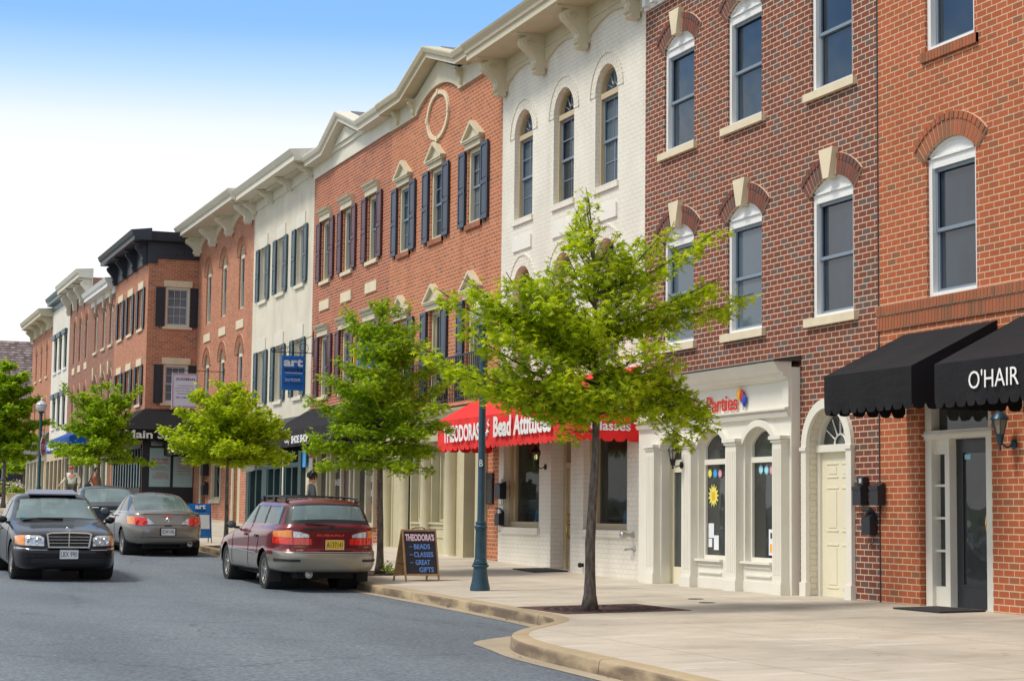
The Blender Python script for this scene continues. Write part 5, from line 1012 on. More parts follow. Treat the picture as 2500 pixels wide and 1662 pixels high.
bt("THEODORA'S", .05, .67, .54, .12, 'chalk_pink', .045); bt('BEADS', .2, .535, .30, .085, 'chalk_blue'); bt('CLASSES', .19, .405, .36, .085, 'chalk_blue'); bt('GREAT', .21, .275, .27, .085, 'chalk_blue'); bt('GIFTS', .27, .155, .27, .085, 'chalk_blue')
for c in (.57, .44, .31): bt('-', .11, c, .06, .008, 'chalk_blue')
mb = MB(); D = .47; fb = lambda c: D + (TL + .02 - D) * c / H
def slabb(a0, a1, c0, c1): mb.prism([bp(a0, fb(c0), c0), bp(a1, fb(c0), c0), bp(a1, fb(c1), c1), bp(a0, fb(c1), c1)], tuple(F_ * .022))
slabb(0, .028, 0, H); slabb(W - .028, W, 0, H); slabb(.028, W - .028, .1, H); mb.build('back_panel', 'wood_board', t)
mb = MB(); mb.tube([bp(.01, fr(.3) + .01, .3), bp(.01, fb(.3), .3)], .004, 4); mb.tube([bp(.2, TL + .01, H + .005), bp(.25, TL + .01, H + .03), bp(.39, TL + .01, H + .03), bp(.44, TL + .01, H + .005)], .008, 5); mb.build('handle', 'black_metal', t)
t = thing('sandwich_board', 'blue and white art works sandwich board behind the silver coupe', 'sandwich board', (9.05, 45.4, .55)); z = sz(9, 45.4)
mb = MB()
for x in (8.74, 9.30): mb.tube([(x, 45.35, z), (x - .02, 45.5, z + .96)], .012, 5); mb.tube([(x, 45.75, z), (x - .02, 45.53, z + .96)], .012, 5)
mb.build('frame', 'black_metal', t); mb = MB(); mb.prism([(8.73, 45.36, z + .12), (9.29, 45.36, z + .12), (9.28, 45.49, z + .95), (8.72, 45.49, z + .95)], (0, .015, 0)); bd = mb.build('panel', 'blue_sign', t)
mb = MB(); mb.prism([(8.77, 45.375, z + .34), (9.25, 45.375, z + .34), (9.245, 45.43, z + .68), (8.765, 45.43, z + .68)], (0, -.012, 0)); mb.build('white_field', 'paper_white', bd)
vv = (0, .155, .98); text('art', (8.90, 45.455, z + .82), .26, .11, (1, 0, 0), vv, 'lettering_white', bd, bold=.03); text('works', (8.90, 45.44, z + .755), .26, .05, (1, 0, 0), vv, 'lettering_black', bd, bold=.02)
for s_, zz, w in (('FINE ART CLASSES', .715, .36), ('2ND FLOOR STUDIO', .69, .4), ('301-926-0044', .26, .3), ('FINE ART', .21, .3), ('www.artworks.com', .15, .38)): text(s_, (9.01 - w / 2, 45.352 + (zz - .12) * .157 - .004, z + zz), w, .022, (1, 0, 0), vv, 'cyan_light', bd)
def hanging_sign(label, Y, x0, x1, z0, z1, mat, arm_x0, arm_z, scroll=True, oval=False, border=None):
    t = thing('hanging_sign', label, 'sign', (13, Y, arm_z), 'signs hung from iron brackets')
    mb = MB(); mb.tube([(13, Y, arm_z), (arm_x0, Y, arm_z)], .013, 6); mb.box(12.98, 13.0, Y - .03, Y + .03, arm_z - .1, arm_z + (.6 if scroll else .1))
    if scroll:
        mb.tube([(13, Y, arm_z + .5), (12.4, Y, arm_z + .2), (arm_x0 + .1, Y, arm_z + .03)], .010, 6)
        for cx, cz, r in ((12.72, arm_z + .14, .14), (arm_x0 + .05, arm_z + .06, .06), (12.3, arm_z + .08, .06)): mb.tube([(cx + r * (1 - a / 12) * math.cos(a), Y, cz + r * (1 - a / 12) * math.sin(a)) for a in np.linspace(-1.3, 6.5, 20)], .008, 5)
    for xx in (x0 + .12, x1 - .12): mb.tube([(xx, Y, arm_z), (xx, Y, z1 - .01)], .005, 4)
    mb.build('bracket', 'black_metal', t); mb = MB()
    if oval: mb.prism([((x0 + x1) / 2 + (x1 - x0) / 2 * math.cos(a), Y - .015, (z0 + z1) / 2 + (z1 - z0) / 2 * math.sin(a)) for a in np.linspace(0, 2 * math.pi, 32, endpoint=False)], (0, .03, 0))
    else: mb.box(x0, x1, Y - .02, Y + .02, z0, z1)
    p = mb.build('panel', mat, t)
    if border:
        m_, ins = border; mb = MB(); a0, a1, c0, c1 = x0 + ins, x1 - ins, z0 + ins, z1 - ins; q = Y - .0235
        for e in ((a0, a1, c0, c0 + .012), (a0, a1, c1 - .012, c1)): mb.box(e[0], e[1], q, q + .004, e[2], e[3])
        for e in ((a0, a0 + .012), (a1 - .012, a1)): mb.box(e[0], e[1], q, q + .004, c0, c1)
        mb.build('border', m_, p)
    return p
X_ = (1, 0, 0)
p = hanging_sign('blue art works sign hung from a scrolled bracket on the cream painted brick', 50.25, 12.12, 12.76, 4.62, 5.57, 'blue_sign', 11.82, 5.66)
q = 50.225; text('art', (12.17, q, 5.27), .54, .22, X_, ZU, 'lettering_white', p, bold=.04); text('works', (12.17, q, 5.14), .54, .12, X_, ZU, 'lettering_black', p, bold=.02); MB().box(12.22, 12.70, q - .004, q + .006, 5.085, 5.10).build('rule', 'lettering_white', p)
text('Fine Art Classes', (12.24, q, 4.97), .40, .05, X_, ZU, 'lettering_black', p); text('2nd FLOOR', (12.22, q, 4.87), .43, .075, X_, ZU, 'lettering_white', p); text('301-926-0044', (12.17, q, 4.78), .54, .055, X_, ZU, 'lettering_dark', p); text('www.artworks.com', (12.21, q, 4.72), .45, .02, X_, ZU, 'lettering_dark', p)
p = hanging_sign('white ZUSSMAN office sign with red and blue borders by the corner block', 62.0, 11.25, 12.12, 4.69, 5.83, 'pale_sign', 11.12, 5.93, scroll=False, border=('lettering_dark', .02))
q = 61.975; mb = MB(); a0, a1, c0, c1 = 11.30, 12.07, 4.74, 5.78
for e in ((a0, a1, c0, c0 + .01), (a0, a1, c1 - .01, c1), (a0, a0 + .01, c0, c1), (a1 - .01, a1, c0, c1)): mb.box(e[0], e[1], q, q + .004, e[2], e[3])
mb.build('inner_border', 'lettering_red', p); text('ZUSSMAN', (11.37, q, 5.60), .64, .08, X_, ZU, 'lettering_black', p, bold=.01); mb = MB(); mb.tube([(11.48 + .36 * k / 8, q, 5.70 + .035 * math.sin(math.pi * k / 8)) for k in range(9)], .004, 4); mb.build('swoosh', 'lettering_red', p)
for i, (s_, w) in enumerate((('Financial Planning', .50), ('Investment Management', .62), ('Income Tax Preparation', .62), ('Retirement Services', .50))): text(s_, (11.69 - w / 2, q, 5.40 - i * .085), w, .035, X_, ZU, 'lettering_dark', p)
text('301-330-0010', (11.40, q, 5.0), .58, .06, X_, ZU, 'lettering_dark', p)
p = hanging_sign('cream oval sign with dark script hanging left of the green shop front', 56.6, 12.34, 12.98, 2.50, 2.95, 'cream_paint', 12.3, 3.05, scroll=False, oval=True)
text('Apple Seed', (12.42, 56.58, 2.68), .48, .12, X_, ZU, 'lettering_dark', p, shear=.3); text('The', (12.42, 56.58, 2.82), .1, .05, X_, ZU, 'lettering_dark', p, shear=.3)
p = hanging_sign('blue and white sign with yellow edge half hidden by the second tree', 43.3, 12.22, 12.82, 4.64, 5.50, 'pale_sign', 12.0, 5.62, scroll=False)
MB().box(12.22, 12.82, 43.27, 43.33, 4.60, 4.74).build('yellow_edge', 'balloon_yellow', p); MB().box(12.2, 12.25, 43.27, 43.33, 4.64, 5.5).build('yellow_edge', 'balloon_yellow', p); mb = MB(); mb.prism([(12.3, 43.275, 4.8), (12.8, 43.275, 4.8), (12.8, 43.275, 5.05), (12.5, 43.275, 5.25), (12.3, 43.275, 5.0)], (0, -.006, 0)); mb.build('blue_field', 'sticker_blue', p)
for i, (yy, zz, m_) in enumerate(((50.62, 2.75, 'sticker_blue'), (49.9, 2.55, 'paper_white'))):
    tag(MB().box(12.9, 12.93, yy - .18, yy + .18, zz - .22, zz + .22).build('wall_notice', m_), ['small blue notice on the pier between shoe shop and green shop front', 'small white notice on brick left of the shoe shop windows'][i], 'notice')

# ---------------------------------------------------------------- trees
def leaf_shape():
    P = [(0, 0), (.05, .22), (.40, .12), (.10, .36), (.52, .56), (.08, .58), (.26, .90), (.03, .78), (0, 1.12), (-.03, .78), (-.26, .90), (-.08, .58), (-.52, .56), (-.10, .36), (-.40, .12), (-.05, .22)]
    return np.array(P)
def leaf_small(): return np.array([(0, 0), (.42, .2), (.2, .42), (.45, .62), (.1, .7), (0, 1.05), (-.1, .7), (-.45, .62), (-.2, .42), (-.42, .2)])
def make_leaves(name, pos, size, parent, mat, shape, rs, droop=.5):
    n = len(pos); k = len(shape); pos = np.array(pos)
    yaw = rs.uniform(0, 2 * np.pi, n); tilt = rs.normal(-.35, droop, n); roll = rs.normal(0, .42, n); s = size * rs.uniform(.65, 1.25, n)
    f = np.stack([np.cos(yaw) * np.cos(tilt), np.sin(yaw) * np.cos(tilt), np.sin(tilt)], 1); r = np.stack([-np.sin(yaw), np.cos(yaw), np.zeros(n)], 1); u = np.cross(r, f)
    r2 = r * np.cos(roll)[:, None] + u * np.sin(roll)[:, None]; u2 = np.cross(r2, f)
    sh = shape; curl = (np.abs(sh[:, 0]) * .35 - .18 * sh[:, 1] ** 2)
    v = pos[:, None, :] + s[:, None, None] * (sh[None, :, 0:1] * r2[:, None, :] + sh[None, :, 1:2] * f[:, None, :] + curl[None, :, None] * u2[:, None, :])
    v = v.reshape(-1, 3); me = bpy.data.meshes.new(name); me.vertices.add(len(v)); me.vertices.foreach_set('co', v.ravel())
    # two faces per leaf, folded along the midrib
    tip = int(np.argmax(sh[:, 1])); A = list(range(0, tip + 1)); B = [0] + list(range(tip, k)); faces = [A, B]
    loops = np.concatenate([np.concatenate([np.array(fc) for fc in faces]) + i * k for i in range(n)]) if n < 1 else (np.tile(np.concatenate([np.array(fc) for fc in faces]), (n, 1)) + (np.arange(n) * k)[:, None]).ravel()
    tot = np.tile(np.array([len(fc) for fc in faces]), n); st = np.concatenate([[0], np.cumsum(tot)[:-1]])
    me.loops.add(len(loops)); me.loops.foreach_set('vertex_index', loops.astype(np.int32)); me.polygons.add(len(tot)); me.polygons.foreach_set('loop_start', st.astype(np.int32)); me.polygons.foreach_set('loop_total', tot.astype(np.int32))
    me.materials.append(MATS[mat]); me.update(calc_edges=True); me.validate()
    o = bpy.data.objects.new(name, me); C.objects.link(o); attach(o, parent); return o
def tree(label, base, trunk_pts, branches, leaf, size, nper, seed, mat='leaf_light', tr=.10, fine=True, spread=.36, bark='bark'):
    """branches: (height on trunk, tip offset (dx,dy,z)), leaf clusters grow on side twigs along the outer two thirds"""
    rs = np.random.RandomState(seed); t = thing('street_tree', label, 'tree', base, 'young oak street trees'); bx, by, bz = base
    H = trunk_pts[-1][2]
    def tp(h):
        zs = [p[2] for p in trunk_pts]; return Vector((bx + np.interp(h, zs, [p[0] for p in trunk_pts]), by + np.interp(h, zs, [p[1] for p in trunk_pts]), bz + h))
    hs = np.linspace(0, H, 26); rad = [tr * (1 - .88 * (h / H)) + .045 * math.exp(-h / .10) + .002 * math.sin(h * 9) for h in hs]
    mb = MB(); mb.tube([tp(h) + Vector((.006 * math.sin(h * 3.1), .006 * math.cos(h * 2.3), 0)) for h in hs], rad, 14 if fine else 8); mb.build('trunk', bark, t, smooth=True, recalc=False)
    mb = MB(); leaves = []
    for (h0, tip, dens) in branches:
        p0 = tp(h0); p1 = Vector((bx + tip[0], by + tip[1], bz + tip[2])); d = p1 - p0; Lb = d.length; n = 9
        droop = -.08 * Lb * (1 if tip[2] < h0 + .1 else -1); pts = []
        for i in range(n + 1):
            f = i / n; q = p0 + d * f; q.z += -droop * math.sin(math.pi * f) * .6; q += Vector(rs.normal(0, .012, 3)) * (1 if i else 0); pts.append(q)
        r0 = .012 * min(1.5, Lb) + .004; mb.tube(pts, [r0 * (1 - .85 * i / n) + .002 for i in range(n + 1)], 5)
        m = max(3, int(Lb / .10)); side = Vector((-d.y, d.x, 0)).normalized() if d.xy.length > .05 else Vector((1, 0, 0))
        for j in range(m):
            f = .10 + .90 * (j + rs.uniform(0, .7)) / m; f = min(f, 1.0); a = pts[min(n, int(f * n))]
            sp = spread * (1.05 - .78 * f) * rs.uniform(.5, 1.25) + .07; sg = 1 if j % 2 else -1
            dirv = (side * sg * rs.uniform(.5, 1.) + d.normalized() * rs.uniform(.2, .9) + Vector((0, 0, rs.uniform(-.10, .12)))).normalized()
            e = a + dirv * sp; mb.tube([a, a.lerp(e, .5) + Vector((0, 0, .015)), e], [.005, .004, .002], 3, cap=False)
            for _ in range(int(nper * dens * rs.uniform(.6, 1.3))):
                g = rs.uniform(.1, 1.12); q = a.lerp(e, g) + Vector(rs.normal(0, 1, 3)) * .05; q.z += rs.normal(-.015, .02) - .03; leaves.append(tuple(q))
    mb.build('limbs', 'limb_bark', t, smooth=True, recalc=False)
    make_leaves('crown', leaves, size, t, mat, leaf_shape() if fine else leaf_small(), rs); return t
def auto_branches(rs, z0, z1, n, rfun, dens=1., ph=0.):
    out = []
    for i in range(n):
        f = i / (n - 1); f = round(f * 8) / 8; z = z0 + (z1 - z0) * f + rs.uniform(-.06, .06); a = ph + i * 2.4 + rs.uniform(-.3, .3); r = rfun(f) * rs.uniform(.6, 1.18); up = .12 + .45 * f
        out.append((max(.9, z - up * r * .8 + (.10 if f < .3 else 0)), (r * math.cos(a), r * math.sin(a), z + (.16 if f > .35 else -.14) * r * .5), dens))
    return out
# nearest tree: limbs follow the real one's reach; each entry is trunk height and tip (towards facade, along street, height)
B = [(3.3, (-.6, .1, 4.14), 1.1), (3.1, (-1.2, -.1, 4.04), 1.1), (3.2, (-1.7, .0, 3.97), 1.), (2.9, (1.6, -.1, 2.5), .7), (3.05, (-1.98, .15, 3.84), .9), (3.2, (-1.5, .5, 3.98), 1.), (3.3, (-1.0, -.2, 4.06), 1.2), (3.0, (-1.3, .2, 3.72), .9), (3.2, (-.7, .3, 4.04), 1.2),
     (2.5, (-2.2, .2, 3.16), .9), (2.45, (-2.08, -.35, 2.90), .9), (2.6, (-1.8, -.1, 3.42), .9), (2.3, (-1.5, .4, 2.80), 1.), (2.75, (-1.5, -.5, 3.4), .9), (2.55, (-1.1, .6, 3.05), 1.),
     (2.4, (-1.3, -.2, 2.74), 1.), (2.4, (-.95, .45, 2.66), 1.), (2.35, (-.6, -.5, 2.6), 1.), (2.15, (-.36, .1, 2.14), .5), (2.5, (.08, -.5, 2.72), .8), (2.45, (.05, .5, 2.72), .7),
     (2.9, (1.68, .1, 2.24), .9), (2.85, (1.36, -.1, 1.98), .7), (2.4, (1.48, -.35, 2.45), 1.), (2.6, (1.15, .3, 2.95), 1.), (2.7, (.8, .7, 2.8), .7), (2.7, (.65, -.5, 2.75), .8), (2.75, (.95, -.5, 3.1), .9), (2.8, (1.3, .15, 2.8), 1.), (2.9, (1.5, .2, 2.5), .8),
     (3.4, (2.3, .1, 4.02), .9), (3.45, (1.55, -.25, 4.10), .9), (3.5, (1.0, .3, 4.28), .8), (3.3, (1.9, .2, 4.22), .7),
     (3.85, (1.78, .0, 4.84), .8), (3.85, (1.1, .2, 4.76), .8), (3.95, (.6, -.15, 4.62), .9), (4.2, (-.30, .05, 4.75), .6), (4.1, (.3, .1, 4.6), .9), (4.0, (-.3, -.15, 4.45), .9), (3.9, (.2, -.3, 4.4), 1.), (4.3, (-.1, 0, 5.18), .6), (4.4, (-.2, .05, 4.95), .6), (3.7, (-.45, -.3, 4.25), 1.), (3.7, (.3, .45, 4.25), .8), (3.4, (.4, -.65, 3.9), 1.),
     (3.0, (-.5, -.9, 3.6), 1.1), (2.8, (.5, -1.0, 3.3), .9), (2.9, (-.4, 1.0, 3.6), .8), (2.7, (.6, .9, 3.3), .6), (3.1, (-.9, -.6, 3.75), 1.1), (2.5, (-.8, -.9, 2.85), 1.1), (2.4, (.0, -1.0, 2.8), .9), (3.2, (0, .5, 3.9), 1.)]
z = sz(8.93, 21.1)
tree('nearest young oak with a spreading yellow-green crown in an iron grate', (8.99, 21.15, z), [(0, 0, 0), (.0, .02, .8), (.06, 0, 1.8), (.06, 0, 3.0), (.02, 0, 4.2), (-.06, 0, 5.05)], B, None, .106, 26, 11, 'leaf_light', tr=.072, spread=.42)
rs = np.random.RandomState(5); z = sz(9.6, 32.1)
B2_ = auto_branches(rs, 1.95, 4.75, 46, lambda f: 1.18 * (1 - f) ** .55 + .22, 1.15) + [(2.6, (-1.4, .1, 3.15), 1), (3.0, (-1.2, -.2, 3.55), 1), (2.7, (1.35, .2, 3.6), 1), (2.3, (1.05, -.1, 2.75), 1.1), (3.6, (.8, 0, 4.2), 1), (3.9, (-.75, 0, 4.75), .8), (2.0, (-1.25, 0, 2.5), 1.2)]
tree('second young oak, narrow and dark green, standing behind the chalkboard', (9.6, 32.1, z), [(0, 0, 0), (-.02, 0, 2), (-.04, 0, 4), (-.05, 0, 4.95)], B2_, None, .092, 34, 6, 'leaf_mid', tr=.065)
rs = np.random.RandomState(8); z = sz(9.15, 43.0)
B3_ = auto_branches(rs, 2.05, 3.75, 42, lambda f: 1.40 * (1 - f) ** .5 + .22, 1.2, 1.) + [(2.5, (-1.65, 0, 2.75), 1.1), (2.7, (-1.2, .2, 3.2), 1), (2.5, (1.5, 0, 2.75), 1), (2.8, (1.1, 0, 3.1), 1), (3.1, (-.95, 0, 3.55), .9), (2.3, (-1.3, .4, 2.4), 1.1), (2.2, (1.0, .3, 2.2), 1)]
tree('third young oak with a broad flat crown between the coupe and the maroon wagon', (9.15, 43.0, z), [(0, 0, 0), (0, 0, 2), (-.06, 0, 3.75)], B3_, None, .10, 27, 9, 'leaf_light', tr=.058, fine=False)
rs = np.random.RandomState(12); z = sz(9.1, 63.3)
B4_ = auto_branches(rs, 2.05, 4.5, 46, lambda f: 1.40 * (1 - f) ** .45 + .35, 1.2, 2.) + [(3.2, (-1.35, 0, 4.6), .8), (3.4, (1.4, 0, 4.6), .8), (3.0, (-1.6, 0, 3.2), .9), (3.0, (.6, 0, 4.7), .9)]
tree('fourth young oak in front of the ticket office corner', (9.15, 63.3, z), [(0, 0, 0), (0, 0, 2), (0, 0, 4.5)], B4_, None, .12, 18, 14, 'leaf_mid', tr=.07, fine=False)
rs = np.random.RandomState(15); z = sz(8.2, 80) 
B5_ = auto_branches(rs, 2.2, 6.0, 52, lambda f: 1.75 * (1 - f) ** .5 + .3, 1.3, .5)
tree('large oak at the left edge of the picture beyond the parked sedans', (7.75, 80.5, z), [(0, 0, 0), (0, 0, 3), (.1, 0, 6.4)], B5_, None, .22, 10, 17, 'leaf_mid', tr=.09, fine=False, spread=.5)
def grate(label, cx, cy, s=.8, dz=.0):
    mb = MB(); g = [(cx - s, cy - s), (cx + s, cy - s), (cx + s, cy + s), (cx - s, cy + s)]; mb.prism([(x, y, sz(x, y) - .02) for x, y in g], (0, 0, .026)); o = mb.build('tree_grate', 'grate_iron'); tag(o, label, 'tree grate', group='iron grates round the street trees')
    mb = MB(); z = sz(cx, cy) + .007
    for r in (.30, .42, .54, .66):
        for k in range(30): a = 2 * math.pi * k / 30; b_ = a + .13; q = [(r * math.cos(a), r * math.sin(a)), ((r + .07) * math.cos(a), (r + .07) * math.sin(a)), ((r + .07) * math.cos(b_), (r + .07) * math.sin(b_)), (r * math.cos(b_), r * math.sin(b_))]; mb.poly([(cx + x, cy + y, sz(cx + x, cy + y) + .0085) for x, y in q])
    mb.build('slot', 'grate_gap', o)
grate('square iron grate round the nearest tree', 9.26, 21.4, .82); grate('iron grate round the second tree behind the chalkboard', 9.65, 32.3, .7); grate('iron grate round the third tree by the art works board', 9.55, 43.2, .7)
# weeds and litter
t = thing('weed', 'small green weed at the foot of the second tree', 'weed', (9.75, 31.8, sz(9.7, 31.8))); rs = np.random.RandomState(3)
mb = MB(); tips = []
for k in range(9): a = rs.uniform(0, 6.3); e = Vector((9.75 + .16 * math.cos(a), 31.8 + .12 * math.sin(a), sz(9.7, 31.8) + rs.uniform(.06, .17))); mb.tube([(9.75, 31.8, sz(9.7, 31.8)), e], .004, 3); tips += [tuple(e + Vector(rs.normal(0, .03, 3))) for _ in range(9)]
mb.build('stem', 'leaf_mid', t); make_leaves('leaf', tips, .06, t, 'leaf_mid', leaf_small(), rs)
x, y = 6.22, 13.55; mb = MB(); mb.tube([(x, y, rz(x, y) + .02), (x + .12, y - .09, rz(x, y) + .02)], [.014, .016], 6); tag(mb.build('foil_wrapper', 'chrome'), 'crumpled shiny wrapper lying in the nearest gutter', 'wrapper')
rs = np.random.RandomState(21); pts = []
for _ in range(70): y = rs.choice([rs.normal(19.8, .5), rs.uniform(12, 45)]); x = kx(y) - abs(rs.normal(.05, .10)); pts.append((x, y, rz(x, y) + .012))
tt = make_leaves('fallen_leaves', pts, .05, cam, 'wood_leaf' if 'wood_leaf' in MATS else 'wood_board', leaf_small(), rs, .1); tt.parent = None; tag(tt, kind='stuff')
# ---------------------------------------------------------------- cars: x forward, y left, z up, origin on the ground between the axles
def pchip(xk, yk, x):
    xk, yk = np.array(xk, float), np.array(yk, float); h = np.diff(xk); d = np.diff(yk) / h; m = np.zeros(len(xk))
    for i in range(1, len(xk) - 1): m[i] = 0 if d[i - 1] * d[i] <= 0 else 2 * d[i - 1] * d[i] / (d[i - 1] + d[i])
    m[0], m[-1] = d[0], d[-1]; i = np.clip(np.searchsorted(xk, x) - 1, 0, len(h) - 1); t = (x - xk[i]) / h[i]
    return yk[i] * (1 + 2 * t) * (1 - t) ** 2 + h[i] * m[i] * t * (1 - t) ** 2 + yk[i + 1] * t * t * (3 - 2 * t) - h[i + 1 - 1] * m[i + 1] * t * t * (1 - t)
def half_outline(nx, n):       # one quadrant of a unit superellipse, arc-length spaced for length:width 2.6:1
    a = np.linspace(0, np.pi / 2, 600); X = np.cos(a) ** (2 / nx); Y = np.sin(a) ** (2 / nx); s = np.concatenate([[0], np.cumsum(np.hypot(np.diff(X) * 2.6, np.diff(Y)))])
    q = np.linspace(0, s[-1], n); return np.interp(q, s, X), np.interp(q, s, Y)
def build_car(spec):
    K = np.array(spec['rings'], float)      # zr xr zf xf w n
    tk = np.arange(len(K)); tt = np.concatenate([np.linspace(i, i + 1, spec['sub'][i], endpoint=False) for i in range(len(K) - 1)] + [[len(K) - 1]])
    P = [pchip(tk, K[:, c], tt) for c in range(6)]; nq = 64; rings = []
    for i, t in enumerate(tt):
        zr, xr, zf, xf, w, nn = [p[i] for p in P]; X, Y = half_outline(max(2.2, nn), nq); xc, a = (xf + xr) / 2, (xf - xr) / 2
        xs = np.concatenate([X, -X[::-1][1:], -X[1:], X[::-1][1:-1]]); ys = np.concatenate([Y, Y[::-1][1:], -Y[1:], -Y[::-1][1:-1]])
        u = np.clip((xs + 1) / 2, 0, 1); sm = u * u * (3 - 2 * u); z = zr + (zf - zr) * sm
        z = z + spec.get('crown', .03) * (1 - ys ** 2) * spec['crownw'](t); bul = spec.get('bulge', 0)
        rings.append(np.stack([xc + a * xs, ys * w, z], 1))
    G = np.array(rings); nr, ns = G.shape[:2]; V = G.reshape(-1, 3).copy(); R = spec['arch_r']; F = []; T = []
    arches = [(x, spec['wheel_r'] + .01) for x in spec['axles']]
    def inside(p):
        for ax, az in arches:
            if abs(p[1]) > spec['w'] * .62 and math.hypot(p[0] - ax, p[2] - az) < R: return (ax, az)
        return None
    orig = V.copy(); ins = [inside(p) for p in orig]
    for i, a in enumerate(ins):
        if a: d = np.array([orig[i][0] - a[0], orig[i][2] - a[1]]); l = max(1e-6, np.hypot(*d)); V[i][0] = a[0] + d[0] / l * R; V[i][2] = a[1] + d[1] / l * R
    for r in range(nr - 1):
        for s in range(ns):
            q = (r * ns + s, r * ns + (s + 1) % ns, (r + 1) * ns + (s + 1) % ns, (r + 1) * ns + s)
            if all(ins[i] for i in q): continue
            F.append(q); T.append((tt[r] + tt[r + 1]) / 2)
    top = tuple((nr - 1) * ns + s for s in range(ns)); F.append(top); T.append(tt[-1])
    me = bpy.data.meshes.new('all'); me.from_pydata(V.tolist(), [], F); me.update()
    # consistent outward normals
    bm = bmesh.new(); bm.from_mesh(me); bmesh.ops.recalc_face_normals(bm, faces=bm.faces[:]); 
    bm.verts.ensure_lookup_table(); bm.faces.ensure_lookup_table()
    if sum(f.normal.z for f in bm.faces if f.calc_center_median().z > spec['h'] * .93) < 0: bmesh.ops.reverse_faces(bm, faces=bm.faces[:])
    fl = [(tuple(v.index for v in f.verts), f.calc_center_median().copy(), f.normal.copy(), T[f.index]) for f in bm.faces]; vn = [v.normal.copy() for v in bm.verts]
    bvh = BVHTree.FromBMesh(bm); bm.free(); bpy.data.meshes.remove(me)
    root = spec['root']; parts = {}
    for vs, c, n, t in fl: parts.setdefault(spec['classify'](c, n, t), []).append(vs)
    mapname = spec['parts']; objs = {}
    for k in [k for k in parts if k in ('side_window', 'pillar')]:      # each pane and pillar a mesh of its own
        fs = parts.pop(k); par = {}
        def fd(a):
            while par.setdefault(a, a) != a: a = par[a]
            return a
        for f in fs:
            for v in f[1:]: par[fd(v)] = fd(f[0])
        for f in fs: parts.setdefault('%s#%d' % (k, fd(f[0])), []).append(f)
    for key in sorted(parts, key=lambda k: k != 'body'):
        nm, mt = mapname[key.split('#')[0]]; used = sorted({i for f in parts[key] for i in f}); ix = {v: i for i, v in enumerate(used)}
        mm = bpy.data.meshes.new(nm); off = spec.get('inset', {}).get(key.split('#')[0], 0)
        mm.from_pydata([tuple(Vector(V[i]) - vn[i] * off) for i in used], [], [tuple(ix[i] for i in f) for f in parts[key]]); mm.materials.append(MATS[mt]); mm.polygons.foreach_set('use_smooth', [True] * len(mm.polygons)); mm.update()
        mm.normals_split_custom_set_from_vertices([tuple(vn[i]) for i in used])
        o = bpy.data.objects.new(nm, mm); C.objects.link(o); o.parent = root; objs[key] = o
    return bvh, objs
def lobj(mb, nm, mat, parent, smooth=False, ang=None):
    o = mb.build(nm, mat, None, smooth=smooth, ang=ang); o.parent = parent; return o
def hit(bvh, o, d, far=9):
    h = bvh.ray_cast(Vector(o), Vector(d), far); return h[0], h[1]
def patch(bvh, poly, direction, nm, mat, parent, off=.006, n=14, skirt=.02):
    """lay an outline (a, z) on the body; direction 'back','front','left','right': a = y for ends, x for sides. poly: list of (a, zlo, zhi)"""
    mb = MB(); A = [p[0] for p in poly]; a_ = np.linspace(A[0], A[-1], n); lo = np.interp(a_, A, [p[1] for p in poly]); hi = np.interp(a_, A, [p[2] for p in poly]); m = 5; grid = []
    if A[0] > A[-1]: a_ = a_[::-1]; o_ = np.argsort(A); lo = np.interp(a_, np.array(A)[o_], np.array([p[1] for p in poly])[o_]); hi = np.interp(a_, np.array(A)[o_], np.array([p[2] for p in poly])[o_])
    for a, l, h in zip(a_, lo, hi):
        col = []
        for z in np.linspace(l, h, m):
            if direction == 'back': o, d = (-6, a, z), (1, 0, 0)
            elif direction == 'front': o, d = (6, a, z), (-1, 0, 0)
            elif direction == 'left': o, d = (a, 4, z), (0, -1, 0)
            else: o, d = (a, -4, z), (0, 1, 0)
            p, nn = hit(bvh, o, d, 12)
            if p is None: p = Vector(col[-1]) if col else Vector((o[0], o[1], z)) * 1.; nn = Vector((0, 0, 0))
            col.append(tuple(p - Vector(d) * off))
        grid.append(col)
    for i in range(n - 1):
        for j in range(m - 1): mb.quad(grid[i][j], grid[i + 1][j], grid[i + 1][j + 1], grid[i][j + 1])
    d = Vector({'back': (1, 0, 0), 'front': (-1, 0, 0), 'left': (0, -1, 0), 'right': (0, 1, 0)}[direction]) * skirt
    E = [c[0] for c in grid] + [grid[-1][j] for j in range(1, m)] + [c[-1] for c in grid[::-1][1:]] + [grid[0][j] for j in range(m - 2, 0, -1)]
    for p, q in zip(E, E[1:] + E[:1]): mb.quad(p, q, tuple(Vector(q) + d), tuple(Vector(p) + d))
    o = mb.build(nm, mat, None); o.parent = parent; return o
def seam(bvh, pts, side, parent, nm='panel_gap', w=.005, mat='lettering_black'):
    mb = MB(); P = []
    for a, z in pts:
        if side in ('left', 'right'): o, d = ((a, 4, z), (0, -1, 0)) if side == 'left' else ((a, -4, z), (0, 1, 0))
        else: o, d = ((-6, a, z), (1, 0, 0)) if side == 'back' else ((6, a, z), (-1, 0, 0)) if side == 'front' else ((a, z, 4), (0, 0, -1))
        p, n = hit(bvh, o, d, 12)
        if p is not None: P.append(p - Vector(d) * .0012)
    if len(P) > 1: mb.tube(P, w, 4); lobj(mb, nm, mat, parent)
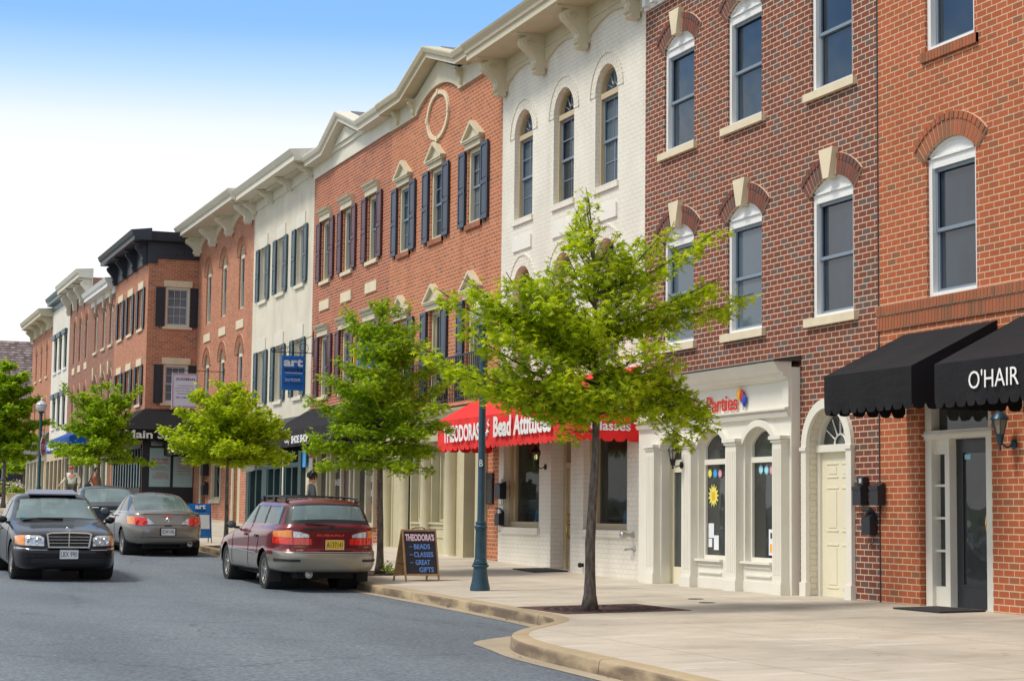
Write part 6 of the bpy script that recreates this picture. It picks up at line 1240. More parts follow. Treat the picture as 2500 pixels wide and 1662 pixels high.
def wheel(root, x, y, r, w, sgn, spokes=5, mat='wheel_alloy', rimr=.66):
    rr = r * rimr; mb = MB(); c = (x, y, r)
    mb.lathe([(rr, -w * .46), (rr, w * .40), (rr * .96, w * .47), (rr * .9, w * .45), (rr * .88, w * .10), (rr * .3, w * .0), (rr * .2, w * .0)], *c, n=28, axis='y') if sgn > 0 else mb.lathe([(rr, w * .46), (rr, -w * .40), (rr * .96, -w * .47), (rr * .9, -w * .45), (rr * .88, -w * .10), (rr * .3, 0), (rr * .2, 0)], *c, n=28, axis='y')
    for k in range(spokes):
        a = 2 * math.pi * k / spokes + .3; u = Vector((math.cos(a), 0, math.sin(a))); v = Vector((-math.sin(a), 0, math.cos(a))); b0 = Vector(c) + Vector((0, sgn * w * .20, 0))
        q = [b0 + u * rr * .12 + v * rr * .16, b0 + u * rr * .92 + v * rr * .10, b0 + u * rr * .92 - v * rr * .10, b0 + u * rr * .12 - v * rr * .16]; mb.prism([tuple(p) for p in q], (0, sgn * w * .16, 0))
    mb.lathe([(rr * .22, 0), (rr * .22, sgn * w * .40), (rr * .12, sgn * w * .43)], *c, n=14, axis='y')
    W = lobj(mb, 'wheel', mat, root, True, 35); W.data.materials.append(MATS['black_metal'])
    mb = MB(); prof = [(rr * .99, -w * .5), (r * .93, -w * .52), (r * .985, -w * .45), (r, -w * .36), (r, w * .36), (r * .985, w * .45), (r * .93, w * .52), (rr * .99, w * .5)]; mb.lathe(prof, *c, n=36, axis='y', cap=False); t = lobj(mb, 'tyre', 'rubber', W, True, 40); return W
def plate(root, x, y, z, txt, bg, fg, face, seal=None, w=.305, h=.152):
    mb = MB(); s = -1 if face == 'back' else 1; X = sorted((x, x + s * .008)); mb.box(X[0], X[1], y - w / 2, y + w / 2, z, z + h); p = lobj(mb, 'number_plate', bg, root)
    u = (0, -1, 0) if face == 'back' else (0, 1, 0); y0 = y + w / 2 - .02 if face == 'back' else y - w / 2 + .02
    tx = text(txt, (x + s * .0095, y0, z + .035), w - .04, .085, u, ZU, fg, None, bold=.0, ext=.001); tx.parent = p
    mb = MB(); 
    for zz in (z, z + h - .008): mb.box(*sorted((x + s * .006, x + s * .012)), y - w / 2, y + w / 2, zz, zz + .008)
    for yy in (y - w / 2, y + w / 2 - .008): mb.box(*sorted((x + s * .006, x + s * .012)), yy, yy + .008, z, z + h)
    lobj(mb, 'plate_rim', 'chrome', p)
    if seal: mb = MB(); mb.box(*sorted((x + s * .009, x + s * .011)), y - .016, y + .016, z + .05, z + .09); lobj(mb, 'seal', seal, p)
    return p
def mirror(root, x, y, z, sgn, paint):
    mb = MB(); n = 12; mb.lathe([(.02, .05), (.045, .045), (.062, .02), (.066, -.02), (.06, -.045), (.05, -.05)], x, y, z, 18, axis='x')
    o = lobj(mb, 'mirror', paint, root, True, 50)
    for v in o.data.vertices: v.co.y = y + (v.co.y - y) * 1.35; v.co.z = z + (v.co.z - z) * .95
    mb = MB(); mb.lathe([(.056, -.046), (.05, -.052)], x, y, z, 18, axis='x'); g = lobj(mb, 'mirror_glass', 'mirror_glass', o, True, 50)
    for v in g.data.vertices: v.co.y = y + (v.co.y - y) * 1.32; v.co.z = z + (v.co.z - z) * .9
    mb = MB(); mb.box(x - .02, x + .03, *sorted((y - sgn * .06, y - sgn * .15)), z - .07, z - .03); lobj(mb, 'mirror_foot', 'plastic_black', o)
def seat(root, x, y, w=.46, head=True):
    mb = MB(); P = [(x + .25, .42), (x - .22, .40), (x - .30, .98), (x - .20, 1.00), (x - .12, .58), (x + .26, .55)]; mb.prism([(a, y - w / 2, z) for a, z in P], (0, w, 0))
    if head: mb.prism([(x - .31, y - .13, 1.03), (x - .20, y - .13, 1.05), (x - .21, y - .12, 1.22), (x - .30, y - .12, 1.20)], (0, .26, 0)); mb.box(x - .26, x - .24, y - .05, y + .05, .97, 1.05)
    o = lobj(mb, 'seat', 'seat_cloth', root)
def underside(root, spec, z=.24):
    mb = MB(); x0, x1 = spec['rings'][0][1], spec['rings'][0][3]; w = spec['w'] * .80; r = spec['arch_r']
    a, b_ = spec['axles']; mb.box(x0 + .12, x1 - .12, -w * .66, w * .66, z, z + .28); mb.box(a + r * .9, b_ - r * .9, -w, w, z - .01, z + .2)
    mb.box(x0 + .1, x1 - .1, -w * .95, w * .95, z + .30, z + .34)
    for ax in (a, b_):
        mb.tube([(ax, -w * .9, spec['wheel_r']), (ax, w * .9, spec['wheel_r'])], .04, 6)
        for s in (-1, 1): mb.lathe([(r * 1.0, s * w * .50), (r * 1.0, s * w * 1.12)], ax, 0, spec['wheel_r'] + .01, 24, axis='y', cap=False)
    lobj(mb, 'underbody', 'underbody', root)
def car(label, x, y, heading, slope, z, group='cars on the street'):
    root = thing('car', label, 'car', (x, y, z), group); root.rotation_euler = (0, 0, 0)
    root.rotation_euler = (Matrix.Rotation(heading, 3, 'Z') @ Matrix.Rotation(slope, 3, 'Y')).to_euler(); return root
SLP = -math.atan(.0235)
def rzs(x, y): return rz(x, y)

# ---- maroon and pewter estate, seen from behind
root = car('maroon estate car with pewter lower body and roof rails parked at the kerb', 7.93, 31.8, math.pi / 2 + .02, SLP, rzs(7.97, 31.8) - .03)
RG = [(.34, -2.20, .26, 2.12, .76, 6), (.37, -2.36, .30, 2.25, .835, 6), (.46, -2.41, .40, 2.31, .868, 6.5), (.62, -2.43, .53, 2.32, .873, 6.5), (.68, -2.40, .58, 2.30, .873, 6.5), (.71, -2.335, .62, 2.27, .868, 6.5), (.86, -2.32, .68, 2.20, .866, 6.5), (.96, -2.31, .76, 2.02, .862, 6.5), (1.02, -2.30, .88, 1.35, .845, 6.5), (1.05, -2.29, .96, .86, .822, 6.5), (1.075, -2.275, 1.0, .80, .80, 6.5), (1.10, -2.26, 1.05, .72, .785, 6.5), (1.39, -2.09, 1.37, .16, .675, 6.5), (1.455, -1.98, 1.445, -.04, .60, 6), (1.485, -1.8, 1.475, -.30, .48, 5.5), (1.495, -1.3, 1.49, -.8, .22, 4)]
def cls(c, n, t):
    if t < 3.0 and c.z < .64: return 'lower'
    if c.z < .68 and t < 5.0 and (n.x < -.3 or c.x < -1.9): return 'lower'
    if c.z < .60 and abs(n.y) > .6: return 'lower'
    if 11.1 < t < 12.15:
        if n.x > .25 and abs(c.y) < .70 - (c.z - 1.05) * .30: return 'windscreen'
        if n.x < -.35 and abs(c.y) < .64 - (c.z - 1.08) * .22 and t > 11.25: return 'rear_window'
        if abs(n.y) > .5:
            f = (c.z - 1.07) / .33
            if -.28 < c.x < .62 - f * .52 or -1.03 < c.x < -.36 or (-1.92 + f * .10 < c.x < -1.10): return 'side_window'
            if -1.95 < c.x < .66 - f * .5: return 'pillar'
    if 11.0 < t < 12.3 and n.x < -.35: return 'pillar'
    return 'body'
spec = dict(rings=RG, sub=[2, 2, 2, 2, 2, 3, 3, 3, 3, 2, 2, 10, 3, 3, 3], crown=.035, crownw=lambda t: 0 if t < 6 else min(1, (t - 6) / 3), w=.873, h=1.5, arch_r=.365, wheel_r=.325, axles=(-1.32, 1.33), classify=cls, root=root,
            parts={'body': ('body', 'paint_maroon'), 'lower': ('lower_body', 'paint_pewter'), 'windscreen': ('windscreen', 'car_glass'), 'rear_window': ('rear_window', 'car_glass'), 'side_window': ('side_window', 'car_glass'), 'pillar': ('pillar', 'plastic_black')}, inset={'rear_window': .004, 'side_window': .006, 'windscreen': .004})
bvh, ob = build_car(spec); underside(root, spec)
body = ob['body']
for ax in spec['axles']:
    for s in (1, -1): wheel(root, ax, s * .735, .325, .20, s, 6)
for s in (1, -1):
    tl = patch(bvh, [(s * .835, .80, 1.0), (s * .70, .79, 1.02), (s * .62, .79, 1.02)], 'back', 'tail_light', 'lens_red', root, .012); patch(bvh, [(s * .83, .905, .995), (s * .70, .905, 1.02), (s * .64, .905, 1.02)], 'back', 'indicator', 'lens_orange', tl, .018)
    patch(bvh, [(s * .61, .79, .90), (s * .50, .79, .90), (s * .32, .79, .885)], 'back', 'reflector', 'lens_red', tl, .010); patch(bvh, [(s * .61, .905, 1.0), (s * .50, .905, .99), (s * .36, .905, .95)], 'back', 'reversing_light', 'lens_clear', tl, .010)
    sd_ = 'left' if s > 0 else 'right'
    patch(bvh, [(-2.22, .81, 1.0), (-2.10, .80, 1.0), (-2.02, .83, .98)], sd_, 'tail_light_side', 'lens_red', tl, .008); patch(bvh, [(-2.22, .91, 1.0), (-2.1, .91, 1.0), (-2.04, .91, .985)], sd_, 'indicator', 'lens_orange', tl, .012)
    patch(bvh, [(2.0, .62, .72), (2.15, .60, .70)], sd_, 'headlight', 'lens_clear', root, .006)
    seam(bvh, [(-.34, z) for z in np.linspace(.36, 1.07, 14)], sd_, root); seam(bvh, [(.80, z) for z in np.linspace(.36, .97, 12)], sd_, root); seam(bvh, [(-1.05, 1.05), (-1.02, .85), (-.96, .72), (-.93, .6)], sd_, root)
    seam(bvh, [(x, .60) for x in np.linspace(-.9, .9, 12)], sd_, root, 'moulding', .009, 'paint_pewter'); patch(bvh, [(-2.28, .52, .56), (-1.95, .52, .56)], sd_, 'bumper_strip', 'plastic_black', root, .012); patch(bvh, [(s * .86, .52, .56), (s * .52, .52, .56)], 'back', 'bumper_strip', 'plastic_black', root, .014)
    for xx in (-.22, -.95): patch(bvh, [(xx, .86, .90), (xx + .17, .86, .90)], sd_, 'door_handle', 'plastic_black', root, .02)
    mb = MB(); mb.tube([(-1.85, s * .59, 1.47), (-1.76, s * .59, 1.515), (-1.2, s * .59, 1.535), (-.4, s * .585, 1.525), (-.05, s * .57, 1.485), (0, s * .565, 1.45)], .015, 7); [mb.box(xx - .04, xx + .04, s * .59 - .02, s * .59 + .02, 1.44, 1.53) for xx in (-1.72, -1.0, -.25)]; lobj(mb, 'roof_rail', 'plastic_black', root, True, 40)
    mirror(root, .55, s * .96, 1.02, s, 'plastic_black')
mb = MB(); [mb.tube([(xx, -.59, 1.53), (xx, 0, 1.55), (xx, .59, 1.53)], .012, 6) for xx in (-1.35, -.45)]; [mb.tube([(-1.6, yy, 1.505), (-.4, yy, 1.52)], .006, 5) for yy in (-.3, -.1, .1, .3)]; lobj(mb, 'cross_bar', 'plastic_black', root, True)
mb = MB(); mb.tube([(.45, .45, 1.0 + .02), (.5, .1, 1.06)], .01, 5)
patch(bvh, [(-.44, 1.02, 1.055), (.44, 1.02, 1.055)], 'back', 'window_surround', 'plastic_black', root, .004)
mb = MB(); mb.tube([(-2.275, .03, 1.085), (-2.30, .30, 1.125), (-2.295, .40, 1.13)], .010, 5); mb.tube([(-2.285, -.08, 1.10), (-2.275, .42, 1.14)], .007, 4); mb.lathe([(.03, 0), (.025, -.03)], -2.28, -.02, 1.075, 10, axis='x'); lobj(mb, 'rear_wiper', 'plastic_black', root)
patch(bvh, [(.31, .885, .955), (-.31, .885, .955)], 'back', 'garnish', 'paint_maroon', root, .012)
for s_, y0, z0, w, h, m_, b_ in (('SUBARU', .24, .925, .46, .035, 'lens_red', .03), ('OUTBACK', .60, .74, .17, .03, 'brass', .0), ('AWD', -.56, .74, .10, .025, 'brass', .0), ('LIMITED', .575, .695, .11, .022, 'lettering_white', .0)):
    p, n_ = hit(bvh, (-6, y0 - w / 2, z0), (1, 0, 0), 12); tx = text(s_, (p.x - .018, y0, z0), w, h, (0, -1, 0), ZU, m_, None, 'emblem', bold=b_, shear=.1, ext=.002); tx.parent = root
mb = MB(); mb.box(-2.345, -2.325, -.30, .22, .60, .84); 
seam(bvh, [(y, .665) for y in np.linspace(-.62, .62, 12)], 'back', root, 'tailgate_gap', .007); seam(bvh, [(.66, z) for z in np.linspace(.70, 1.05, 6)], 'back', root, 'tailgate_gap'); seam(bvh, [(-.66, z) for z in np.linspace(.70, 1.05, 6)], 'back', root, 'tailgate_gap')
patch(bvh, [(.20, .70, .71), (-.36, .70, .71)], 'back', 'plate_recess_edge', 'paint_maroon', root, .03)
plate(root, -2.352, -.06, .715, 'A137141', 'plate_yellow', 'lettering_dark', 'back', w=.31, h=.155)
mb = MB(); mb.lathe([(.055, .12), (.062, -.02), (.055, -.02), (.05, .1)], -2.28, .34, .315, 14, axis='x'); lobj(mb, 'exhaust', 'steel', root, True, 40); lobj(MB().box(-2.15, -1.8, .12, .5, .24, .38), 'silencer', 'underbody', root)
for s in (1, -1): mb = MB(); mb.box(-1.70, -1.69, s * .735 - .10, s * .735 + .10, .17, .36); lobj(mb, 'mud_flap', 'rubber', root)
for xx, yy in ((.15, .36), (.15, -.36), (-.75, .36), (-.75, -.36)): seat(root, xx, yy)

# ---- silver-brown coupe, seen from behind
root = car('silver brown coupe with round red tail lamps parked behind the estate car', 7.42, 43.25, math.pi / 2 + .015, SLP, rzs(7.4, 43.25) - .04)
RG = [(.30, -2.0, .2, 2.0, .72, 5), (.33, -2.14, .24, 2.12, .80, 5.2), (.42, -2.20, .36, 2.17, .845, 5.4), (.55, -2.22, .50, 2.18, .862, 5.4), (.66, -2.21, .56, 2.15, .866, 5.4), (.78, -2.17, .62, 2.07, .862, 5.4), (.88, -2.13, .70, 1.85, .85, 5.4), (.96, -2.09, .80, 1.40, .83, 5.2), (.985, -2.02, .88, 1.0, .80, 5), (.99, -1.92, .93, .86, .77, 4.8), (1.0, -1.80, .96, .80, .745, 4.6), (1.23, -1.12, 1.22, .28, .63, 4.6), (1.32, -.85, 1.32, .05, .56, 4.4), (1.365, -.6, 1.365, -.12, .42, 4), (1.375, -.4, 1.375, -.25, .2, 3)]
def cls(c, n, t):
    if 10.05 < t < 12.3:
        f = (c.z - .98) / .34
        if n.x > .2 and c.x > -.1 and abs(c.y) < .66 - f * .12 and abs(n.y) < .62: return 'windscreen'
        if n.x < -.02 and c.x < -.5 and abs(c.y) < .64 - f * .12 and abs(n.y) < .60 and t > 10.12: return 'rear_window'
        if abs(n.y) > .5 and t < 12.0 and (-.25 < c.x < .72 - f * .55 or -1.35 + f * .35 < c.x < -.32): return 'side_window'
    if t < 1.2: return 'lower'
    return 'body'
spec = dict(rings=RG, sub=[2, 2, 2, 3, 3, 3, 3, 3, 3, 3, 10, 5, 3, 2], crown=.035, crownw=lambda t: 0 if t < 6 else min(1, (t - 6) / 2), w=.866, h=1.38, arch_r=.35, wheel_r=.31, axles=(-1.27, 1.30), classify=cls, root=root,
            parts={'body': ('body', 'paint_silver_brown'), 'lower': ('skirt', 'paint_silver_brown'), 'windscreen': ('windscreen', 'car_glass'), 'rear_window': ('rear_window', 'car_glass'), 'side_window': ('side_window', 'car_glass_dark')}, inset={'rear_window': .004, 'side_window': .006, 'windscreen': .004})
bvh, ob = build_car(spec); underside(root, spec, .2)
for ax in spec['axles']:
    for s in (1, -1): wheel(root, ax, s * .735, .31, .20, s, 5)
for s in (1, -1):
    tl = patch(bvh, [(s * .80, .74, .90), (s * .72, .735, .905), (s * .55, .73, .895), (s * .44, .735, .87), (s * .33, .745, .79), (s * .30, .75, .76)], 'back', 'tail_light', 'lens_clear', root, .010)
    patch(bvh, [(s * .70, .72, .895), (s * .60, .715, .895), (s * .45, .72, .875)], 'back', 'brake_lens', 'lens_red', tl, .016); patch(bvh, [(s * .81, .75, .89), (s * .70, .74, .90)], 'back', 'indicator', 'lens_orange', tl, .016)
    for yy, zz, rr_ in ((.64, .775, .06), (.50, .775, .05)):
        p, _ = hit(bvh, (-6, s * yy, zz), (1, 0, 0), 12); mb = MB(); mb.lathe([(rr_, .0), (rr_, -.02), (rr_ * .7, -.028), (rr_ * .3, -.02)], p.x - .004, s * yy, zz, 18, axis='x'); lobj(mb, 'round_lamp', 'lens_red', tl, True, 40)
    sd_ = 'left' if s > 0 else 'right'; patch(bvh, [(-2.02, .76, .88), (-1.86, .80, .86)], sd_, 'tail_light_side', 'lens_orange', tl, .008)
    seam(bvh, [(-.42, z) for z in np.linspace(.30, .96, 12)], sd_, root); seam(bvh, [(.82, z) for z in np.linspace(.30, .92, 12)], sd_, root); patch(bvh, [(-.30, .80, .84), (-.12, .80, .84)], sd_, 'door_handle', 'paint_silver_brown', root, .02); mirror(root, .52, s * .94, .97, s, 'paint_silver_brown')
seam(bvh, [(y, .725) for y in np.linspace(-.78, .78, 14)], 'back', root, 'boot_gap', .006); seam(bvh, [(y, .46) for y in np.linspace(-.8, .8, 14)], 'back', root, 'bumper_edge', .006, 'underbody')
patch(bvh, [(.62, .965, .98), (-.62, .965, .98)], 'back', 'spoiler_edge', 'paint_silver_brown', root, .02); patch(bvh, [(.10, .905, .93), (-.10, .905, .93)], 'back', 'brake_light', 'lens_red', root, .012); patch(bvh, [(.08, .70, .725), (-.08, .70, .725)], 'back', 'boot_handle', 'lettering_black', root, .01)
patch(bvh, [(.18, .50, .665), (-.18, .50, .665)], 'back', 'plate_recess', 'underbody', root, .003); plate(root, -2.232, 0, .505, '3DW H96', 'plate_white', 'lettering_dark', 'back')
p, _ = hit(bvh, (-6, 0, .82), (1, 0, 0), 12); mb = MB(); mb.tube([(p.x - .012, .045 * math.cos(a), .83 + .05 * math.sin(a)) for a in np.linspace(0, 2 * math.pi, 17)], .006, 5); mb.tube([(p.x - .012, .02, .86), (p.x - .014, .0, .80)], .006, 5); mb.tube([(p.x - .012, -.02, .86), (p.x - .014, .0, .80)], .006, 5); lobj(mb, 'emblem', 'chrome', root)
for s_, y0, z0, w in (('ACURA', .60, .93, .17), ('RSX', -.50, .93, .12)):
    p, _ = hit(bvh, (-6, y0 - w / 2, z0), (1, 0, 0), 12); tx = text(s_, (p.x - .012, y0, z0), w, .022, (0, -1, 0), ZU, 'chrome', None, 'emblem', ext=.002); tx.parent = root
mb = MB(); mb.lathe([(.05, .2), (.055, -.03), (.045, -.03), (.04, .1)], -2.12, -.50, .31, 16, axis='x'); lobj(mb, 'exhaust', 'steel', root, True, 40); lobj(MB().box(-2.0, -1.7, -.75, -.3, .24, .38), 'silencer', 'underbody', root); mb = MB(); mb.tube([(-.70, 0, 1.37), (-.74, 0, 1.43)], .005, 5); lobj(mb, 'aerial', 'plastic_black', root)
for xx, yy in ((.15, .36), (.15, -.36)): seat(root, xx, yy)

# ---- black saloon with chrome grille, coming towards the camera
MX, MY = 4.15, 34.25
root = car('black saloon with chrome grille and raised sunroof driving towards the camera', MX, MY, -math.pi / 2 + .01, -SLP, rzs(MX, MY) - .005)
RG = [(.26, -2.1, .20, 2.02, .78, 6), (.30, -2.22, .22, 2.16, .825, 6.2), (.42, -2.27, .34, 2.22, .853, 6.4), (.56, -2.28, .50, 2.235, .86, 6.4), (.60, -2.26, .535, 2.22, .86, 6.4), (.62, -2.24, .55, 2.17, .86, 6.4), (.80, -2.22, .66, 2.155, .858, 6.4), (.90, -2.18, .735, 2.12, .852, 6.6), (.955, -2.08, .80, 1.96, .845, 6.6), (.975, -1.7, .90, 1.30, .83, 6.4), (.985, -1.55, .955, .86, .81, 6), (1.0, -1.46, .99, .76, .785, 5.6), (1.30, -1.05, 1.29, .17, .66, 5.6), (1.385, -.86, 1.38, -.02, .585, 5.4), (1.42, -.6, 1.415, -.22, .46, 5), (1.43, -.45, 1.425, -.35, .22, 4)]
def cls(c, n, t):
    if 11.05 < t < 12.35:
        f = (c.z - 1.0) / .34
        if n.x > .2 and c.x > 0 and abs(c.y) < .70 - f * .13 and abs(n.y) < .6 and t < 12.2: return 'windscreen'
        if n.x < -.2 and c.x < -.9 and abs(c.y) < .66 - f * .12: return 'rear_window'
        if abs(n.y) > .5 and t < 12.1 and (-.30 < c.x < .66 - f * .52 or -1.22 + f * .25 < c.x < -.36): return 'side_window'
    return 'body'
spec = dict(rings=RG, sub=[2, 2, 2, 2, 2, 3, 3, 3, 5, 4, 3, 10, 4, 3, 2], crown=.03, crownw=lambda t: 0 if t < 6 else min(1, (t - 6) / 2), w=.86, h=1.43, arch_r=.36, wheel_r=.32, axles=(-1.34, 1.35), classify=cls, root=root,
            parts={'body': ('body', 'paint_black'), 'windscreen': ('windscreen', 'car_glass'), 'rear_window': ('rear_window', 'car_glass'), 'side_window': ('side_window', 'car_glass_dark')}, inset={'rear_window': .004, 'side_window': .006, 'windscreen': .004})
bvh, ob = build_car(spec); underside(root, spec, .2)
for ax in spec['axles']:
    for s in (1, -1): wheel(root, ax, s * .74, .32, .20, s, 8)
gx = 2.19
mb = MB(); P = [(-.34, .565), (.34, .565), (.375, .80), (.30, .825), (0, .835), (-.30, .825), (-.375, .80)]; Q = [(-.315, .59), (.315, .59), (.345, .785), (.29, .80), (0, .808), (-.29, .80), (-.345, .785)]
for i in range(7): j = (i + 1) % 7; mb.prism([(gx, *P[i]), (gx, *P[j]), (gx, *Q[j]), (gx, *Q[i])], (.035, 0, 0))
mb.box(gx, gx + .03, -.008, .008, .59, .808)
for z in (.645, .70, .75): mb.box(gx + .004, gx + .026, -.33, .33, z - .004, z + .004)
g_ = lobj(mb, 'grille', 'chrome', root); mb = MB(); mb.prism([(gx + .004, y, z) for y, z in Q], (-.08, 0, 0)); 
lobj(mb, 'grille_back', 'lettering_black', g_); mb = MB(); [mb.box(gx + .004, gx + .016, -.325, .325, z, z + .012) for z in np.arange(.60, .79, .024)]; lobj(mb, 'grille_slat', 'plastic_black', g_)
for s in (1, -1):
    hl = patch(bvh, [(s * .40, .595, .73), (s * .46, .595, .765), (s * .56, .598, .768), (s * .70, .60, .768)], 'front', 'headlight', 'lens_clear', root, .012); patch(bvh, [(s * .705, .60, .768), (s * .77, .605, .765), (s * .825, .615, .745)], 'front', 'indicator', 'lens_orange', hl, .012)
    for yy in (.62, .49):
        p, _ = hit(bvh, (6, s * yy, .68), (-1, 0, 0), 12); mb = MB(); mb.lathe([(.055, .014), (.05, .02), (.02, .012)], p.x, s * yy, .68, 16, axis='x'); lobj(mb, 'reflector', 'chrome', hl, True, 40)
    mirror(root, .60, s * .925, .985, s, 'paint_black'); sd_ = 'left' if s > 0 else 'right'; seam(bvh, [(-.30, z) for z in np.linspace(.30, .97, 12)], sd_, root); seam(bvh, [(.85, z) for z in np.linspace(.30, .92, 12)], sd_, root)
    patch(bvh, [(s * .86, .545, .565), (s * .60, .53, .55), (s * .36, .53, .55)], 'front', 'bumper_trim', 'chrome', root, .012, n=18)
    for xx in (-.2, -1.0): patch(bvh, [(xx, .80, .83), (xx + .17, .80, .83)], sd_, 'door_handle', 'paint_black', root, .02)
    seam(bvh, [(x, y * s) for x, y in ((.80, .66), (1.1, .63), (1.6, .55), (2.0, .42), (2.12, .385))], 'top', root, 'bonnet_crease', .006, 'paint_black')
patch(bvh, [(.60, .315, .385), (.25, .30, .40), (-.25, .30, .40), (-.60, .315, .385)], 'front', 'lower_intake', 'lettering_black', root, .006, n=20); seam(bvh, [(y, .43) for y in np.linspace(-.8, .8, 16)], 'front', root, 'bumper_gap', .004)
plate(root, 2.255, 0, .385, 'LBX 990', 'plate_white', 'lettering_dark', 'front'); 
p, n_ = hit(bvh, (2.02, 0, 4), (0, 0, -1), 12); bz = p.z; mb = MB(); mb.tube([(2.03, .038 * math.cos(a), bz + .055 + .038 * math.sin(a)) for a in np.linspace(0, 2 * math.pi, 19)], .004, 5)
for a in (math.pi / 2, math.pi * 7 / 6, math.pi * 11 / 6): mb.tube([(2.03, 0, bz + .055), (2.03, .037 * math.cos(a), bz + .055 + .037 * math.sin(a))], .003, 4)
mb.box(2.02, 2.04, -.015, .015, bz - .005, bz + .018); lobj(mb, 'bonnet_star', 'chrome', root)
mb = MB(); mb.prism([(.08, -.42, 1.405), (.08, .42, 1.405), (-.42, .40, 1.475), (-.42, -.40, 1.475)], (0, 0, .022)); lobj(mb, 'sunroof', 'sunroof_glass', root)
mb = MB(); mb.tube([(.86, -.60, .985), (.80, -.30, 1.015), (.82, .08, 1.01)], .012, 5); mb.tube([(.83, -.62, .975), (.86, -.1, .985)], .010, 5); lobj(mb, 'wiper', 'plastic_black', root)
mb = MB(); mb.box(.20, .24, -.13, .11, 1.22, 1.28); lobj(mb, 'rear_view_mirror', 'plastic_black', root); mb = MB(); mb.box(.42, .85, -.70, .70, .86, .95); mb.box(-1.6, .5, -.75, .75, .30, .34); lobj(mb, 'dashboard', 'dark_cloth', root)
mb = MB(); mb.tube([(.30 + .05 * math.sin(a), .36 + .18 * math.cos(a), .92 + .17 * math.sin(a)) for a in np.linspace(0, 2 * math.pi, 21)], .014, 6); mb.tube([(.32, .36, .9), (.5, .36, .86)], .03, 6); lobj(mb, 'steering_wheel', 'plastic_black', root)
p, _ = hit(bvh, (6, -.58, 1.03), (-1, 0, 0), 12); mb = MB(); mb.box(p.x + .002, p.x + .006, -.64, -.50, 1.02, 1.05); lobj(mb, 'permit_sticker', 'sticker_cyan', root)
for xx, yy in ((.0, .36), (.0, -.36)): seat(root, xx, yy)
seat(root, -.95, 0, 1.1, False)
for y in (.35, -.35): mb = MB(); mb.box(-1.28, -1.2, y - .12, y + .12, .98, 1.12); lobj(mb, 'headrest', 'seat_cloth', root)
MERC = root

# ---- dark navy saloon partly hidden, seen from behind
def plain_saloon(label, x, y, hd, slope, paint, z, rear=True, glassm='car_glass'):
    root = car(label, x, y, hd, slope, z)
    RG = [(.28, -2.1, .2, 2.02, .78, 6), (.32, -2.24, .24, 2.16, .83, 6), (.50, -2.30, .45, 2.24, .865, 6), (.60, -2.30, .55, 2.22, .87, 6), (.64, -2.26, .58, 2.2, .868, 6), (.92, -2.23, .70, 2.12, .862, 6), (1.0, -2.15, .80, 1.9, .85, 6), (1.03, -1.75, .92, 1.2, .83, 6), (1.04, -1.66, .98, .86, .80, 5.6), (1.06, -1.60, 1.0, .80, .785, 5.4), (1.32, -1.08, 1.32, .20, .66, 5.4), (1.42, -.82, 1.42, 0, .58, 5), (1.46, -.5, 1.46, -.3, .40, 4.4), (1.465, -.42, 1.465, -.38, .2, 3.5)]
    def cls(c, n, t):
        if 9.05 < t < 10.6:
            f = (c.z - 1.04) / .34
            if n.x > .2 and c.x > -.1 and abs(c.y) < .70 - f * .13 and abs(n.y) < .6: return 'windscreen'
            if n.x < -.2 and c.x < -.8 and abs(c.y) < .68 - f * .12 and abs(n.y) < .6: return 'rear_window'
            if abs(n.y) > .5 and t < 10.1 and (-.30 < c.x < .66 - f * .52 or -1.35 + f * .25 < c.x < -.36): return 'side_window'
        return 'body'
    spec = dict(rings=RG, sub=[2, 2, 2, 2, 2, 3, 3, 3, 3, 8, 3, 3, 2], crown=.03, crownw=lambda t: 0 if t < 5 else min(1, (t - 5) / 2), w=.87, h=1.46, arch_r=.36, wheel_r=.32, axles=(-1.35, 1.35), classify=cls, root=root,
                parts={'body': ('body', paint), 'windscreen': ('windscreen', glassm), 'rear_window': ('rear_window', glassm), 'side_window': ('side_window', 'car_glass_dark')}, inset={'rear_window': .004, 'side_window': .006, 'windscreen': .004})
    bvh, ob = build_car(spec); underside(root, spec, .2)
    for ax in spec['axles']:
        for s in (1, -1): wheel(root, ax, s * .74, .32, .20, s, 7)
    for s in (1, -1):
        patch(bvh, [(s * .84, .72, .98), (s * .76, .70, 1.0), (s * .70, .70, 1.0)], 'back', 'tail_light', 'lens_red', root, .014); patch(bvh, [(s * .45, .62, .74), (s * .80, .62, .74)], 'front', 'headlight', 'lens_clear', root, .010); mirror(root, .58, s * .95, 1.02, s, paint)
        seam(bvh, [(-.30, z) for z in np.linspace(.30, 1.0, 12)], 'left' if s > 0 else 'right', root)
    seam(bvh, [(y, .62) for y in np.linspace(-.8, .8, 14)], 'back', root, 'bumper_gap', .006); patch(bvh, [(.66, .53, .57), (.2, .53, .57)], 'back', 'bumper_trim', 'chrome', root, .012)
    patch(bvh, [(.66, .955, .975), (.40, .955, .975)], 'back', 'badge_strip', 'chrome', root, .012); p, _ = hit(bvh, (-6, .6, .82), (1, 0, 0), 12)
    tx = text('S40', (p.x - .014, .66, .79), .16, .035, (0, -1, 0), ZU, 'chrome', None, 'emblem', ext=.002); tx.parent = root
    plate(root, -2.262, -.02, .75, 'MD 4815', 'plate_white', 'lettering_dark', 'back')
    for xx, yy in ((.1, .36), (.1, -.36)): seat(root, xx, yy)
    return root
plain_saloon('dark navy saloon half hidden between the black saloon and the silver brown coupe', 7.22, 49.3, math.pi / 2, SLP, 'paint_navy', rzs(7.2, 49.3) - .05)
plain_saloon('small dark car parked far away at the left edge', 9.2, 104.5, math.pi / 2 - 1.25, 0, 'paint_dark_grey', gz(104) - .25)

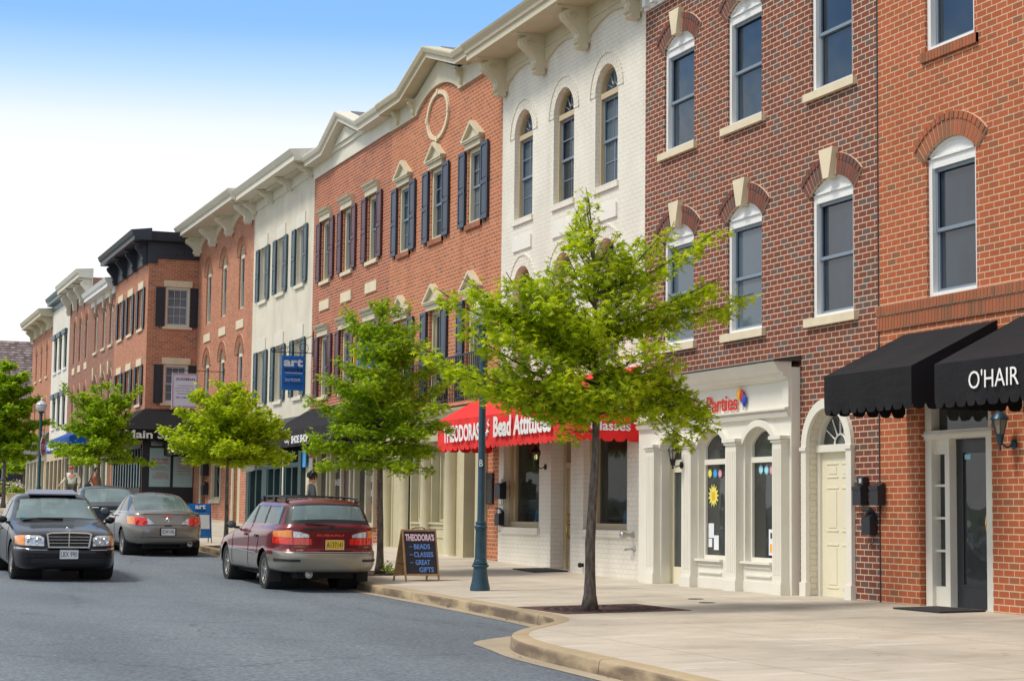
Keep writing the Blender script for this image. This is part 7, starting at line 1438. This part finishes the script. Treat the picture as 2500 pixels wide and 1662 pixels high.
# ---------------------------------------------------------------- people
def person(label, loc, rot, joints, radii, edges, regions, scale=1., mats=None):
    """one continuous skinned body; clothing and hair are separate shells grown over it"""
    t = thing('person', label, 'person', loc, None); t.rotation_euler = (0, 0, rot)
    def skin(nm, names, rad, mat, extra=0., sub=2):
        idx = {n: i for i, n in enumerate(names)}; me = bpy.data.meshes.new(nm); me.from_pydata([tuple(Vector(joints[n]) * scale) for n in names], [(idx[a], idx[b_]) for a, b_ in edges if a in idx and b_ in idx], [])
        o = bpy.data.objects.new(nm, me); C.objects.link(o); m = o.modifiers.new('skin', 'SKIN'); m.use_smooth_shade = True
        for i, n in enumerate(names):
            r = rad[n] if hasattr(rad[n], '__len__') else (rad[n], rad[n]); me.skin_vertices[0].data[i].radius = ((r[0] + extra) * scale, (r[1] + extra) * scale)
        me.skin_vertices[0].data[0].use_root = True
        s = o.modifiers.new('sub', 'SUBSURF'); s.levels = s.render_levels = sub
        dg = bpy.context.evaluated_depsgraph_get(); dg.update(); nm2 = bpy.data.meshes.new_from_object(o.evaluated_get(dg)); bpy.data.objects.remove(o); nm2.name = nm
        nm2.materials.clear(); nm2.materials.append(MATS[mat]); nm2.polygons.foreach_set('use_smooth', [True] * len(nm2.polygons)); q = bpy.data.objects.new(nm, nm2); C.objects.link(q); q.parent = t; return q
    cov = [j for _, ns, _, _ in regions for j in ns]; rb = {k: (tuple(q * .72 for q in v) if hasattr(v, '__len__') else v * .72) if k in cov and k[:5] not in ('wrist',) else v for k, v in radii.items()}
    skin('body', list(joints), rb, mats['body'])
    for nm, names, mat, ex in regions: skin(nm, names, radii, mat, ex)
    return t
def human(label, loc, rot, pose, top, legs, hair, cap=None, scale=1., skirt=False, sleeves='long'):
    J = dict(pelvis=(0, 0, .95), waist=(0, 0, 1.10), chest=(.0, 0, 1.30), neck=(.01, 0, 1.47), head0=(.03, 0, 1.55), head=(.035, 0, 1.64), crown=(.02, 0, 1.72))
    for s, n in ((1, 'L'), (-1, 'R')):
        J['hip' + n] = (0, s * .09, .90); J['shoulder' + n] = (0, s * .18, 1.42)
    J.update(pose)
    for n in 'LR':      # hands: palm, thumb and four fingers on each
        w = Vector(J['wrist' + n]); e = Vector(J['elbow' + n]); d = (w - e).normalized(); sd = d.cross(Vector((0, 0, 1))); sd = sd.normalized() if sd.length > .2 else Vector((1, 0, 0)); J['palm' + n] = tuple(w + d * .07); J['thumb' + n] = tuple(w + d * .06 + sd * .045)
        for k in range(4): J['finger%d%s' % (k, n)] = tuple(w + d * (.15 - .008 * abs(k - 1.2)) + sd * (.030 - .020 * k)); J['knuckle%d%s' % (k, n)] = tuple(w + d * .10 + sd * (.026 - .0175 * k))
        a = Vector(J['ankle' + n]); f = Vector((math.cos(J.get('yaw', 0)), 0, 0)) if 0 else Vector((1, 0, 0)); J['heel' + n] = (a.x - .03, a.y, a.z - .05); J['toe' + n] = (a.x + .16, a.y, a.z - .06)
    E = [('pelvis', 'waist'), ('waist', 'chest'), ('chest', 'neck'), ('neck', 'head0'), ('head0', 'head'), ('head', 'crown')]
    R = dict(pelvis=(.15, .12), waist=(.14, .11), chest=(.16, .12), neck=.055, head0=.062, head=(.078, .095), crown=(.06, .07))
    for n in 'LR':
        E += [('pelvis', 'hip' + n), ('hip' + n, 'knee' + n), ('knee' + n, 'ankle' + n), ('ankle' + n, 'heel' + n), ('ankle' + n, 'toe' + n), ('chest', 'shoulder' + n), ('shoulder' + n, 'elbow' + n), ('elbow' + n, 'wrist' + n), ('wrist' + n, 'palm' + n), ('palm' + n, 'thumb' + n)]
        R.update({'hip' + n: .095, 'knee' + n: .06, 'ankle' + n: .042, 'heel' + n: .036, 'toe' + n: (.04, .025), 'shoulder' + n: .065, 'elbow' + n: .045, 'wrist' + n: .030, 'palm' + n: (.036, .016), 'thumb' + n: .011})
        for k in range(4): E += [('palm' + n, 'knuckle%d%s' % (k, n)), ('knuckle%d%s' % (k, n), 'finger%d%s' % (k, n))]; R['knuckle%d%s' % (k, n)] = .0095; R['finger%d%s' % (k, n)] = .0085
    arm = ['shoulder%s', 'elbow%s'] + (['wrist%s'] if sleeves == 'long' else [])
    if sleeves == 'none': arm = ['shoulder%s']
    tops = ['waist', 'chest', 'neck'] if 0 else ['waist', 'chest']
    reg = [('shirt', ['chest', 'waist', 'pelvis'] + [a % n for n in 'LR' for a in arm], top, .012)]
    reg += [('trousers', ['pelvis'] + [a % n for n in 'LR' for a in ('hip%s', 'knee%s', 'ankle%s')], legs, .026)] if not skirt else []
    for n in 'LR': reg.append(('shoe', ['ankle' + n, 'heel' + n, 'toe' + n], 'dark_cloth', .012))
    t = person(label, loc, rot, J, R, E, reg, scale, dict(body='skin'))
    h = Vector(J['head']) * scale; mb = MB(); 
    def blob(mb, c, r, n=14, zmin=-1., back=0.):
        for i in range(7): pass
        prof = [(max(.002, math.sqrt(max(0, 1 - q * q))), q) for q in np.linspace(max(-1, zmin), 1, 9)]; mb.lathe([(a * r[0], b_ * r[2]) for a, b_ in prof], c[0], c[1], c[2], n)
    if cap:
        blob(mb, (h.x, h.y, h.z + .02), (.105, .1, .11), zmin=.1); o = lobj(mb, 'cap', cap, t, True, 60); mb = MB(); mb.prism([(h.x + .06, h.y - .07, h.z + .045), (h.x + .19, h.y - .05, h.z + .03), (h.x + .19, h.y + .05, h.z + .03), (h.x + .06, h.y + .07, h.z + .045)], (0, 0, .012)); lobj(mb, 'peak', cap, o)
    mb = MB(); blob(mb, (h.x - .015, h.y, h.z + .012), (.104, .1, .112), zmin=-.5 if hair != 'hair_grey' else -.1); o = lobj(mb, 'hair', hair, t, True, 60)
    for v in o.data.vertices:
        if v.co.x > h.x + .035: v.co.x = h.x + .035 + (v.co.x - h.x - .035) * .2
    mb = MB()      # face: nose, eyes, mouth, ears
    mb.tube([(h.x + .085, h.y, h.z + .0), (h.x + .112, h.y, h.z - .03)], [.008, .014], 6); [mb.tube([(h.x + .078, h.y + s * .03, h.z + .006), (h.x + .09, h.y + s * .03, h.z + .006)], .009, 6) for s in (1, -1)]; [mb.tube([(h.x, h.y + s * .082, h.z + .01), (h.x - .01, h.y + s * .094, h.z - .03)], [.016, .01], 6) for s in (1, -1)]; mb.tube([(h.x + .086, h.y - .025, h.z - .062), (h.x + .092, h.y, h.z - .06), (h.x + .086, h.y + .025, h.z - .062)], .006, 5)
    lobj(mb, 'face', 'skin', t, True, 60); return t
pose = dict(kneeL=(.22, .09, .50), ankleL=(.10, .09, .10), kneeR=(.05, -.10, .50), ankleR=(-.28, -.10, .13), elbowL=(-.08, .30, 1.20), wristL=(.10, .36, 1.02), elbowR=(-.02, -.32, 1.18), wristR=(.18, -.42, 1.0), hipL=(.0, .09, .92), hipR=(0, -.09, .92), chest=(.05, 0, 1.30), shoulderL=(.04, .19, 1.40), shoulderR=(.04, -.19, 1.40), neck=(.07, 0, 1.47), head0=(.10, 0, 1.54), head=(.12, 0, 1.62), crown=(.12, 0, 1.70))
man = human('person in a red cap and cream shirt with grey trousers striding along the pavement', (10.2, 78.0, sz(10.2, 78)), -math.pi / 2 - .5, pose, 'shirt_cream', 'trouser_grey', 'hair_grey', cap='cap_red', scale=1.0)
pose2 = dict(kneeL=(.16, .09, .50), ankleL=(.05, .09, .10), kneeR=(.02, -.09, .50), ankleR=(-.20, -.09, .12), elbowL=(-.03, .26, 1.17), wristL=(.06, .28, .94), elbowR=(.05, -.26, 1.16), wristR=(.22, -.24, 1.0))
w1 = human('person in a sleeveless orange top with a dark shoulder bag behind the fourth tree', (10.35, 72.5, sz(10.35, 72.5)), -math.pi / 2 + .5, pose2, 'orange_cloth', 'dark_cloth', 'hair_dark', scale=.97, sleeves='none')
mb = MB(); z = sz(10.35, 72.5); mb.lathe([(.05, -.2), (.15, -.16), (.17, 0), (.12, .12), (.05, .14)], 10.07, 72.35, z + .95, 12); mb.tube([(10.07, 72.3, z + 1.08), (10.2, 72.35, z + 1.42), (10.15, 72.45, z + 1.1)], .018, 5)
o = mb.build('handbag', 'dark_cloth', smooth=True); tag(o, 'dark handbag hung from the shoulder of the person in the orange top', 'handbag')
w2 = human('person with dark curly hair and a shoulder bag strap walking behind the maroon estate car', (11.3, 43.5, sz(11.3, 43.5)), -.35, pose2, 'seat_cloth', 'dark_cloth', 'hair_dark', scale=.97)
mb = MB(); h_ = Vector((11.32, 43.48, sz(11.3, 43.5) + 1.63)); rs_ = random.Random(2)
for k in range(26): a, b_ = rs_.uniform(0, 6.28), rs_.uniform(-.5, 1.4); q = h_ + Vector((math.cos(a) * math.cos(b_) * .10 - .03, math.sin(a) * math.cos(b_) * .10, math.sin(b_) * .10)); mb.lathe([(.005, -.045), (.035, -.02), (.035, .02), (.005, .045)], q.x, q.y, q.z, 7)
o = mb.build('curls', 'hair_dark', w2, smooth=True)
mb = MB(); z = sz(11.3, 43.5); mb.tube([(11.1, 43.3, z + .9), (11.16, 43.35, z + 1.40), (11.26, 43.42, z + 1.47), (11.36, 43.38, z + 1.40), (11.4, 43.3, z + .9)], .018, 6); mb.box(11.1, 11.42, 43.15, 43.3, z + .65, z + .95); tag(mb.build('shoulder_bag', 'shirt_cream', smooth=False), 'pale shoulder bag of the person with dark curly hair', 'bag')
sit = dict(pelvis=(0, 0, .30), waist=(-.04, 0, .46), chest=(-.06, 0, .66), neck=(-.04, 0, .84), head0=(-.02, 0, .91), head=(0, 0, .99), crown=(-.01, 0, 1.06), hipL=(.04, .10, .29), hipR=(.04, -.10, .29), kneeL=(.42, .14, .38), kneeR=(.42, -.14, .38), ankleL=(.62, .14, .10), ankleR=(.62, -.14, .10), shoulderL=(-.05, .19, .78), shoulderR=(-.05, -.19, .78), elbowL=(.12, .27, .60), elbowR=(.12, -.27, .60), wristL=(.30, .16, .72), wristR=(.30, -.16, .72))
dl = MERC.rotation_euler.to_matrix() @ Vector((-.02, .36, .22)) + MERC.location
dr = human('person in dark clothes driving the black saloon', tuple(dl), -math.pi / 2 + .01, sit, 'dark_cloth', 'dark_cloth', 'hair_dark', scale=.97)

# ---------------------------------------------------------------- what closes the street far behind
t = thing('slate_house', 'large brick house with steep slate roof closing the far left end of the street', 'house', (12, 150, 3.2))
mb = MB(); Y0 = 141.; mb.box(6, 16.5, Y0, Y0 + 14, 2.2, 8.6); mb.build('wall', 'brown_brick', t); mb = MB(); mb.box(6, 14.6, Y0 - .35, Y0 + .1, 5.1, 8.7); mb.box(6, 16.7, Y0 - .5, Y0, 8.45, 8.75); mb.box(6, 14.7, Y0 - 1.0, Y0 - .1, 3.0, 5.0); mb.box(6, 16.7, Y0 - .9, Y0, 4.85, 5.1); mb.build('bay_front', 'white_paint', t)
def roof_tiles(mb, p0, u, v, nu, nv):      # rows of overlapping slates on the plane p0 + u*a + v*b
    n = u.cross(v).normalized(); rs = random.Random(5)
    for j in range(nv):
        for i in range(nu):
            a = (i + (.5 if j % 2 else 0)) / nu; b_ = j / nv; q = p0 + u * a + v * b_; U1 = u / nu * .97; V1 = v / nv * 1.25; h = n * .06
            if a >= 1: continue
            mb.poly([tuple(q + h * 1.2), tuple(q + U1 + h * 1.2), tuple(q + U1 + V1 + h * .3), tuple(q + V1 + h * .3)]); mb.poly([tuple(q + h * 1.2), tuple(q + U1 + h * 1.2), tuple(q + U1), tuple(q)])
mb = MB(); roof_tiles(mb, Vector((5, Y0 - .6, 8.7)), Vector((11.9, 0, 0)), Vector((0, 4.6, 5.1)), 40, 26); mb.box(5.2, 16.7, Y0 + 4, Y0 + 10, 13.5, 13.85); mb.quad((16.9, Y0 - .5, 8.7), (16.9, Y0 + 14, 8.7), (16.7, Y0 + 9, 13.8), (16.7, Y0 + 4, 13.8)); mb.quad((5, Y0 - .55, 8.65), (16.9, Y0 - .55, 8.65), (16.7, Y0 + 4, 13.75), (5, Y0 + 4, 13.75)); mb.build('roof', 'shingle', t, recalc=False)
mb = MB(); mb.box(10.6, 12.95, Y0 - .4, Y0 + 3, 8.9, 10.7); mb.px([(Y0 - .5, 10.7), (Y0 + 3, 10.7), (Y0 + 3, 11.0)], 10.4, 13.1); mb.prism([(10.3, Y0 - .7, 10.6), (13.2, Y0 - .7, 10.6), (11.7, Y0 - .7, 12.2)], (0, 4, 0)); mb.build('dormer', 'white_paint', t)
for x0 in (8.3, 10.1, 11.9, 13.4, 15.1):
    mb = MB(); mb.box(x0, x0 + .9, Y0 - .55 if x0 < 14.5 else Y0 - .06, Y0 - .3 if x0 < 14.5 else Y0 + .1, 6.0, 7.7); w = mb.build('window', 'sash_light', t); yy = (Y0 - .56) if x0 < 14.5 else (Y0 - .07); MB().box(x0 + .1, x0 + .8, yy - .01, yy + .01, 6.1, 7.6).build('pane', 'window_glass_pale', w)
for x0 in (8.3, 10.3, 12.1, 13.6): mb = MB(); mb.box(x0, x0 + 1.2, Y0 - 1.05, Y0 - .98, 3.2, 4.3); mb.build('shop_window', 'window_glass', t)
MB().box(11.1, 12.3, Y0 - .45, Y0 - .41, 9.1, 10.4).build('dormer_window', 'window_glass_pale', t)
text('Valley', (13.05, Y0 - 1.04, 4.40), 2.6, .55, (1, 0, 0), ZU, 'blue_sign', t, 'shop_lettering', bold=.03)
rs = np.random.RandomState(30)
tree('distant round tree in front of the slate roofed house', (13.6, 128, 2.3), [(0, 0, 0), (0, 0, 2), (0, 0, 4.4)], auto_branches(rs, 1.6, 4.2, 30, lambda f: 1.3 * (1 - f) ** .45 + .3, 1.2), None, .3, 6, 31, 'leaf_mid', tr=.1, fine=False, spread=.5)
# planter with flowers and bicycles by the far lamp
for k, (x, y) in enumerate(((8.9, 88), (7.9, 87.5))):
    z = sz(x, y); t = thing('planter', ['flower planter just right of the far lamp post', 'flower planter just left of the far lamp post'][k], 'planter', (x, y, z)); mb = MB(); mb.lathe([(.22, 0), (.3, .05), (.34, .42), (.38, .45), (.36, .5), (.3, .48)], x, y, z, 18); mb.build('pot', 'limestone', t, smooth=True, ang=40)
    rs = np.random.RandomState(k); pts = [(x + a, y + b_, z + .5 + abs(c)) for a, b_, c in rs.normal(0, .2, (260, 3))]; make_leaves('foliage', pts, .14, t, 'leaf_mid', leaf_small(), rs); pts = [(x + a, y + b_, z + .62 + abs(c)) for a, b_, c in rs.normal(0, .24, (60, 3))]; make_leaves('flower', pts, .12, t, 'chalk_pink', leaf_small(), rs)
def bicycle(label, x, y, a):
    t = thing('bicycle', label, 'bicycle', (x, y, sz(x, y)), 'bicycles at the far rack'); t.rotation_euler = (0, 0, a)
    for dx in (-.52, .52):
        mb = MB(); mb.tube([(dx + .33 * math.cos(q), 0, .34 + .33 * math.sin(q)) for q in np.linspace(0, 2 * math.pi, 25)], .018, 5); [mb.tube([(dx, 0, .34), (dx + .32 * math.cos(q), 0, .34 + .32 * math.sin(q))], .003, 3) for q in np.linspace(0, 6.28, 12)]; lobj(mb, 'wheel', 'rubber', t)
    mb = MB(); [mb.tube(p, .018, 5) for p in ([(-.52, 0, .34), (-.15, 0, .32), (.40, 0, .80), (-.28, 0, .80), (-.15, 0, .32)], [(-.28, 0, .80), (-.52, 0, .34)], [(.52, 0, .34), (.40, 0, .80), (.36, 0, .98)], [(-.28, 0, .8), (-.32, 0, .94)])]; lobj(mb, 'frame', 'flag_red' if a > .5 else 'black_metal', t)
    mb = MB(); mb.tube([(.42, -.28, 1.0), (.36, -.1, 1.0), (.36, .1, 1.0), (.42, .28, 1.0)], .014, 5); lobj(mb, 'handlebar', 'black_metal', t); mb = MB(); mb.prism([(-.44, -.07, .93), (-.20, -.02, .95), (-.20, .02, .95), (-.44, .07, .93)], (0, 0, .04)); lobj(mb, 'saddle', 'plastic_black', t)
bicycle('red bicycle in the rack at the far left', 7.9, 97, .9); bicycle('black bicycle standing just right of the red one', 9.0, 98.5, .2)
